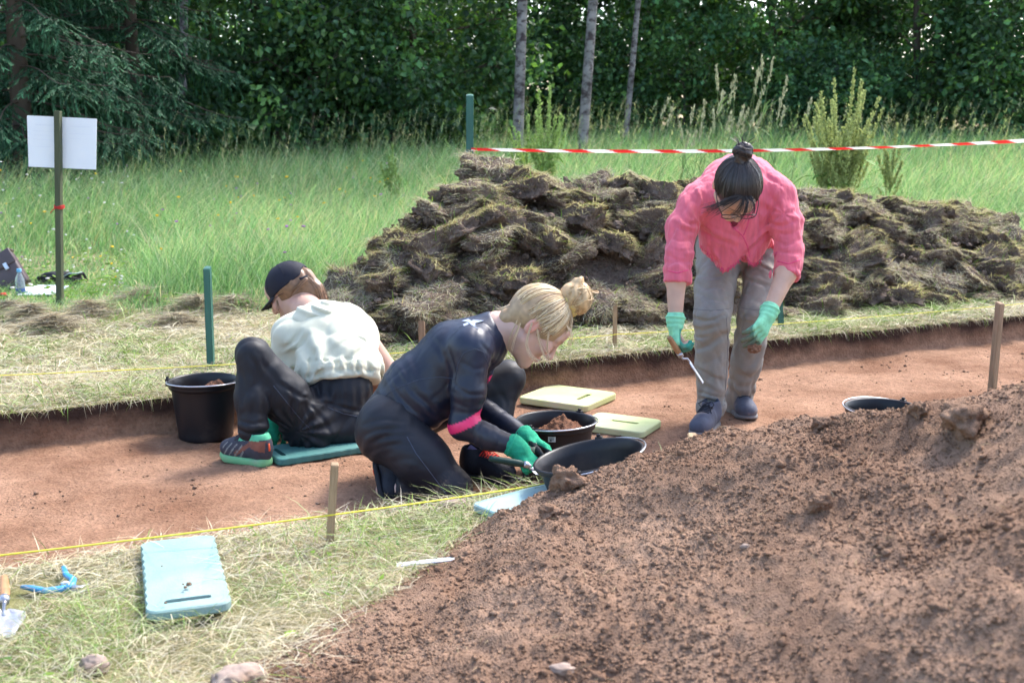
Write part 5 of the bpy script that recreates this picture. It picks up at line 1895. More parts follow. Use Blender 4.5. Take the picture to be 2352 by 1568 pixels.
# ---- body pieces
def head_frame(f, roll=0.0):
    f = unit(f); z = np.array([0, 0, 1.0]) if abs(f[2]) < .93 else np.array([0, -1.0, .3])
    u = unit(z - f * (z @ f)); r = np.cross(f, u)
    c, s = math.cos(roll), math.sin(roll)
    r, u = r * c + u * s, u * c - r * s
    return np.stack([r, f, u], 1)       # columns: right, forward, up


def add_head(S, c, H, s=1.0, ears=True):
    c = np.asarray(c, float)
    W = lambda x, y, z: c + H @ (np.array([x, y, z]) * s)
    S.ell(W(0, -.014, .030), np.array((.074, .093, .080)) * s, H, .02)
    S.ell(W(0, .022, -.040), np.array((.056, .062, .074)) * s, H, .03)
    S.ell(W(0, .062, .045), np.array((.050, .030, .040)) * s, H, .03)           # forehead
    for x in (-1, 1):
        S.cone(W(x * .052, -.002, -.055), W(x * .012, .062, -.096), .020 * s, .018 * s, .025)     # jaw
        S.ell(W(x * .040, .060, -.022), np.array((.022, .022, .024)) * s, H, .02)                # cheek
        S.cone(W(x * .012, .083, .026), W(x * .046, .066, .026), .010 * s, .009 * s, .014)       # brow
        S.ell(W(x * .031, .093, .006), np.array((.017, .012, .010)) * s, H, .010, 's')           # socket
        S.ell(W(x * .031, .0725, .006), np.array((.0135, .0125, .0115)) * s, H, .004)            # lid
        S.ell(W(x * .011, .094, -.033), np.array((.008, .009, .007)) * s, H, .006)               # nostril wing
        if ears:
            S.ell(W(x * .076, -.026, -.012), np.array((.008, .019, .031)) * s, H, .006)
            S.ell(W(x * .086, -.023, -.008), np.array((.008, .011, .019)) * s, H, .005, 's')
            S.ell(W(x * .078, -.018, -.014), np.array((.006, .006, .012)) * s, H, .004)
    S.cone(W(0, .084, .016), W(0, .106, -.027), .0085 * s, .0115 * s, .012)                     # nose
    S.ell(W(0, .066, -.099), np.array((.019, .016, .015)) * s, H, .02)                          # chin
    S.ell(W(0, .085, -.057), np.array((.021, .010, .0065)) * s, H, .006)                        # lips
    S.ell(W(0, .083, -.068), np.array((.018, .010, .0070)) * s, H, .006)
    S.add(lambda p: np.linalg.norm((((p - c) @ H) / s - np.array([0, .099, -.0622])) / np.array([.020, .010, .0016]), axis=1) * .0016 * s - .0016 * s, .003, 's')
    return W


def face_color(c, H, s, skin, lip=(.50, .20, .18), brow=(.16, .10, .07), flush=.3, cut=None):
    skin = np.array(skin)

    def f(V):
        q = ((V - c) @ H) / s
        col = np.tile(skin, (len(V), 1)) * (1 + .06 * noise3(V * 40))[:, None]
        red = np.array([1.12, .80, .76])
        def blob(x, y, z, r): return np.exp(-(((q - [x, y, z]) / r) ** 2).sum(1))[:, None]
        for x in (-1, 1):
            w = flush * blob(x * .042, .066, -.026, .026); col = col * (1 - w + w * red)
            w = .8 * blob(x * .078, -.024, -.010, [.014, .022, .032]); col = col * (1 - w + w * np.array([1.1, .68, .62]))
            w = .85 * np.clip(1.6 * blob(x * .031, .086, .0285, [.017, .02, .0042]), 0, 1); col = col * (1 - w) + np.array(brow) * w
            w = np.clip(1.5 * blob(x * .031, .087, .0015, [.012, .012, .0028]), 0, 1); col = col * (1 - w) + np.array((.06, .035, .03)) * w
        w = np.clip(1.3 * blob(0, .096, -.062, [.019, .016, .0095]), 0, 1) * .75; col = col * (1 - w) + np.array(lip) * w
        w = .35 * blob(0, .11, -.03, .016); col = col * (1 - w + w * red)
        return col.clip(0, 1)
    return f


def add_hand(S, w, d, n, s=1.0, curl=(20, 35, 25), thumb=(.55, .75, .35), side=1, tcurl=20, spread=.10, k=.008, r=.0085):
    """w wrist, d along the hand, n out of the palm; side=+1 puts the thumb at d x n"""
    w = np.asarray(w, float); d = unit(d); n = unit(np.asarray(n) - d * (np.asarray(n) @ d)); t = np.cross(d, n) * side
    for o in (.026, .009, -.009, -.026):
        S.cone(w + t * o * .6 * s - n * .002, w + d * .080 * s + t * o * 1.12 * s, .0165 * s, .0125 * s, .018)
    tips = []
    for (o, L, sp) in ((.031, (.040, .025, .021), .10), (.0105, (.044, .028, .022), .03), (-.0105, (.041, .026, .021), -.05), (-.030, (.032, .020, .018), -.13)):
        p = w + d * (.084 - abs(o) * .22) * s + t * o * s
        a = 0; dd = unit(d + t * sp * spread * 10)
        for j in range(3):
            a += R(curl[j]); e = dd * math.cos(a) + n * math.sin(a); q = p + e * L[j] * s
            S.cone(p, q, (r - .0006 * j) * s, (r - .0006 * (j + 1)) * s, k); p = q
        tips.append(p)
    p = w + d * .022 * s + t * .026 * s
    e = unit(d * thumb[0] + t * thumb[1] + n * thumb[2])
    ax = unit(np.cross(e, n * .5 + d))
    for j, L in enumerate((.042, .032, .026)):
        q = p + e * L * s
        S.cone(p, q, (.0135 - .002 * j) * s, (.0118 - .0018 * j) * s, k + .004); p = q
        e = unit(e + (d * .8 + n * .2 - t * .9) * math.sin(R(tcurl)))
    return tips


def wrinkles(amp, scale, axis=None, stretch=3.0, ridged=True, off=0.0, mask=None):
    """cloth folds: noise drawn out along one direction"""
    ax = unit(axis) if axis is not None else np.array([0, 0, 1.0])

    def f(p):
        q = p + (p @ ax)[:, None] * ax * (stretch - 1) if stretch != 1 else p
        v = noise3(q * scale + off)
        v2 = noise3(q * scale * 2.1 + off + 5)
        if ridged:    # narrow creases between broad soft swells
            v = 1.15 * np.clip(1 - np.abs(v) * 3.2, 0, 1) ** 1.5 - .35 + .35 * v + .35 * np.clip(1 - np.abs(v2) * 3.0, 0, 1) ** 1.5
        else: v = v + .45 * v2
        w = amp if mask is None else amp * mask(p)
        return v * w
    return f


def creases(sdf, lines, y0, y1):
    """authored folds: each line (pixels, half width, depth) is laid on the undisturbed cloth;
    depth > 0 is a valley with raised lips, depth < 0 a ridge"""
    L = []
    for pix, w, h in lines:
        pix = np.array(pix, float); s_ = np.linspace(0, len(pix) - 1, (len(pix) - 1) * 4 + 1)
        uu = np.interp(s_, np.arange(len(pix)), pix[:, 0]); vv = np.interp(s_, np.arange(len(pix)), pix[:, 1])
        q = np.array([march(sdf, a, b, y0, y1, 0)[0] for a, b in zip(uu, vv)])
        for _ in range(2): q[1:-1] = (q[:-2] + 2 * q[1:-1] + q[2:]) / 4
        L.append((q, w, h, q.min(0) - 3 * w, q.max(0) + 3 * w))

    def f(p):
        out = np.zeros(len(p))
        for q, w, h, lo, hi in L:
            m = np.nonzero(((p > lo) & (p < hi)).all(1))[0]
            if not len(m): continue
            x = p[m]; best = np.full(len(m), 1e9); tt = np.zeros(len(m)); n = len(q) - 1
            for i in range(n):
                ab = q[i + 1] - q[i]; t = np.clip((x - q[i]) @ ab / (ab @ ab + 1e-12), 0, 1)
                d = ((x - q[i] - t[:, None] * ab) ** 2).sum(1)
                k = d < best; best[k] = d[k]; tt[k] = (i + t[k]) / n
            e = best / (w * w)
            out[m] += h * (1 - .9 * e) * np.exp(-.8 * e) * np.sin(np.pi * (.12 + .80 * tt)) ** .7
        return out
    return f


def shoe(parent, base, heel, toe, up, wd, m_up, m_sole, m_lace, sole_h=.022, colf=None, s=1.0, lace=True, eyelets=5, flare=1.0):
    """upper, sole and laces; heel and toe are points on the ground"""
    heel, toe = np.asarray(heel, float), np.asarray(toe, float); x = unit(toe - heel); up = unit(np.asarray(up) - x * (np.asarray(up) @ x)); y = np.cross(up, x)
    L = np.linalg.norm(toe - heel); Hm = np.stack([x, y, up], 1)
    W = lambda a, b, c: heel + Hm @ np.array([a * L, b * wd, c])
    S = Sdf()
    S.ell(W(.78, .02, sole_h + .018), (L * .24, wd * .47, .040), Hm, .02)
    S.ell(W(.50, .04, sole_h + .025), (L * .30, wd * .42, .048), Hm, .03)
    S.ell(W(.17, 0, sole_h + .035), (L * .19, wd * .40, .062), Hm, .02)
    S.cone(W(.20, 0, sole_h + .04), W(.19, 0, sole_h + .078), wd * .38, wd * .36, .03)
    S.cone(W(.45, .02, sole_h + .055), W(.66, .02, sole_h + .035), wd * .20, wd * .22, .03)
    S.add(lambda p: -((p - heel) @ up) + sole_h * .7, .004, 'i')
    S.cone(W(.20, 0, sole_h + .060), W(.19, 0, sole_h + .13), wd * .27, wd * .33, .006, op='s')
    o = sculpt('shoe', S, m_up, parent, base, .0045, colf)
    T = Sdf()
    q0, q1, q2, q3, q4 = W(.17, 0, sole_h * .5), W(.35, .01, sole_h * .5), W(.55, .03, sole_h * .5), W(.78, .02, sole_h * .5), W(.90, 0, sole_h * .6)
    T.chain([q0, q1, q2, q3, q4], [wd * .43 * flare, wd * .40 * flare, wd * .42 * flare, wd * .47 * flare, wd * .36], .02)
    T.add(lambda p: (p - heel) @ up - sole_h - .35 * np.maximum(0, (p - heel) @ x / L - .8) * .06 - .006 * np.maximum(0, 1 - ((p - heel) @ x / L) * 5), .005, 'i')
    T.add(lambda p: -((p - heel) @ up) + .10 * np.maximum(0, ((p - heel) @ x) / L - .82) * .6, .005, 'i')
    sculpt('sole', T, m_sole, o, base, .0045)
    if lace:
        mb = MB()
        for j in range(eyelets):
            a = .40 + .30 * j / eyelets
            pa = [W(a, -.22, 0), W(a + .02, 0, 0), W(a, .26, 0)]
            line = []
            for t in np.linspace(0, 1, 7):
                q = W(a + .02 * math.sin(t * 3.14), -.24 + .50 * t, 0)
                zz = np.linspace(.16, .0, 160)[:, None]; pp = q + up * zz
                k = int(np.argmax(S(pp) < 0)); line.append(pp[k] + up * .002)
            mb.tube(np.array(line) - base, .0026, 6)
        q = W(.39, .02, sole_h + .092)
        for sg in (-1, 1):
            mb.tube(np.array([q, q + Hm @ np.array([.012, sg * .018, .012]), q + Hm @ np.array([.03, sg * .034, .002]), q + Hm @ np.array([.028, sg * .022, -.012]), q + Hm @ np.array([.008, sg * .004, -.004])]) - base, .0024, 6)
            mb.tube(np.array([q, q + Hm @ np.array([.025, sg * .012, .0]), q + Hm @ np.array([.055, sg * .03, -.03])]) - base, .0022, 6)
        lo = mb.build('laces', m_lace, o, smooth=True); lo['kind'] = 'stuff'
    return o, S


def scalp_strands(name, c, H, s, B, n, m, parent, base, g, colors, start, rad=(.082, .101, .089), lift=.003, r=.0016, wob=.06, steps=9):
    """locks combed over the skull from the hairline to the point B (all in head space)"""
    mb = MB(); B = unit(B); cen = np.array([0, -.014, .030])
    for k in range(n):
        a = unit(start(g)); ang = math.acos(np.clip(a @ B, -1, 1)); pts = []
        side = unit(np.cross(a, B)); wv = g.normal(0, wob); lf = g.uniform(0, lift)
        for t in np.linspace(0, 1, steps):
            q = (math.sin((1 - t) * ang) * a + math.sin(t * ang) * B) / max(math.sin(ang), 1e-3)
            q = unit(q + side * wv * math.sin(t * math.pi))
            pts.append(c + H @ ((cen + q * (np.array(rad) + lf + .006 * t ** 3)) * s))
        cc = np.array(colors[int(g.integers(0, len(colors)))]) * g.uniform(.8, 1.2)
        mb.tube(np.array(pts) - base, r * g.uniform(.6, 1.3) * s * np.array([.5] + [1] * (steps - 2) + [.8]), 4, False, cc)
    o = mb.build(name, m, parent, smooth=True, col=True); o['kind'] = 'stuff'
    return o


def loose_strands(name, paths, m, parent, base, g, colors, r=.0011, n=6, jit=.006):
    mb = MB()
    for path in paths:
        path = np.array(path, float)
        for k in range(n):
            off = g.normal(0, jit, 3); p = path + off[None] * np.linspace(.3, 1.3, len(path))[:, None]
            t = np.linspace(0, len(p) - 1, len(p) * 3); p = np.stack([np.interp(t, np.arange(len(p)), p[:, j]) for j in range(3)], 1)
            for _ in range(2): p[1:-1] = (p[:-2] + p[1:-1] * 2 + p[2:]) / 4
            mb.tube(p - base, r * g.uniform(.6, 1.3) * np.linspace(1, .4, len(p)), 4, False, np.array(colors[int(g.integers(0, len(colors)))]) * g.uniform(.85, 1.15))
    o = mb.build(name, m, parent, smooth=True, col=True); o['kind'] = 'stuff'
    return o
# ================================================================== people
M_skin = mat('skin', attr=True, rough=.55, var=.04, scale=30, bump=.05, bscale=300, spec=.35, sss=.18)
M_hair = mat('hair', attr=True, rough=.42, var=.1, scale=60, spec=.5)
M_navy = mat('navy_sport_top', attr=True, rough=.42, var=.06, scale=30, bump=.05, bscale=500, spec=.45)
M_legging = mat('dark_leggings', attr=True, rough=.55, var=.08, scale=25, bump=.05, bscale=500, spec=.35)
M_gglove = mat('green_glove', attr=True, rough=.8, var=.10, scale=40, bump=.25, bscale=420, spec=.2)
M_mint = mat('mint_glove', attr=True, rough=.8, var=.10, scale=40, bump=.25, bscale=420, spec=.2)
M_sneak = mat('black_sneaker', (.012, .014, .022), .6, var=.2, scale=30, bump=.2, bscale=200)
M_rubber = mat('black_rubber', (.02, .02, .024), .7, var=.2, scale=20)
M_lace_r = mat('red_lace', (.72, .05, .035), .7, var=.1)
M_orange = mat('orange_trim', (.70, .10, .035), .6, var=.1)
M_lilac = mat('lilac_sock', (.33, .25, .45), .9, var=.1, scale=40, bump=.3, bscale=300)
M_print_w = mat('pale_print', (.30, .35, .46), .5, var=.05)
M_seam = mat('seam_thread', (.05, .06, .09), .6, var=.1)
M_scrunchy = mat('yellow_scrunchie', (.62, .47, .17), .8, var=.2, scale=40, bump=.4, bscale=120)


def mul(V, col, amp=.06, sc=60):
    return np.tile(np.array(col), (len(V), 1)) * (1 + amp * noise3(V * sc))[:, None]


def kneeler():
    g = np.random.default_rng(501)
    base = P(960, 1130, 3.85); base[2] = FLOOR
    J = dict(pel=P(893, 978, 3.92), rh=P(893, 985, 3.82), lh=P(915, 965, 4.00), rk=P(1040, 1122, 3.72), ra=P(888, 1122, 3.80),
             lk=P(1166, 868, 4.12), la=P(1090, 1052, 4.02), wa=P(955, 885, 3.93), ch=P(1045, 812, 3.94), uc=P(1108, 786, 3.95), nb=P(1142, 756, 3.95),
             rs=P(1082, 806, 3.80), re=P(1064, 975, 3.75), rw=P(1186, 1026, 3.72), ls=P(1104, 790, 4.08), le=P(1090, 928, 4.06), lw=P(1208, 1006, 3.83))
    hc = P(1231, 748, 3.93); hs = 1.14
    H = head_frame((.61, .10, -.79))
    # ---------------- body
    S = Sdf()
    W = add_head(S, hc, H, hs)
    S.cone(W(0, -.035, -.055), J['nb'], .050, .056, .03)
    S.cone(J['nb'], J['uc'], .055, .07, .04)
    sidev = np.array([0, 1.0, 0])
    S.chain([J['uc'], J['ch'], J['wa'], J['pel']], [.070, .085, .065, .080], .04, (sidev, 1.1))
    S.cone(J['rs'], J['ls'], .05, .05, .04)
    S.chain([J['rs'], J['re'], J['rw']], [.040, .034, .024], .02); S.chain([J['ls'], J['le'], J['lw']], [.040, .034, .024], .02)
    S.chain([J['rh'], J['rk'], J['ra']], [.075, .045, .032], .02); S.chain([J['lh'], J['lk'], J['la']], [.075, .045, .032], .02)
    rd = unit(P(1222, 1072, 3.70) - J['rw']); ld = unit(P(1268, 1034, 3.79) - J['lw'])
    add_hand(S, J['rw'], rd, (-.55, .55, -.2), .92, (38, 45, 30), (.6, .7, .5), 1, 25, r=.0075)
    add_hand(S, J['lw'], ld, (.1, -.45, -.9), .92, (22, 30, 25), (.6, .7, .3), -1, 20, r=.0075)
    S.cone(J['ra'], P(880, 1125, 3.82), .03, .026, .02); S.cone(J['la'], P(1105, 1090, 3.97), .034, .024, .02)
    root = sculpt('person', S, M_skin, None, base, .0052, face_color(hc, H, hs, (.60, .385, .305), (.55, .24, .22), (.30, .20, .11), .55))
    root.location = base
    tag(root, 'kneeling person in navy sportswear with blonde bun bending over the trench', 'person')
    # ---------------- top
    T = Sdf()
    fl = (sidev, 1.22)
    T.chain([P(900, 966, 3.92), J['wa'], J['ch'], J['uc']], [.112, .102, .110, .088], .05, fl)
    T.cone(P(975, 930, 3.90), P(1055, 870, 3.92), .090, .085, .05, fl)
    T.cone(J['uc'], P(1134, 758, 3.95), .088, .066, .04)
    T.cone(P(1084, 795, 3.82), P(1104, 782, 4.07), .074, .072, .04)
    T.add(lambda p: (p - P(856, 948, 3.92)) @ unit(P(856, 948, 3.92) - P(905, 905, 3.92)), .006, 'i')           # hem across the hips
    nk = unit(P(1150, 745, 3.95) - P(1110, 770, 3.95))
    T.add(lambda p: (p - P(1148, 750, 3.95)) @ nk, .006, 'i')                                                    # neck opening
    T.chain([J['rs'], P(1076, 900, 3.77), J['re']], [.066, .056, .049], .03)
    T.chain([J['re'], P(1120, 1003, 3.735), P(1180, 1023, 3.722)], [.048, .042, .034], .02)
    T.chain([J['ls'], J['le']], [.066, .050], .03); T.chain([J['le'], P(1200, 1002, 3.838)], [.048, .036], .02)
    tor = unit(J['uc'] - J['wa'])

    def fold(p):
        a = wrinkles(.0026, 15, np.array([.6, .0, .8]), .30)(p)
        q = (p - J['wa']) @ tor
        b = .0028 * np.sin(q * 130 + 4 * noise3(p * 7)) * np.exp(-((q + .02) / .10) ** 2)
        e = np.linalg.norm(p - J['re'], axis=1)
        b = b + .004 * np.sin(e * 210 + 3 * noise3(p * 9)) * np.exp(-(e / .10) ** 2)
        f2 = np.linalg.norm(p - P(1150, 1012, 3.73), axis=1)
        return a + b + .0018 * np.sin(f2 * 330 + 2 * noise3(p * 12)) * np.exp(-(f2 / .09) ** 2)
    cz = creases(T, [([(862, 902), (891, 930), (952, 964)], .009, .005), ([(891, 858), (918, 916), (976, 962)], .009, .005), ([(840, 940), (885, 925), (930, 945)], .009, .005), ([(905, 840), (940, 895), (1000, 945)], .010, .004),
                     ([(1042, 880), (1076, 908), (1112, 905)], .008, .005), ([(1048, 925), (1075, 938), (1108, 925)], .008, .004), ([(1030, 800), (1046, 850), (1040, 900)], .010, .005), ([(1105, 790), (1128, 815), (1130, 850)], .009, .006),
                     ([(1085, 985), (1092, 1000), (1085, 1018)], .007, .004), ([(1110, 985), (1120, 1005), (1112, 1022)], .007, .004), ([(1138, 998), (1146, 1012), (1140, 1028)], .007, .004), ([(1160, 1005), (1167, 1018), (1162, 1034)], .006, .003),
                     ([(1090, 735), (1120, 745), (1140, 775)], .009, .005), ([(1060, 830), (1090, 850), (1115, 842)], .009, .004), ([(985, 770), (1010, 800), (1030, 850)], .012, .004)], 3.3, 4.5)
    T.disp = lambda p: .6 * fold(p) + .6 * cz(p)
    ad = unit(J['re'] - J['rs']); fd = unit(J['rw'] - J['re'])
    band_c = P(1069, 966, 3.755); bd = unit((.42, 0, -.90))
    bandl_c = P(1150, 905, 4.05)

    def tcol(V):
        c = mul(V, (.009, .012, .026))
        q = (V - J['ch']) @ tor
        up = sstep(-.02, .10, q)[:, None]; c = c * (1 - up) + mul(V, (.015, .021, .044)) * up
        near = (V[:, 1] < 3.865)
        armd = np.abs((V - band_c) @ bd); loc = np.linalg.norm(V - band_c, axis=1) < .10
        m = near & loc & (armd < .0155)
        fore = ((V - band_c) @ bd > .016) & (np.linalg.norm(V - J['rw'], axis=1) < .30) & (V[:, 0] > band_c[0] - .06) & near
        c[fore] = mul(V, (.020, .021, .032))[fore]
        c[m] = (.78, .030, .14)
        c[(np.linalg.norm(V - P(1143, 890, 4.03), axis=1) < .05) & (V[:, 1] > 3.93) & (V[:, 0] > P(1120, 890, 4.0)[0])] = (.78, .030, .14)
        return c
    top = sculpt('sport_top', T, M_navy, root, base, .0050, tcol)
    y0, y1 = 3.3, 4.5
    seam('seam', T, [(862, 925), (905, 893), (960, 872), (1010, 865), (1046, 870)], y0, y1, .0014, M_seam, top, base)
    seam('seam', T, [(1046, 870), (1052, 835), (1065, 810), (1090, 800), (1110, 808), (1122, 840), (1122, 890)], y0, y1, .0014, M_seam, top, base)
    for poly in ([(1060, 738), (1076, 733), (1088, 742), (1076, 741)], [(1076, 741), (1088, 735), (1112, 737), (1090, 744)], [(1074, 740), (1090, 743), (1098, 757), (1082, 747)], [(1064, 746), (1074, 741), (1082, 744), (1066, 750)]):
        patch('emblem', T, poly, y0, y1, M_print_w, top, base, .0022, 3)
    L_ = Sdf(); L_.cone(P(1170, 862, 4.02), P(1165, 872, 4.05), .004, .004)
    # ---------------- leggings
    Q = Sdf()
    Q.cone(P(903, 970, 3.86), P(908, 965, 4.0), .110, .11, .05)
    Q.cone(P(888, 995, 3.86), P(896, 985, 3.98), .106, .102, .05)
    Q.chain([P(898, 990, 3.83), P(970, 1055, 3.76), J['rk']], [.108, .090, .064], .04)
    Q.cone(J['rk'], P(1046, 1135, 3.72), .064, .055, .03)
    Q.chain([P(1035, 1133, 3.74), P(950, 1125, 3.78), P(897, 1125, 3.81)], [.055, .052, .036], .035)
    Q.chain([J['lh'], P(1040, 915, 4.06), J['lk']], [.105, .085, .063], .04)
    Q.chain([J['lk'], P(1140, 950, 4.07), P(1094, 1044, 4.02)], [.062, .056, .040], .03)
    Q.add(lambda p: -(p[:, 2] - FLOOR - .004), .004, 'i')
    axk = unit(J['rk'] - J['rh'])

    def lfold(p):
        q = (p - J['rh']) @ axk
        a = .0035 * np.sin(q * 120 + 5 * noise3(p * 6)) * np.exp(-((q - .01) / .07) ** 2)
        e = np.linalg.norm(p - J['lk'], axis=1)
        return a + wrinkles(.0018, 18, np.array([1, 0, .6]), .35)(p) + .0018 * np.sin(e * 200 + 3 * noise3(p * 8)) * np.exp(-(e / .1) ** 2)
    cl = creases(Q, [([(838, 1000), (870, 985), (925, 985)], .009, .006), ([(845, 1020), (885, 1000), (950, 1000)], .009, .006), ([(850, 1040), (890, 1020), (945, 1022)], .010, .005), ([(835, 975), (870, 962), (930, 968)], .009, .005),
                     ([(905, 1060), (940, 1050), (985, 1075)], .012, .003), ([(1150, 905), (1165, 925), (1160, 950)], .010, .005)], 3.3, 4.6)
    Q.disp = lambda p: .6 * lfold(p) + .7 * cl(p)
    dust = P(1010, 1120, 3.68)

    def lcol(V):
        c = mul(V, (.012, .013, .019))
        w = np.exp(-(((V - dust) @ unit((1, 0, 1.6))) / .05) ** 2 - (((V - dust) @ unit((1.6, 0, -1))) / .014) ** 2) * (V[:, 1] < 3.78) * np.clip(noise3(V * 220) + .25, 0, 1)
        k = np.exp(-((V - J['rk'] + [0, 0, .03]) ** 2).sum(1) / .004) * .35 * np.clip(.6 + noise3(V * 30), 0, 1)
        w = np.clip(w + k, 0, 1)[:, None]
        return c * (1 - w) + np.array((.20, .13, .085)) * w
    leg = sculpt('leggings', Q, M_legging, root, base, .0055, lcol)
    seam('seam', Q, [(935, 1003), (955, 1040), (985, 1080), (1015, 1120), (1030, 1142)], 3.3, 4.3, .0016, M_seam, leg, base)
    # ---------------- gloves
    for nm, w, d, n, sd, curl, th, arm in (('r', J['rw'], rd, (-.55, .55, -.2), 1, (38, 45, 30), (.6, .7, .5), J['re']), ('l', J['lw'], ld, (.1, -.45, -.9), -1, (22, 30, 25), (.6, .7, .3), J['le'])):
        X = Sdf()
        add_hand(X, w, d, n, .98, curl, th, sd, 25, r=.0105, k=.006)
        X.cone(w + unit(arm - w) * .012, w + d * .01, .040, .036, .012)
        nn = unit(np.asarray(n) - d * (np.asarray(n) @ d))

        def gc(V, w=w, d=d, nn=nn):
            c = mul(V, (.020, .30, .165), .15, 90)
            pz = ((V - w) @ nn > .004) | ((V - w) @ d > .125)
            k = (pz & ((V - w) @ d > .03))
            c[k] = mul(V, (.020, .024, .026), .2, 90)[k]
            return c
        X.disp = wrinkles(.0012, 60, d, 1.0, False)
        gl = sculpt('glove', X, M_gglove, root, base, .0036, gc)
        ce = w + unit(arm - w) * .030
        an = np.linspace(0, 2 * np.pi, 26); a1 = unit(np.cross(arm - w, [0, 0, 1.0])); a2 = unit(np.cross(arm - w, a1))
        MB().tube(np.array([w + unit(arm - w) * .016 + (a1 * math.cos(t) + a2 * math.sin(t)) * .038 for t in an]) - base, .0042, 6, False).build('cuff', MATS['glove_cuff'] if 'glove_cuff' in MATS else mat('glove_cuff', (.02, .32, .18), .8, var=.1), gl, smooth=True)
    # ---------------- shoes and sock
    hl = P(1062, 1092, 4.0); hl[2] = FLOOR; te = P(1180, 1122, 3.90); te[2] = FLOOR
    so, SS = shoe(root, base, hl, te, (0, 0, 1), .092, M_sneak, M_rubber, M_lace_r, .024, None, 1.0, True, 6)
    K = Sdf(); K.cone(P(1093, 1040, 4.02), P(1084, 1083, 4.01), .042, .040, .01); sculpt('sock', K, M_lilac, root, base, .004)
    pa = [(1075, 1100), (1090, 1112), (1112, 1112)]
    seam('stripe', SS, pa, 3.6, 4.3, .003, M_orange, so, base)
    # tucked foot: sole turned back, toes bent on the ground
    hl2 = P(861, 1062, 3.86); te2 = P(876, 1150, 3.80); te2[2] = FLOOR + .01
    so2, S2 = shoe(root, base, hl2, te2 + (te2 - hl2) * .45, (1, -.25, .2), .088, M_sneak, M_rubber, M_lace_r, .020, None, 1.0, True, 5)
    seam('stripe', S2, [(858, 1078), (861, 1090)], 3.5, 4.2, .004, M_orange, so2, base, 3)
    # ---------------- hair
    HC = [(.54, .38, .19), (.68, .52, .30), (.38, .245, .12), (.76, .62, .42), (.27, .17, .09)]
    h = Sdf()
    h.ell(W(0, -.016, .034), np.array((.083, .102, .088)) * hs, H, .02)
    h.cone(W(0, -.06, -.02), W(0, -.075, -.05), .055 * hs, .03 * hs, .03)
    h.add(lambda p: (((p - hc) @ H) / hs) @ unit((0, .80, -.55)) - .062, .012, 'i')
    h.add(lambda p: -((((p - hc) @ H) / hs)[:, 2] + .040 - .62 * (((p - hc) @ H) / hs)[:, 1]), .01, 'i')
    for x in (-1, 1): h.ell(W(x * .085, -.014, -.014), np.array((.03, .024, .034)) * hs, H, .01, 's')
    hair = sculpt('hair', h, M_hair, root, base, .0045, lambda V: mul(V, (.40, .27, .15), .25, 60))
    Bd = np.array((0, .10, 1.0))

    def start(g_):
        a = g_.uniform(-1, 1)
        if g_.random() < .55:
            return np.array((g_.choice([-1, 1]) * .9, g_.uniform(-.6, .55), g_.uniform(-.35, .15) - .25 * a * 0))
        if g_.random() < .5: return np.array((g_.uniform(-.8, .8), -1, g_.uniform(-.75, -.2)))
        return np.array((g_.uniform(-.85, .85), .95, g_.uniform(.25, .5)))
    scalp_strands('hair_strands', hc, H, hs, Bd, 800, M_hair, hair, base, g, HC, start, r=.0012, lift=.005)
    bc = W(.0, .012, .152)
    b = Sdf(); b.ell(bc, (.056, .060, .050), H, .01); b.cone(W(-.0, .02, .165), W(.0, -.02, .185), .03, .024, .015); b.cone(W(0, .03, .15), W(0, .045, .165), .03, .02, .015); b.cone(W(0, 0, .10), bc, .035, .04, .02)
    b.disp = lambda p: .004 * np.sin(140 * ((p - bc) @ (H @ unit((.3, .8, .5)))) + 3 * noise3(p * 20))
    sculpt('bun', b, M_hair, hair, base, .004, lambda V: mul(V, (.50, .34, .175), .25, 90))
    paths = []
    for k in range(60):
        a = g.uniform(0, 6.28); e = unit(np.array([math.cos(a), math.sin(a) * .8, g.normal(0, .4)])); f_ = unit(np.cross(e, g.normal(0, 1, 3)))
        paths.append([bc + .056 * (e * math.cos(t) + f_ * math.sin(t)) for t in np.linspace(-.9, 1.4, 6)])
    paths.append([bc + H @ np.array([.0, .0, .045]), bc + H @ np.array([.02, .03, .062]), bc + H @ np.array([.0, .035, .075]), bc + H @ np.array([-.02, .02, .06]), bc])
    loose_strands('bun_strands', paths, M_hair, hair, base, g, [(.60, .42, .22), (.70, .54, .33), (.50, .33, .17)], .0019, 3, .003)
    sc = W(0, .012, .118); an = np.linspace(0, 2 * np.pi, 30)
    MB().tube(np.array([sc + H @ np.array([.034 * math.cos(t), .036 * math.sin(t), .010 * math.sin(5 * t)]) for t in an]) - base, .011 + .003 * np.sin(an * 7), 8, False).build('scrunchie', M_scrunchy, hair, smooth=True)
    y = 3.84
    paths = [[P(1222, 742, 3.83), P(1206, 790, 3.82), P(1222, 824, 3.82), P(1240, 832, 3.83)], [P(1232, 752, y), P(1238, 790, y), P(1256, 830, y)], [P(1260, 762, y), P(1256, 800, 3.86), P(1262, 832, 3.87)],
             [P(1195, 742, 3.83), P(1180, 780, 3.84), P(1170, 815, 3.86)], [P(1188, 735, 3.83), P(1172, 770, 3.85), P(1166, 800, 3.88)], [P(1300, 745, 3.88), P(1316, 770, 3.88), P(1306, 800, 3.9)], [P(1170, 700, 3.9), P(1150, 712, 3.9), P(1140, 708, 3.9)]]
    loose_strands('flyaway_hair', paths, M_hair, hair, base, g, [(.66, .50, .32), (.72, .58, .40)], .0012, 6, .004)
    return T, Q


kneeler()
p = P(1196, 1060, 3.70)
trowel(P(1205, 1066, 3.665), P(1275, 1078, 3.69) - P(1205, 1066, 3.665), (0, -.5, 1), .125, .03, .10, .05, mat('green_rubber_handle', (.015, .045, .035), .5, var=.2, scale=20), 'trowel with dark green handle gripped in a green glove')


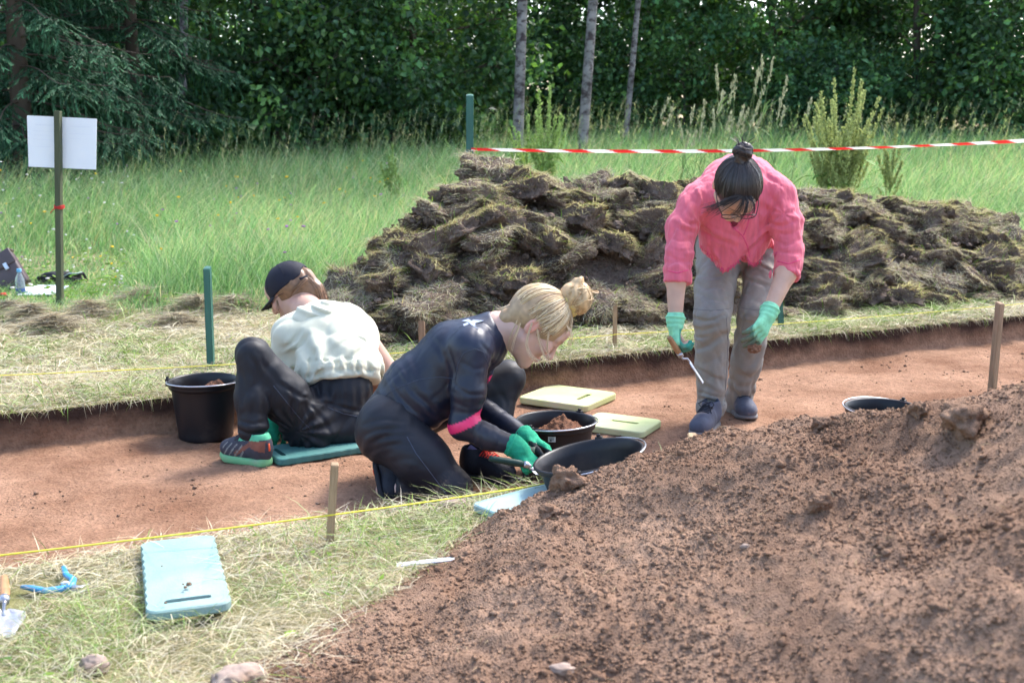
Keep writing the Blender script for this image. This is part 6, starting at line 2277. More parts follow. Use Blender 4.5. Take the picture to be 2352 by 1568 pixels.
def seated():
    g = np.random.default_rng(502)
    base = P(760, 1050, 4.4); base[2] = FLOOR
    J = dict(pel=P(768, 985, 4.42), lh=P(716, 985, 4.36), rh=P(805, 985, 4.46), lk=P(580, 812, 4.24), la=P(587, 1008, 4.17), rk=P(772, 868, 4.82), ra=P(668, 1003, 4.62),
             wa=P(785, 895, 4.46), mb=P(772, 815, 4.53), ub=P(748, 752, 4.60), nb=P(706, 712, 4.66), ls=P(668, 772, 4.56), le=P(652, 880, 4.60), lw=P(630, 962, 4.46),
             rs=P(833, 772, 4.64), re=P(893, 856, 4.66), rw=P(800, 950, 4.90))
    hc = P(668, 672, 4.74); hs = 1.04
    H = head_frame((-.80, .22, -.56), R(-4))
    S = Sdf()
    W = add_head(S, hc, H, hs, False)
    S.cone(W(0, -.035, -.055), J['nb'], .048, .055, .03); S.cone(J['nb'], J['ub'], .055, .08, .04)
    S.chain([J['ub'], J['mb'], J['wa'], J['pel']], [.075, .08, .072, .08], .04)
    S.cone(J['ls'], J['rs'], .05, .05, .04)
    S.chain([J['ls'], J['le'], J['lw']], [.040, .034, .025], .02); S.chain([J['rs'], J['re'], J['rw']], [.050, .046, .028], .02)
    S.chain([J['lh'], J['lk'], J['la']], [.075, .045, .034], .02); S.chain([J['rh'], J['rk'], J['ra']], [.075, .045, .034], .02)
    ld = unit(P(618, 1000, 4.42) - J['lw']); rd = unit(P(770, 975, 4.95) - J['rw'])
    add_hand(S, J['lw'], ld, (-.3, .8, -.3), .92, (30, 35, 25), (.6, .7, .3), 1, 20, r=.0075)
    add_hand(S, J['rw'], rd, (0, -.3, -1), .92, (25, 30, 25), (.6, .7, .3), 1, 20, r=.0075)
    S.cone(J['la'], P(585, 1040, 4.14), .03, .022, .02); S.cone(J['ra'], P(660, 1012, 4.60), .03, .022, .02)
    root = sculpt('person', S, M_skin, None, base, .0056, face_color(hc, H, hs, (.52, .32, .245), flush=.4))
    root.location = base
    tag(root, 'person in black cap and cream hooded top sitting with back turned', 'person')
    # ---------------- cream top
    M_cream = mat('cream_jersey', (.58, .57, .44), .85, var=.05, scale=10, bump=.12, bscale=260, sheen=.2)
    T = Sdf()
    bn = unit(np.cross(J['ub'] - J['wa'], J['rs'] - J['ls']))      # out of the back
    fl = (bn, .68)
    T.chain([P(784, 872, 4.46), P(778, 838, 4.51), P(757, 775, 4.57)], [.140, .158, .145], .05, fl)
    T.cone(P(690, 772, 4.58), P(812, 768, 4.63), .088, .092, .05)
    T.cone(P(722, 728, 4.64), P(790, 735, 4.64), .070, .07, .05)
    # dropped sleeves
    T.cone(J['ls'], P(660, 822, 4.56), .082, .072, .04); T.cone(J['rs'], P(852, 800, 4.67), .062, .050, .04)
    hem = unit(P(782, 905, 4.45) - P(772, 815, 4.53))
    T.add(lambda p: (p - P(786, 884, 4.46)) @ hem, .008, 'i')
    # left sleeve opening
    sl = unit(P(655, 850, 4.58) - P(668, 800, 4.56))

    def fold(p):
        q = -((p - P(786, 884, 4.46)) @ hem)
        lat = (p - J['wa']) @ unit(J['rs'] - J['ls'])
        ph = lat * 95 + 4 * noise3(p * 9)
        gath = .0085 * np.sin(ph * 1.35) * np.exp(-((q - .035) / .055) ** 2) * sstep(.0, .03, q)
        blouse = -.012 * np.exp(-((q - .055) / .03) ** 2)
        band = .006 * np.exp(-((q - .028) / .007) ** 2)
        drag = .010 * np.sin(((p - J['ub']) @ unit((.75, 0, .65))) * 60 + 3.0 * noise3(p * 5)) * np.exp(-(np.linalg.norm(p - P(730, 830, 4.45), axis=1) / .13) ** 2)
        return gath + blouse + band + drag + wrinkles(.0065, 8, np.array([.5, 0, .85]), .30)(p)
    cz = creases(T, [([(656, 827), (684, 799), (708, 770)], .014, .010), ([(672, 846), (705, 829), (755, 829), (800, 840)], .010, .011), ([(648, 800), (668, 790), (690, 762)], .012, .008), ([(700, 862), (720, 820), (735, 780)], .013, .008),
                     ([(735, 855), (752, 815), (790, 785)], .014, .007), ([(790, 850), (812, 815), (835, 800)], .013, .008), ([(852, 800), (838, 825), (850, 845)], .011, .009), ([(765, 845), (790, 820), (830, 835)], .010, .006), ([(820, 775), (842, 785), (855, 810)], .010, .007)], 4.0, 5.1)
    T.disp = lambda p: fold(p) + cz(p)
    top = sculpt('hooded_top', T, M_cream, root, base, .0055)
    M_fold = mat('cream_seam', (.62, .60, .50), .85, var=.05)
    hd = Sdf()
    hd.cone(P(672, 752, 4.575), P(700, 732, 4.56), .026, .045, .02); hd.cone(P(700, 732, 4.56), P(742, 722, 4.58), .047, .052, .02); hd.cone(P(742, 722, 4.58), P(786, 726, 4.645), .048, .026, .02)
    hd.cone(P(650, 766, 4.545), P(690, 757, 4.528), .012, .019, .008); hd.cone(P(690, 757, 4.528), P(740, 752, 4.535), .019, .017, .008); hd.cone(P(740, 752, 4.535), P(776, 732, 4.585), .017, .011, .008)
    hd.disp = lambda p: .0045 * np.sin((p @ unit((.35, .2, 1.0))) * 150 + 4 * noise3(p * 9)) + .003 * noise3(p * 28)
    sculpt('hood', hd, M_cream, top, base, .0048)
    # ---------------- trousers
    M_trk = mat('black_tracksuit', (.010, .011, .016), .6, var=.12, scale=14, bump=.08, bscale=300, spec=.35)
    Q = Sdf()
    Q.cone(P(722, 985, 4.40), P(806, 980, 4.46), .110, .114, .05); Q.cone(P(728, 1005, 4.42), P(804, 1003, 4.47), .096, .10, .05)
    Q.cone(P(775, 945, 4.45), P(785, 890, 4.46), .140, .128, .05, (bn, .74))
    Q.chain([J['lh'], P(652, 908, 4.29), J['lk']], [.105, .084, .062], .05)
    Q.chain([J['lk'], P(576, 915, 4.20), P(582, 982, 4.175), P(587, 1003, 4.17)], [.062, .058, .052, .040], .03)
    Q.chain([J['rh'], J['rk']], [.10, .075], .04); Q.chain([J['rk'], P(690, 985, 4.65)], [.072, .056], .03)
    Q.add(lambda p: -(p[:, 2] - FLOOR - .030 + .02 * (p[:, 0] < P(640, 1000, 4.3)[0])), .01, 'i')
    crease = P(688, 985, 4.30)

    def pf(p):
        e = np.linalg.norm(p - crease, axis=1)
        d = p - crease; ang = np.arctan2(d[:, 2], d[:, 0])
        rad = .0055 * np.sin(ang * 13 + 2 * noise3(p * 8)) * np.exp(-((e - .10) / .09) ** 2) * sstep(.03, .08, e)
        kd = np.linalg.norm(p - J['lk'], axis=1)
        kn = .0022 * np.sin(kd * 90 + 4 * noise3(p * 7)) * np.exp(-((kd - .06) / .06) ** 2)
        c = (p - J['la'])[:, 2]
        cuff = .004 * np.sin(c * 170 + 7 * noise3(p * 8)) * np.exp(-(np.linalg.norm(p - J['la'], axis=1) / .07) ** 2)
        w = (p - P(790, 905, 4.4))
        rib = .0028 * np.sin((w @ unit(J['rs'] - J['ls'])) * 170) * np.exp(-((w[:, 2]) / .05) ** 2) * (p[:, 1] < 4.46)
        return rad + kn + cuff + rib + wrinkles(.0045, 10, unit((.5, 0, .8)), .28)(p)
    cp = creases(Q, [([(697, 915), (665, 895), (640, 880)], .011, .007), ([(700, 925), (715, 970), (708, 1015)], .012, .010), ([(692, 930), (680, 975), (672, 1005)], .012, .009), ([(700, 912), (770, 932), (830, 946)], .010, .009), ([(712, 930), (745, 965), (760, 1000)], .012, .006),
                     ([(572, 815), (592, 845), (590, 885)], .012, .006), ([(552, 850), (560, 880), (556, 930)], .011, .005), ([(546, 985), (575, 998), (612, 990)], .009, .008), ([(548, 965), (580, 975), (614, 968)], .009, .006), ([(610, 905), (622, 930), (618, 960)], .010, .006), ([(600, 830), (635, 870), (665, 920)], .013, .004)], 3.8, 5.0)
    Q.disp = lambda p: pf(p) + cp(p)
    tr = sculpt('trousers', Q, M_trk, root, base, .0055)
    seam('seam', Q, [(628, 885), (660, 925), (690, 962), (712, 985)], 3.8, 4.8, .0012, M_seam, tr, base)
    seam('waist_seam', Q, [(752, 935), (790, 950), (830, 958), (862, 952)], 3.8, 5.0, .0016, M_seam, tr, base)
    # ---------------- cap
    M_cap = mat('navy_cap', (.011, .012, .022), .75, var=.12, scale=40, bump=.2, bscale=350)
    C = Sdf()
    C.ell(W(0, -.012, .034), np.array((.084, .104, .090)) * hs, H, .01)
    C.add(lambda p: -((((p - hc) @ H) / hs)[:, 2] - .014 + .10 * (((p - hc) @ H) / hs)[:, 1]), .004, 'i')
    C.ell(W(0, -.125, .018), np.array((.042, .06, .036)) * hs, H, .006, 's')      # gap over the strap
    C.ell(W(0, -.012, .030), np.array((.077, .097, .083)) * hs, H, .004, 's')
    cap = sculpt('cap', C, M_cap, root, base, .0036)
    vs, F = [], []
    for lay, dz in ((0, 0), (1, -.003)):
        for i, r in enumerate((0, .5, 1)):
            for k in range(13):
                a = R(-62 + 124 * k / 12); x = .080 * math.sin(a); y = .092 * math.cos(a) - .012
                ext = (.072 * math.cos(a * 1.15)) * r
                vs.append(W(x * (1 + .04 * r), y + ext, .020 - .16 * ext - 3.2 * x * x * r + dz) - base)
    for lay in (0, 1):
        o_ = lay * 39
        for i in range(2):
            for k in range(12):
                q = (o_ + i * 13 + k, o_ + i * 13 + k + 1, o_ + (i + 1) * 13 + k + 1, o_ + (i + 1) * 13 + k); F.append(q if lay else q[::-1])
    for k in range(12): F.append((26 + k, 26 + k + 1, 65 + k + 1, 65 + k))
    MB().add(vs, F).build('brim', M_cap, cap, smooth=True)
    MB().lathe([(0, .006), (.004, .005), (.007, .001), (.007, -.002)], 14, Matrix(H.tolist()).to_4x4()).build('button', M_cap, cap, smooth=True, loc=W(0, -.012, .122) - base)
    for a in (0, 60, 120):
        pts = []
        for t in np.linspace(-80, 80, 16):
            e = np.array([math.sin(R(t)) * math.cos(R(a + 25)), math.sin(R(t)) * math.sin(R(a + 25)), math.cos(R(t))])
            if e[1] < -.75 and e[2] < .55: continue
            pts.append(W(*(np.array([0, -.012, .034]) + e * np.array((.0845, .1045, .0905)))) - base)
        MB().tube(np.array(pts), .0012, 5).build('seam', M_cap, cap, smooth=True)
    an = np.linspace(-2.25, -.90, 14)
    MB().tube(np.array([W(.085 * math.cos(t), -.012 + .103 * math.sin(t), .012) for t in an]) - base, .0055, 6).build('strap', M_cap, cap, smooth=True)
    # ---------------- hair
    HC = [(.20, .105, .055), (.27, .15, .08), (.14, .075, .042), (.33, .19, .11)]
    h = Sdf(); h.ell(W(0, -.018, .022), np.array((.079, .098, .080)) * hs, H, .02); h.cone(W(0, -.07, -.02), W(.0, -.085, -.055), .045, .03, .03)
    h.cone(W(.0, -.100, .02), W(.0, -.112, -.045), .024, .019, .02); h.cone(W(0, -.112, -.045), W(.01, -.108, -.09), .020, .014, .02)
    h.add(lambda p: (((p - hc) @ H) / hs)[:, 1] - .028, .01, 'i')
    h.disp = lambda p: .0025 * np.sin(220 * ((p - hc) @ H)[:, 0] + 4 * noise3(p * 15))
    hair = sculpt('hair', h, M_hair, root, base, .0042, lambda V: mul(V, (.19, .10, .053), .35, 70))
    paths = [[W(x, -.085, .035), W(x * 1.0, -.108, .02), W(x * .8, -.122, -.03), W(x * .7 + .005, -.122, -.07), W(x * .7, -.112, -.105)] for x in np.linspace(-.028, .028, 14)]
    paths += [[W(s_ * .080, .03, -.01), W(s_ * .078, .045, -.04), W(s_ * .072, .05, -.07)] for s_ in (-1, 1)]
    paths += [[W(s_ * .070, -.05, -.01), W(s_ * .055, -.09, 0.0), W(s_ * .02, -.11, .01)] for s_ in (-1, 1)] + [[W(s_ * .076, -.04, -.03), W(s_ * .06, -.085, -.015), W(s_ * .02, -.112, .0)] for s_ in (-1, 1)]
    loose_strands('hair_strands', paths, M_hair, hair, base, g, HC, .0015, 8, .004)
    MB().tube(np.array([W(.074, -.01, .0), W(.074, .04, .004), W(.066, .078, .004)]) - base, .0012, 6).build('glasses_arm', MATS.get('black_rubber'), root, smooth=True)
    MB().tube(np.array([W(-.074, -.01, .0), W(-.074, .04, .004), W(-.066, .082, .004), W(-.06, .098, .004), W(-.035, .108, -.014), W(-.015, .106, .0)]) - base, .0014, 6).build('glasses_rim', MATS.get('black_rubber'), root, smooth=True)
    # ---------------- gloves
    for w, d, n, arm in ((J['lw'], ld, (-.3, .8, -.3), J['le']), (J['rw'], rd, (0, -.3, -1), J['re'])):
        X = Sdf(); add_hand(X, w, d, n, .98, (30, 35, 25), (.6, .7, .3), 1, 22, r=.0105, k=.006); X.cone(w + unit(arm - w) * .03, w + d * .01, .036, .034, .012)
        X.disp = wrinkles(.0012, 60, d, 1.0, False)
        sculpt('glove', X, M_gglove, root, base, .004, lambda V: mul(V, (.020, .30, .165), .15, 90))
    # ---------------- shoes
    M_run = mat('grey_runner', attr=True, rough=.7, var=.15, scale=40, bump=.2, bscale=220)
    M_mid = mat('green_midsole', (.17, .42, .20), .6, var=.1, scale=20, dark=(.30, .33, .24), dscale=12, dthr=(.5, .8))
    M_lg = mat('grey_lace', (.08, .08, .09), .7, var=.1)
    for hl, te, cuff in ((G(622, 1074, FLOOR), G(514, 1054, FLOOR), 1), (P(690, 1015, 4.58), P(618, 1022, 4.52), 0)):
        hl[2] = FLOOR + .004; te[2] = FLOOR + .004
        x = unit(te - hl); y = np.cross([0, 0, 1.0], x); L = np.linalg.norm(te - hl)
        if L < .215: hl = te - x * .215; L = .215

        def sc(V, hl=hl, x=x, y=y, L=L):
            a = (V - hl) @ x / L; z = V[:, 2] - FLOOR; c = mul(V, (.045, .045, .060), .2, 60)
            o_ = ((a < .33) & (a > .02) & (z > .062 + .06 * a) & (z < .105)) | (np.abs(z - .050 - .16 * (.55 - a)) < .010) & (a > .25) & (a < .6)
            c[o_] = mul(V, (.20, .075, .05), .15, 60)[o_]
            st_ = (np.abs(((a * 9 + z * 30) % 1) - .5) < .12) & (a > .42) & (a < .85) & (z < .085); c[st_] = (.22, .22, .20)
            g_ = (a < .55) & (z > .112 - .03 * a); c[g_] = (.10, .45, .25)
            return c
        so, SS = shoe(root, base, hl, te, (0, 0, 1), .086, M_run, M_mid, M_lg, .030, sc, 1.0, True, 5, 1.06)
        if cuff:
            seam('heel_loop', SS, [(617, 1018), (619, 1035)], 3.9, 4.5, .004, M_orange, so, base, 3)
    kk = Sdf(); kk.cone(P(587, 1000, 4.17), P(590, 1025, 4.165), .036, .036, .01); sculpt('sock', kk, MATS['black_rubber'], root, base, .005)


def stander():
    g = np.random.default_rng(503)
    base = P(1660, 985, 4.8); base[2] = FLOOR
    J = dict(ra=P(1634, 945, 4.78), la=P(1690, 936, 4.98), rk=P(1636, 732, 4.74), lk=P(1734, 718, 4.80), rh=P(1652, 592, 4.98), lh=P(1752, 586, 4.98), pel=P(1702, 560, 5.03),
             wa=P(1700, 500, 4.93), mb=P(1697, 440, 4.82), ub=P(1695, 420, 4.70), nb=P(1695, 445, 4.56), rs=P(1595, 466, 4.62), ls=P(1788, 452, 4.62), re=P(1561, 585, 4.50), le=P(1811, 580, 4.53),
             rw=P(1551, 738, 4.42), lw=P(1766, 718, 4.40))
    hc = P(1692, 436, 4.40); hs = 1.05
    H = head_frame((.03, -math.cos(R(66)), -math.sin(R(66))))
    S = Sdf(); W = add_head(S, hc, H, hs)
    S.cone(W(0, -.04, -.05), J['nb'], .05, .056, .03)
    S.chain([J['nb'], J['ub'], J['mb'], J['wa'], J['pel']], [.056, .075, .085, .08, .09], .05)
    S.cone(J['rs'], J['ls'], .045, .045, .04)
    S.chain([J['rs'], J['re'], P(1553, 640, 4.46), J['rw']], [.043, .040, .040, .027], .02); S.chain([J['ls'], J['le'], P(1804, 630, 4.48), J['lw']], [.043, .040, .040, .027], .02)
    S.chain([J['rh'], J['rk'], J['ra']], [.075, .045, .034], .02); S.chain([J['lh'], J['lk'], J['la']], [.075, .045, .034], .02)
    rd = unit(P(1550, 790, 4.40) - J['rw']); ld = unit(P(1744, 765, 4.34) - J['lw'])
    rn, ln = (.75, .1, -.1), (-.75, .55, -.25)
    add_hand(S, J['rw'], rd, rn, .92, (45, 60, 40), (.6, .55, .6), -1, 30, r=.0075); add_hand(S, J['lw'], ld, ln, .92, (18, 22, 18), (.7, .55, .6), 1, 15, r=.0075)
    S.cone(J['ra'], P(1622, 970, 4.74), .03, .022, .02); S.cone(J['la'], P(1698, 952, 4.95), .03, .022, .02)
    root = sculpt('person', S, M_skin, None, base, .0056, face_color(hc, H, hs, (.56, .355, .265), flush=.3, brow=(.06, .04, .035)))
    root.location = base
    tag(root, 'standing person in pink shirt and grey trousers stooping with a trowel', 'person')
    # ---------------- shirt
    M_pink = mat('pink_crinkle_cotton', (.74, .145, .205), .85, var=.14, scale=16, bump=.35, bscale=130, stretch=(3, 1, .5), sheen=.25, trans=.10, bdist=.004)
    T = Sdf()
    lat = np.array([1.0, 0, 0])
    T.chain([J['pel'] + [0, -.04, .02], J['wa'], J['mb'], P(1695, 425, 4.72)], [.145, .145, .150, .12], .05, (lat, 1.10))
    T.cone(P(1635, 455, 4.68), P(1755, 445, 4.68), .098, .098, .05)
    T.cone(J['rs'] + [.012, .02, 0], J['ls'] + [-.012, .02, 0], .067, .067, .05)
    T.cone(P(1690, 500, 4.66), P(1690, 575, 4.70), .125, .130, .05, (lat, 1.18))        # cloth hanging off the chest
    T.cone(P(1650, 560, 4.68), P(1660, 620, 4.72), .05, .035, .05); T.cone(P(1735, 560, 4.70), P(1730, 610, 4.74), .05, .03, .05)
    xs = [P(u, 590, 4.62)[0] for u in (1560, 1608, 1635, 1662, 1690, 1705, 1722, 1738, 1772, 1830)]
    zs = [P(u, v, 4.62)[2] for u, v in zip((1560, 1608, 1635, 1662, 1690, 1705, 1722, 1738, 1772, 1830), (552, 562, 592, 621, 596, 585, 604, 602, 572, 560))]

    def hemf(p):
        fr = .003 * np.sin(p[:, 0] * 420) + .003 * np.sin(p[:, 0] * 933)
        return np.interp(p[:, 0], xs, zs) - p[:, 2] + fr
    T.add(hemf, .004, 'i')
    # v neck
    T.ell(P(1692, 512, 4.50), (.022, .085, .034), None, .012, 's')
    # sleeves to the rolled cuffs
    T.chain([J['rs'], P(1566, 525, 4.56), J['re'], P(1556, 634, 4.465)], [.066, .060, .054, .053], .03); T.chain([J['ls'], P(1806, 515, 4.57), J['le'], P(1806, 622, 4.50)], [.066, .061, .055, .054], .03)
    T.cone(P(1557, 622, 4.47), P(1556, 648, 4.46), .058, .060, .006); T.cone(P(1810, 600, 4.51), P(1804, 630, 4.49), .059, .061, .006)
    cr, dr_, cl, dl_ = P(1556, 652, 4.46), unit(J['rw'] - J['re']), P(1803, 636, 4.49), unit(J['lw'] - J['le'])
    T.add(lambda p: np.where((p[:, 0] < P(1603, 600, 4.5)[0]) & (p[:, 2] < J['re'][2]), (p - cr) @ dr_, np.where((p[:, 0] > P(1770, 600, 4.5)[0]) & (p[:, 2] < J['le'][2]), (p - cl) @ dl_, -.1)), .004, 'i')

    def fold(p):
        out = wrinkles(.0055, 11, np.array([.15, 0, 1.0]), .28)(p) + wrinkles(.0026, 30, np.array([.1, 0, 1.0]), .25, off=9.0)(p)
        for j, c0, a in ((J['re'], P(1557, 610, 4.48), unit(J['rw'] - J['rs'])), (J['le'], P(1812, 600, 4.5), unit(J['lw'] - J['ls']))):
            q = (p - c0) @ a; e = np.linalg.norm(p - c0, axis=1)
            out = out + .0030 * np.sin(q * 120 + 7 * noise3(p * 8)) * np.exp(-(e / .10) ** 2)
        for c0 in (J['rs'], J['ls']):
            d = p - (c0 + np.array([.0, 0, -.06])); e = np.linalg.norm(d, axis=1); ang = np.arctan2(d[:, 2], d[:, 0])
            out = out + .0030 * np.sin(ang * 7 + 5 * noise3(p * 6)) * np.exp(-((e - .10) / .05) ** 2) * sstep(.03, .08, e)
        hang = sstep(P(1690, 520, 4.6)[2], P(1690, 600, 4.6)[2], p[:, 2]) * (np.abs(p[:, 0] - P(1690, 560, 4.6)[0]) < .18)
        out = out + .010 * np.sin(p[:, 0] * 62 + 3.5 * noise3(p * 5)) * hang
        return out + .0010 * np.sin((p @ unit((1, 0, .15))) * 520 + 6 * noise3(p * 18))
    cz = creases(T, [([(1560, 486), (1574, 511), (1605, 516)], .011, .012), ([(1548, 512), (1566, 528), (1602, 534)], .010, .010), ([(1542, 548), (1565, 556), (1592, 548)], .009, .006), ([(1536, 588), (1562, 600), (1592, 602)], .008, .008), ([(1540, 570), (1560, 578), (1590, 575)], .008, .006),
                     ([(1796, 446), (1780, 470), (1766, 492), (1763, 514)], .012, .013), ([(1768, 512), (1796, 522), (1830, 504)], .010, .010), ([(1783, 553), (1807, 566), (1838, 548)], .009, .008), ([(1785, 576), (1816, 583), (1840, 578)], .008, .008), ([(1790, 535), (1810, 540), (1834, 528)], .009, .006),
                     ([(1614, 516), (1650, 536), (1698, 556)], .011, -.012), ([(1769, 516), (1741, 545), (1714, 572)], .011, -.012), ([(1612, 530), (1650, 552), (1690, 568)], .010, .010), ([(1765, 532), (1745, 556), (1720, 580)], .010, .010),
                     ([(1640, 580), (1652, 595), (1662, 614)], .010, -.010), ([(1625, 560), (1635, 580), (1640, 592)], .008, .008), ([(1745, 560), (1740, 580), (1738, 598)], .009, .009), ([(1676, 570), (1684, 585), (1688, 598)], .008, .008),
                     ([(1610, 440), (1630, 470), (1640, 510)], .012, .007), ([(1775, 430), (1760, 460), (1750, 500)], .012, .007), ([(1590, 430), (1605, 460), (1600, 490)], .011, .007), ([(1740, 385), (1770, 410), (1790, 430)], .012, .005), ([(1620, 395), (1600, 420), (1580, 445)], .012, .005)], 4.0, 5.2)
    T.disp = lambda p: fold(p) + cz(p)
    top = sculpt('shirt', T, M_pink, root, base, .0052)
    M_pinkd = mat('pink_edge', (.70, .085, .19), .85, var=.1, scale=40)
    seam('placket', T, [(1672, 505), (1680, 518), (1695, 532), (1706, 542), (1716, 562), (1722, 590)], 4.1, 5.0, .0028, M_pinkd, top, base)
    seam('collar_edge', T, [(1722, 500), (1716, 520), (1708, 540)], 4.1, 5.0, .0028, M_pinkd, top, base)
    for pix in ([(1535, 622), (1556, 627), (1580, 620)], [(1786, 600), (1812, 606), (1838, 596)]):
        seam('cuff_fold', T, pix, 4.1, 5.0, .0030, M_pinkd, top, base)
    fr = MB()
    for k in range(150):
        u = g.uniform(1606, 1774); x0 = P(u, 590, 4.62)[0]; z0 = float(np.interp(x0, xs, zs))
        # loose threads along the frayed hem
        yy = np.linspace(4.3, 5.0, 140); pp = np.stack([np.full(140, x0), yy, np.full(140, z0 + .006)], 1); sd = T(pp); i = int(np.argmax(sd < 0))
        if sd[i] < 0: fr.tube(np.array([pp[i], pp[i] + [g.normal(0, .003), -.002, -.010], pp[i] + [g.normal(0, .005), -.003, -g.uniform(.014, .022)]]) - base, [.0011, .0010, .0006], 4)
    if fr.n: fr.build('frayed_threads', M_pinkd, top, smooth=True)['kind'] = 'stuff'
    U = Sdf(); U.cone(J['ub'] + [0, -.06, -.02], P(1692, 500, 4.62), .07, .06, .03); U.cone(P(1692, 500, 4.62), P(1692, 545, 4.64), .06, .05, .03)
    sculpt('undershirt', U, mat('plum_undershirt', (.20, .035, .06), .9, var=.1), root, base, .006)
    # ---------------- trousers
    M_gr = mat('grey_trekking_cloth', (.255, .240, .215), .75, var=.10, scale=14, bump=.12, bscale=260, dark=(.19, .145, .115), dscale=3.2, dthr=(.52, .75))
    Q = Sdf()
    Q.cone(P(1660, 568, 5.02), P(1742, 564, 5.02), .118, .118, .05); Q.cone(J['pel'], J['wa'], .135, .12, .05)
    Q.chain([J['rh'], P(1642, 660, 4.86), J['rk']], [.098, .086, .077], .02); Q.chain([J['rk'], P(1634, 840, 4.78), P(1634, 930, 4.80), P(1630, 948, 4.79)], [.076, .070, .060, .056], .02)
    Q.chain([J['lh'], P(1752, 650, 4.88), J['lk']], [.095, .082, .071], .02); Q.chain([J['lk'], P(1716, 830, 4.88), P(1696, 918, 4.97), P(1692, 938, 4.98)], [.071, .066, .058, .054], .015)
    Q.add(lambda p: (p[:, 0] * 0 + P(1640, 952, 4.8)[2] - p[:, 2] + np.where(p[:, 0] > P(1664, 900, 4.9)[0], P(1690, 946, 4.98)[2] - P(1640, 952, 4.8)[2], 0)), .006, 'i')

    def pf(p):
        out = wrinkles(.0060, 10, np.array([.55, 0, .85]), .30)(p) + wrinkles(.0028, 20, np.array([-.5, 0, .85]), .30, off=4.)(p)
        for k, a in ((J['rk'], J['ra']), (J['lk'], J['la'])):
            ax = unit(np.asarray(a) - k); q = (p - k) @ ax; r = np.linalg.norm(p - k - q[:, None] * ax, axis=1)
            near = np.exp(-(r / .12) ** 4)
            out = out + near * .0030 * np.sin(q * 85 + 5 * noise3(p * 7) + (p[:, 0] - k[0]) * 16) * np.exp(-((q - .07) / .10) ** 2)
            out = out + near * .0035 * np.sin(q * 75 + 5 * noise3(p * 6 + 3)) * np.exp(-((q - .36) / .08) ** 2)
            out = out + near * .004 * np.exp(-((q + .012) / .0035) ** 2)
        dt = (p - J['rh'])[:, 2]
        return out + .004 * np.sin(dt * 90 + (p[:, 0]) * 30 + 4 * noise3(p * 6)) * np.exp(-((dt + .03) / .06) ** 2)
    cp = creases(Q, [([(1591, 730), (1622, 741), (1668, 722)], .010, .009), ([(1589, 770), (1609, 777), (1630, 772)], .009, .010), ([(1591, 805), (1622, 797), (1668, 770)], .012, .009), ([(1590, 750), (1615, 760), (1650, 748)], .010, .007), ([(1600, 864), (1633, 882), (1662, 898)], .014, -.009), ([(1600, 845), (1630, 862), (1660, 875)], .012, .008),
                     ([(1600, 918), (1622, 914), (1654, 930)], .009, .010), ([(1602, 900), (1630, 905), (1660, 915)], .009, .006), ([(1695, 770), (1687, 790), (1674, 828)], .012, .010), ([(1676, 871), (1689, 901), (1704, 926)], .011, .010), ([(1735, 860), (1726, 895), (1732, 915)], .010, .008), ([(1765, 745), (1740, 760), (1712, 765)], .011, .008), ([(1750, 800), (1735, 830), (1712, 850)], .013, .007),
                     ([(1598, 628), (1632, 641), (1684, 626)], .011, .008), ([(1598, 672), (1650, 694), (1680, 686)], .012, .007), ([(1714, 602), (1750, 611), (1780, 628)], .010, .008), ([(1712, 640), (1745, 652), (1782, 660)], .011, .006), ([(1600, 650), (1620, 665), (1660, 660)], .011, .005), ([(1640, 820), (1636, 850), (1650, 890)], .014, -.006)], 4.2, 5.3)
    Q.disp = lambda p: pf(p) + cp(p)
    tr = sculpt('trousers', Q, M_gr, root, base, .0055)
    M_gs = mat('grey_seam', (.16, .155, .155), .8, var=.1)
    seam('zip_seam', Q, [(1591, 708), (1612, 712), (1635, 713), (1660, 711), (1678, 708)], 4.2, 5.2, .0013, M_gs, tr, base)
    seam('zip_seam', Q, [(1702, 706), (1720, 710), (1745, 712), (1768, 708)], 4.2, 5.2, .0013, M_gs, tr, base)
    seam('side_seam', Q, [(1668, 725), (1672, 790), (1668, 860), (1664, 930)], 4.2, 5.2, .0013, M_gs, tr, base)
    # ---------------- hair
    HC = [(.020, .014, .013), (.035, .025, .022), (.055, .042, .040), (.014, .010, .010)]
    h = Sdf(); h.ell(W(0, -.016, .034), np.array((.085, .104, .091)) * hs, H, .02); h.cone(W(0, -.06, -.03), W(0, -.07, -.06), .05, .03, .03)
    h.add(lambda p: (((p - hc) @ H) / hs) @ unit((0, .72, -.62)) - .050, .010, 'i')
    for x in (-1, 1): h.ell(W(x * .085, -.024, -.02), np.array((.03, .022, .03)) * hs, H, .01, 's')
    hair = sculpt('hair', h, M_hair, root, base, .0045, lambda V: mul(V, (.022, .016, .015), .3, 70))
    Bd = np.array((.05, -.62, .80))

    def start(g_):
        if g_.random() < .6: return np.array((g_.uniform(-.95, .95), .9, g_.uniform(.2, .62)))
        return np.array((g_.choice([-1, 1]) * .95, g_.uniform(-.5, .5), g_.uniform(-.3, .4)))
    scalp_strands('hair_strands', hc, H, hs, Bd, 650, M_hair, hair, base, g, HC, start, rad=(.084, .103, .090), r=.0012, lift=.004)
    bc = hc + H @ ((np.array([0, -.014, .030]) + unit(Bd) * np.array((.10, .122, .11))) * hs) + np.array([.004, 0, .012])
    b = Sdf(); b.ell(bc, (.038, .034, .033), None, .01); b.cone(hc + H @ ((np.array([0, -.014, .03]) + unit(Bd) * .085) * hs), bc, .028, .026, .01)
    b.disp = lambda p: .0035 * np.sin(170 * ((p - bc) @ unit((.5, .2, .8))) + 3 * noise3(p * 25))
    sculpt('bun', b, M_hair, hair, base, .004, lambda V: mul(V, (.03, .02, .019), .3, 90))
    paths = []
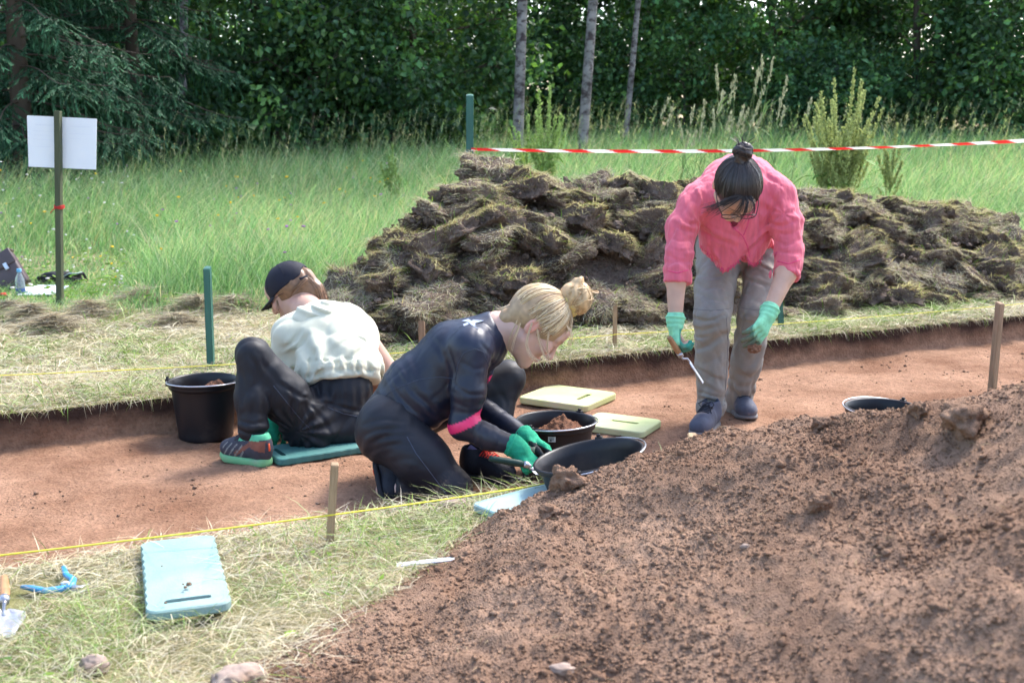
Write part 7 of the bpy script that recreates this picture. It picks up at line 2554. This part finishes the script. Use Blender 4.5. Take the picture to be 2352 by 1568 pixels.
    for k in range(26):
        a = g.uniform(0, 6.28); e = unit([math.cos(a), math.sin(a), g.normal(0, .5)]); f_ = unit(np.cross(e, g.normal(0, 1, 3)))
        paths.append([bc + .036 * (e * math.cos(t) + f_ * math.sin(t)) for t in np.linspace(-.9, 1.4, 6)])
    for k in range(9):
        e = np.array([g.normal(.1, .35), g.normal(0, .3), 1.0]); paths.append([bc + unit(e) * .02, bc + unit(e) * .045, bc + unit(e) * .062 + np.array([g.normal(0, .012), 0, 0])])
    loose_strands('bun_strands', paths, M_hair, hair, base, g, HC, .0014, 2, .003)
    # fringe fallen forward
    y = 4.26
    paths = [[P(1708, 446, 4.29), P(1688, 452, 4.272), P(1660, 464, 4.272), P(1630, 482, 4.29)], [P(1706, 450, 4.285), P(1690, 460, 4.268), P(1668, 472, 4.27), P(1640, 488, 4.285)], [P(1704, 448, 4.285), P(1678, 456, 4.272), P(1650, 468, 4.275), P(1620, 478, 4.295)],
             [P(1708, 452, 4.285), P(1706, 468, 4.262), P(1696, 486, 4.265), P(1682, 500, 4.28)], [P(1712, 450, 4.285), P(1718, 468, 4.262), P(1712, 488, 4.265), P(1698, 504, 4.28)],
             [P(1718, 448, 4.29), P(1730, 464, 4.272), P(1732, 482, 4.275), P(1722, 498, 4.28)]]
    loose_strands('fringe', paths, M_hair, hair, base, g, HC, .0009, 26, .0070)
    # ---------------- glasses
    M_fr = mat('black_frame', (.012, .012, .018), .3, var=.0, spec=.5)
    gl = MB()
    for x in (-1, 1):
        an = np.linspace(0, 2 * np.pi, 22)
        gl.tube(np.array([W(x * .034 + .029 * np.sign(math.cos(t)) * abs(math.cos(t)) ** .7, .104 - .004 * abs(math.cos(t)), -.004 + .019 * np.sign(math.sin(t)) * abs(math.sin(t)) ** .7) for t in an]) - base, .0018, 6, False)
        gl.tube(np.array([W(x * .063, .100, .006), W(x * .076, .06, .004), W(x * .080, -.01, .002)]) - base, .0018, 6)
    gl.tube(np.array([W(-.006, .105, .002), W(0, .107, .004), W(.006, .105, .002)]) - base, .0018, 6)
    go = gl.build('glasses', M_fr, root, smooth=True)
    # ---------------- gloves
    for w, d, n, sd, curl, th, arm in ((J['rw'], rd, rn, -1, (45, 60, 40), (.6, .55, .6), J['re']), (J['lw'], ld, ln, 1, (18, 22, 18), (.7, .55, .6), J['le'])):
        X = Sdf(); add_hand(X, w, d, n, 1.02, curl, th, sd, 28, r=.0108, k=.005); X.cone(w + unit(arm - w) * .010, w + d * .012, .0385, .034, .012)
        a_ = unit(arm - w)
        X.disp = lambda p, w=w, a_=a_: .0016 * np.sin(((p - w) @ a_) * 330) * np.exp(-(((p - w) @ a_ - .0) / .035) ** 2) + .0008 * noise3(p * 90)
        nn = unit(np.asarray(n) - d * (np.asarray(n) @ d))

        def gc(V, w=w, d=d, nn=nn):
            c = mul(V, (.255, .66, .405), .10, 80)
            k = ((V - w) @ nn > .006) & ((V - w) @ d > .03); c[k] = mul(V, (.045, .27, .195), .2, 80)[k]
            m = sstep(.085, .15, (V - w) @ d + .02 * noise3(V * 60))[:, None] * .75
            return c * (1 - m) + np.array((.17, .10, .055)) * m
        go_ = sculpt('glove', X, M_mint, root, base, .0036, gc)
        an = np.linspace(0, 2 * np.pi, 26); a1 = unit(np.cross(a_, [0, 1.0, 0])); a2 = unit(np.cross(a_, a1))
        MB().tube(np.array([w + a_ * .014 + (a1 * math.cos(t) + a2 * math.sin(t)) * .0375 for t in an]) - base, .0040, 6, False).build('cuff', mat('mint_cuff', (.26, .68, .42), .8, var=.1), go_, smooth=True)
    # ---------------- shoes
    M_su = mat('blue_grey_suede', (.085, .092, .125), .85, var=.25, scale=20, bump=.15, bscale=200, dark=(.26, .20, .16), dscale=8, dthr=(.52, .72))
    M_so = mat('grey_sole', (.16, .15, .15), .8, var=.2, scale=20)
    M_ln = mat('navy_lace', (.022, .023, .032), .7, var=.1)
    for hl, te in ((G(1648, 966, FLOOR), G(1598, 1006, FLOOR)), (G(1686, 938, FLOOR), G(1722, 968, FLOOR))):
        x = unit(te - hl); hl = te - x * .262
        shoe(root, base, hl, te, (0, 0, 1), .098, M_su, M_so, M_ln, .022, None, 1.0, True, 6)
    return J


seated()
stander()
# trowel hanging from the right glove
a, b_ = P(1553, 790, 4.375), P(1600, 872, 4.40)
trowel(P(1561, 812, 4.375), b_ - P(1561, 812, 4.375), (-.85, -.1, .5), .085, .05, .105, .05, M_handle, 'trowel with wooden handle held in the mint glove at left')
rock('soil_lump', P(1732, 800, 4.325), (.05, .04, .035), 'handful of reddish soil held in the mint glove at right', 'soil lump', M_soilb, 90, 0, .5)
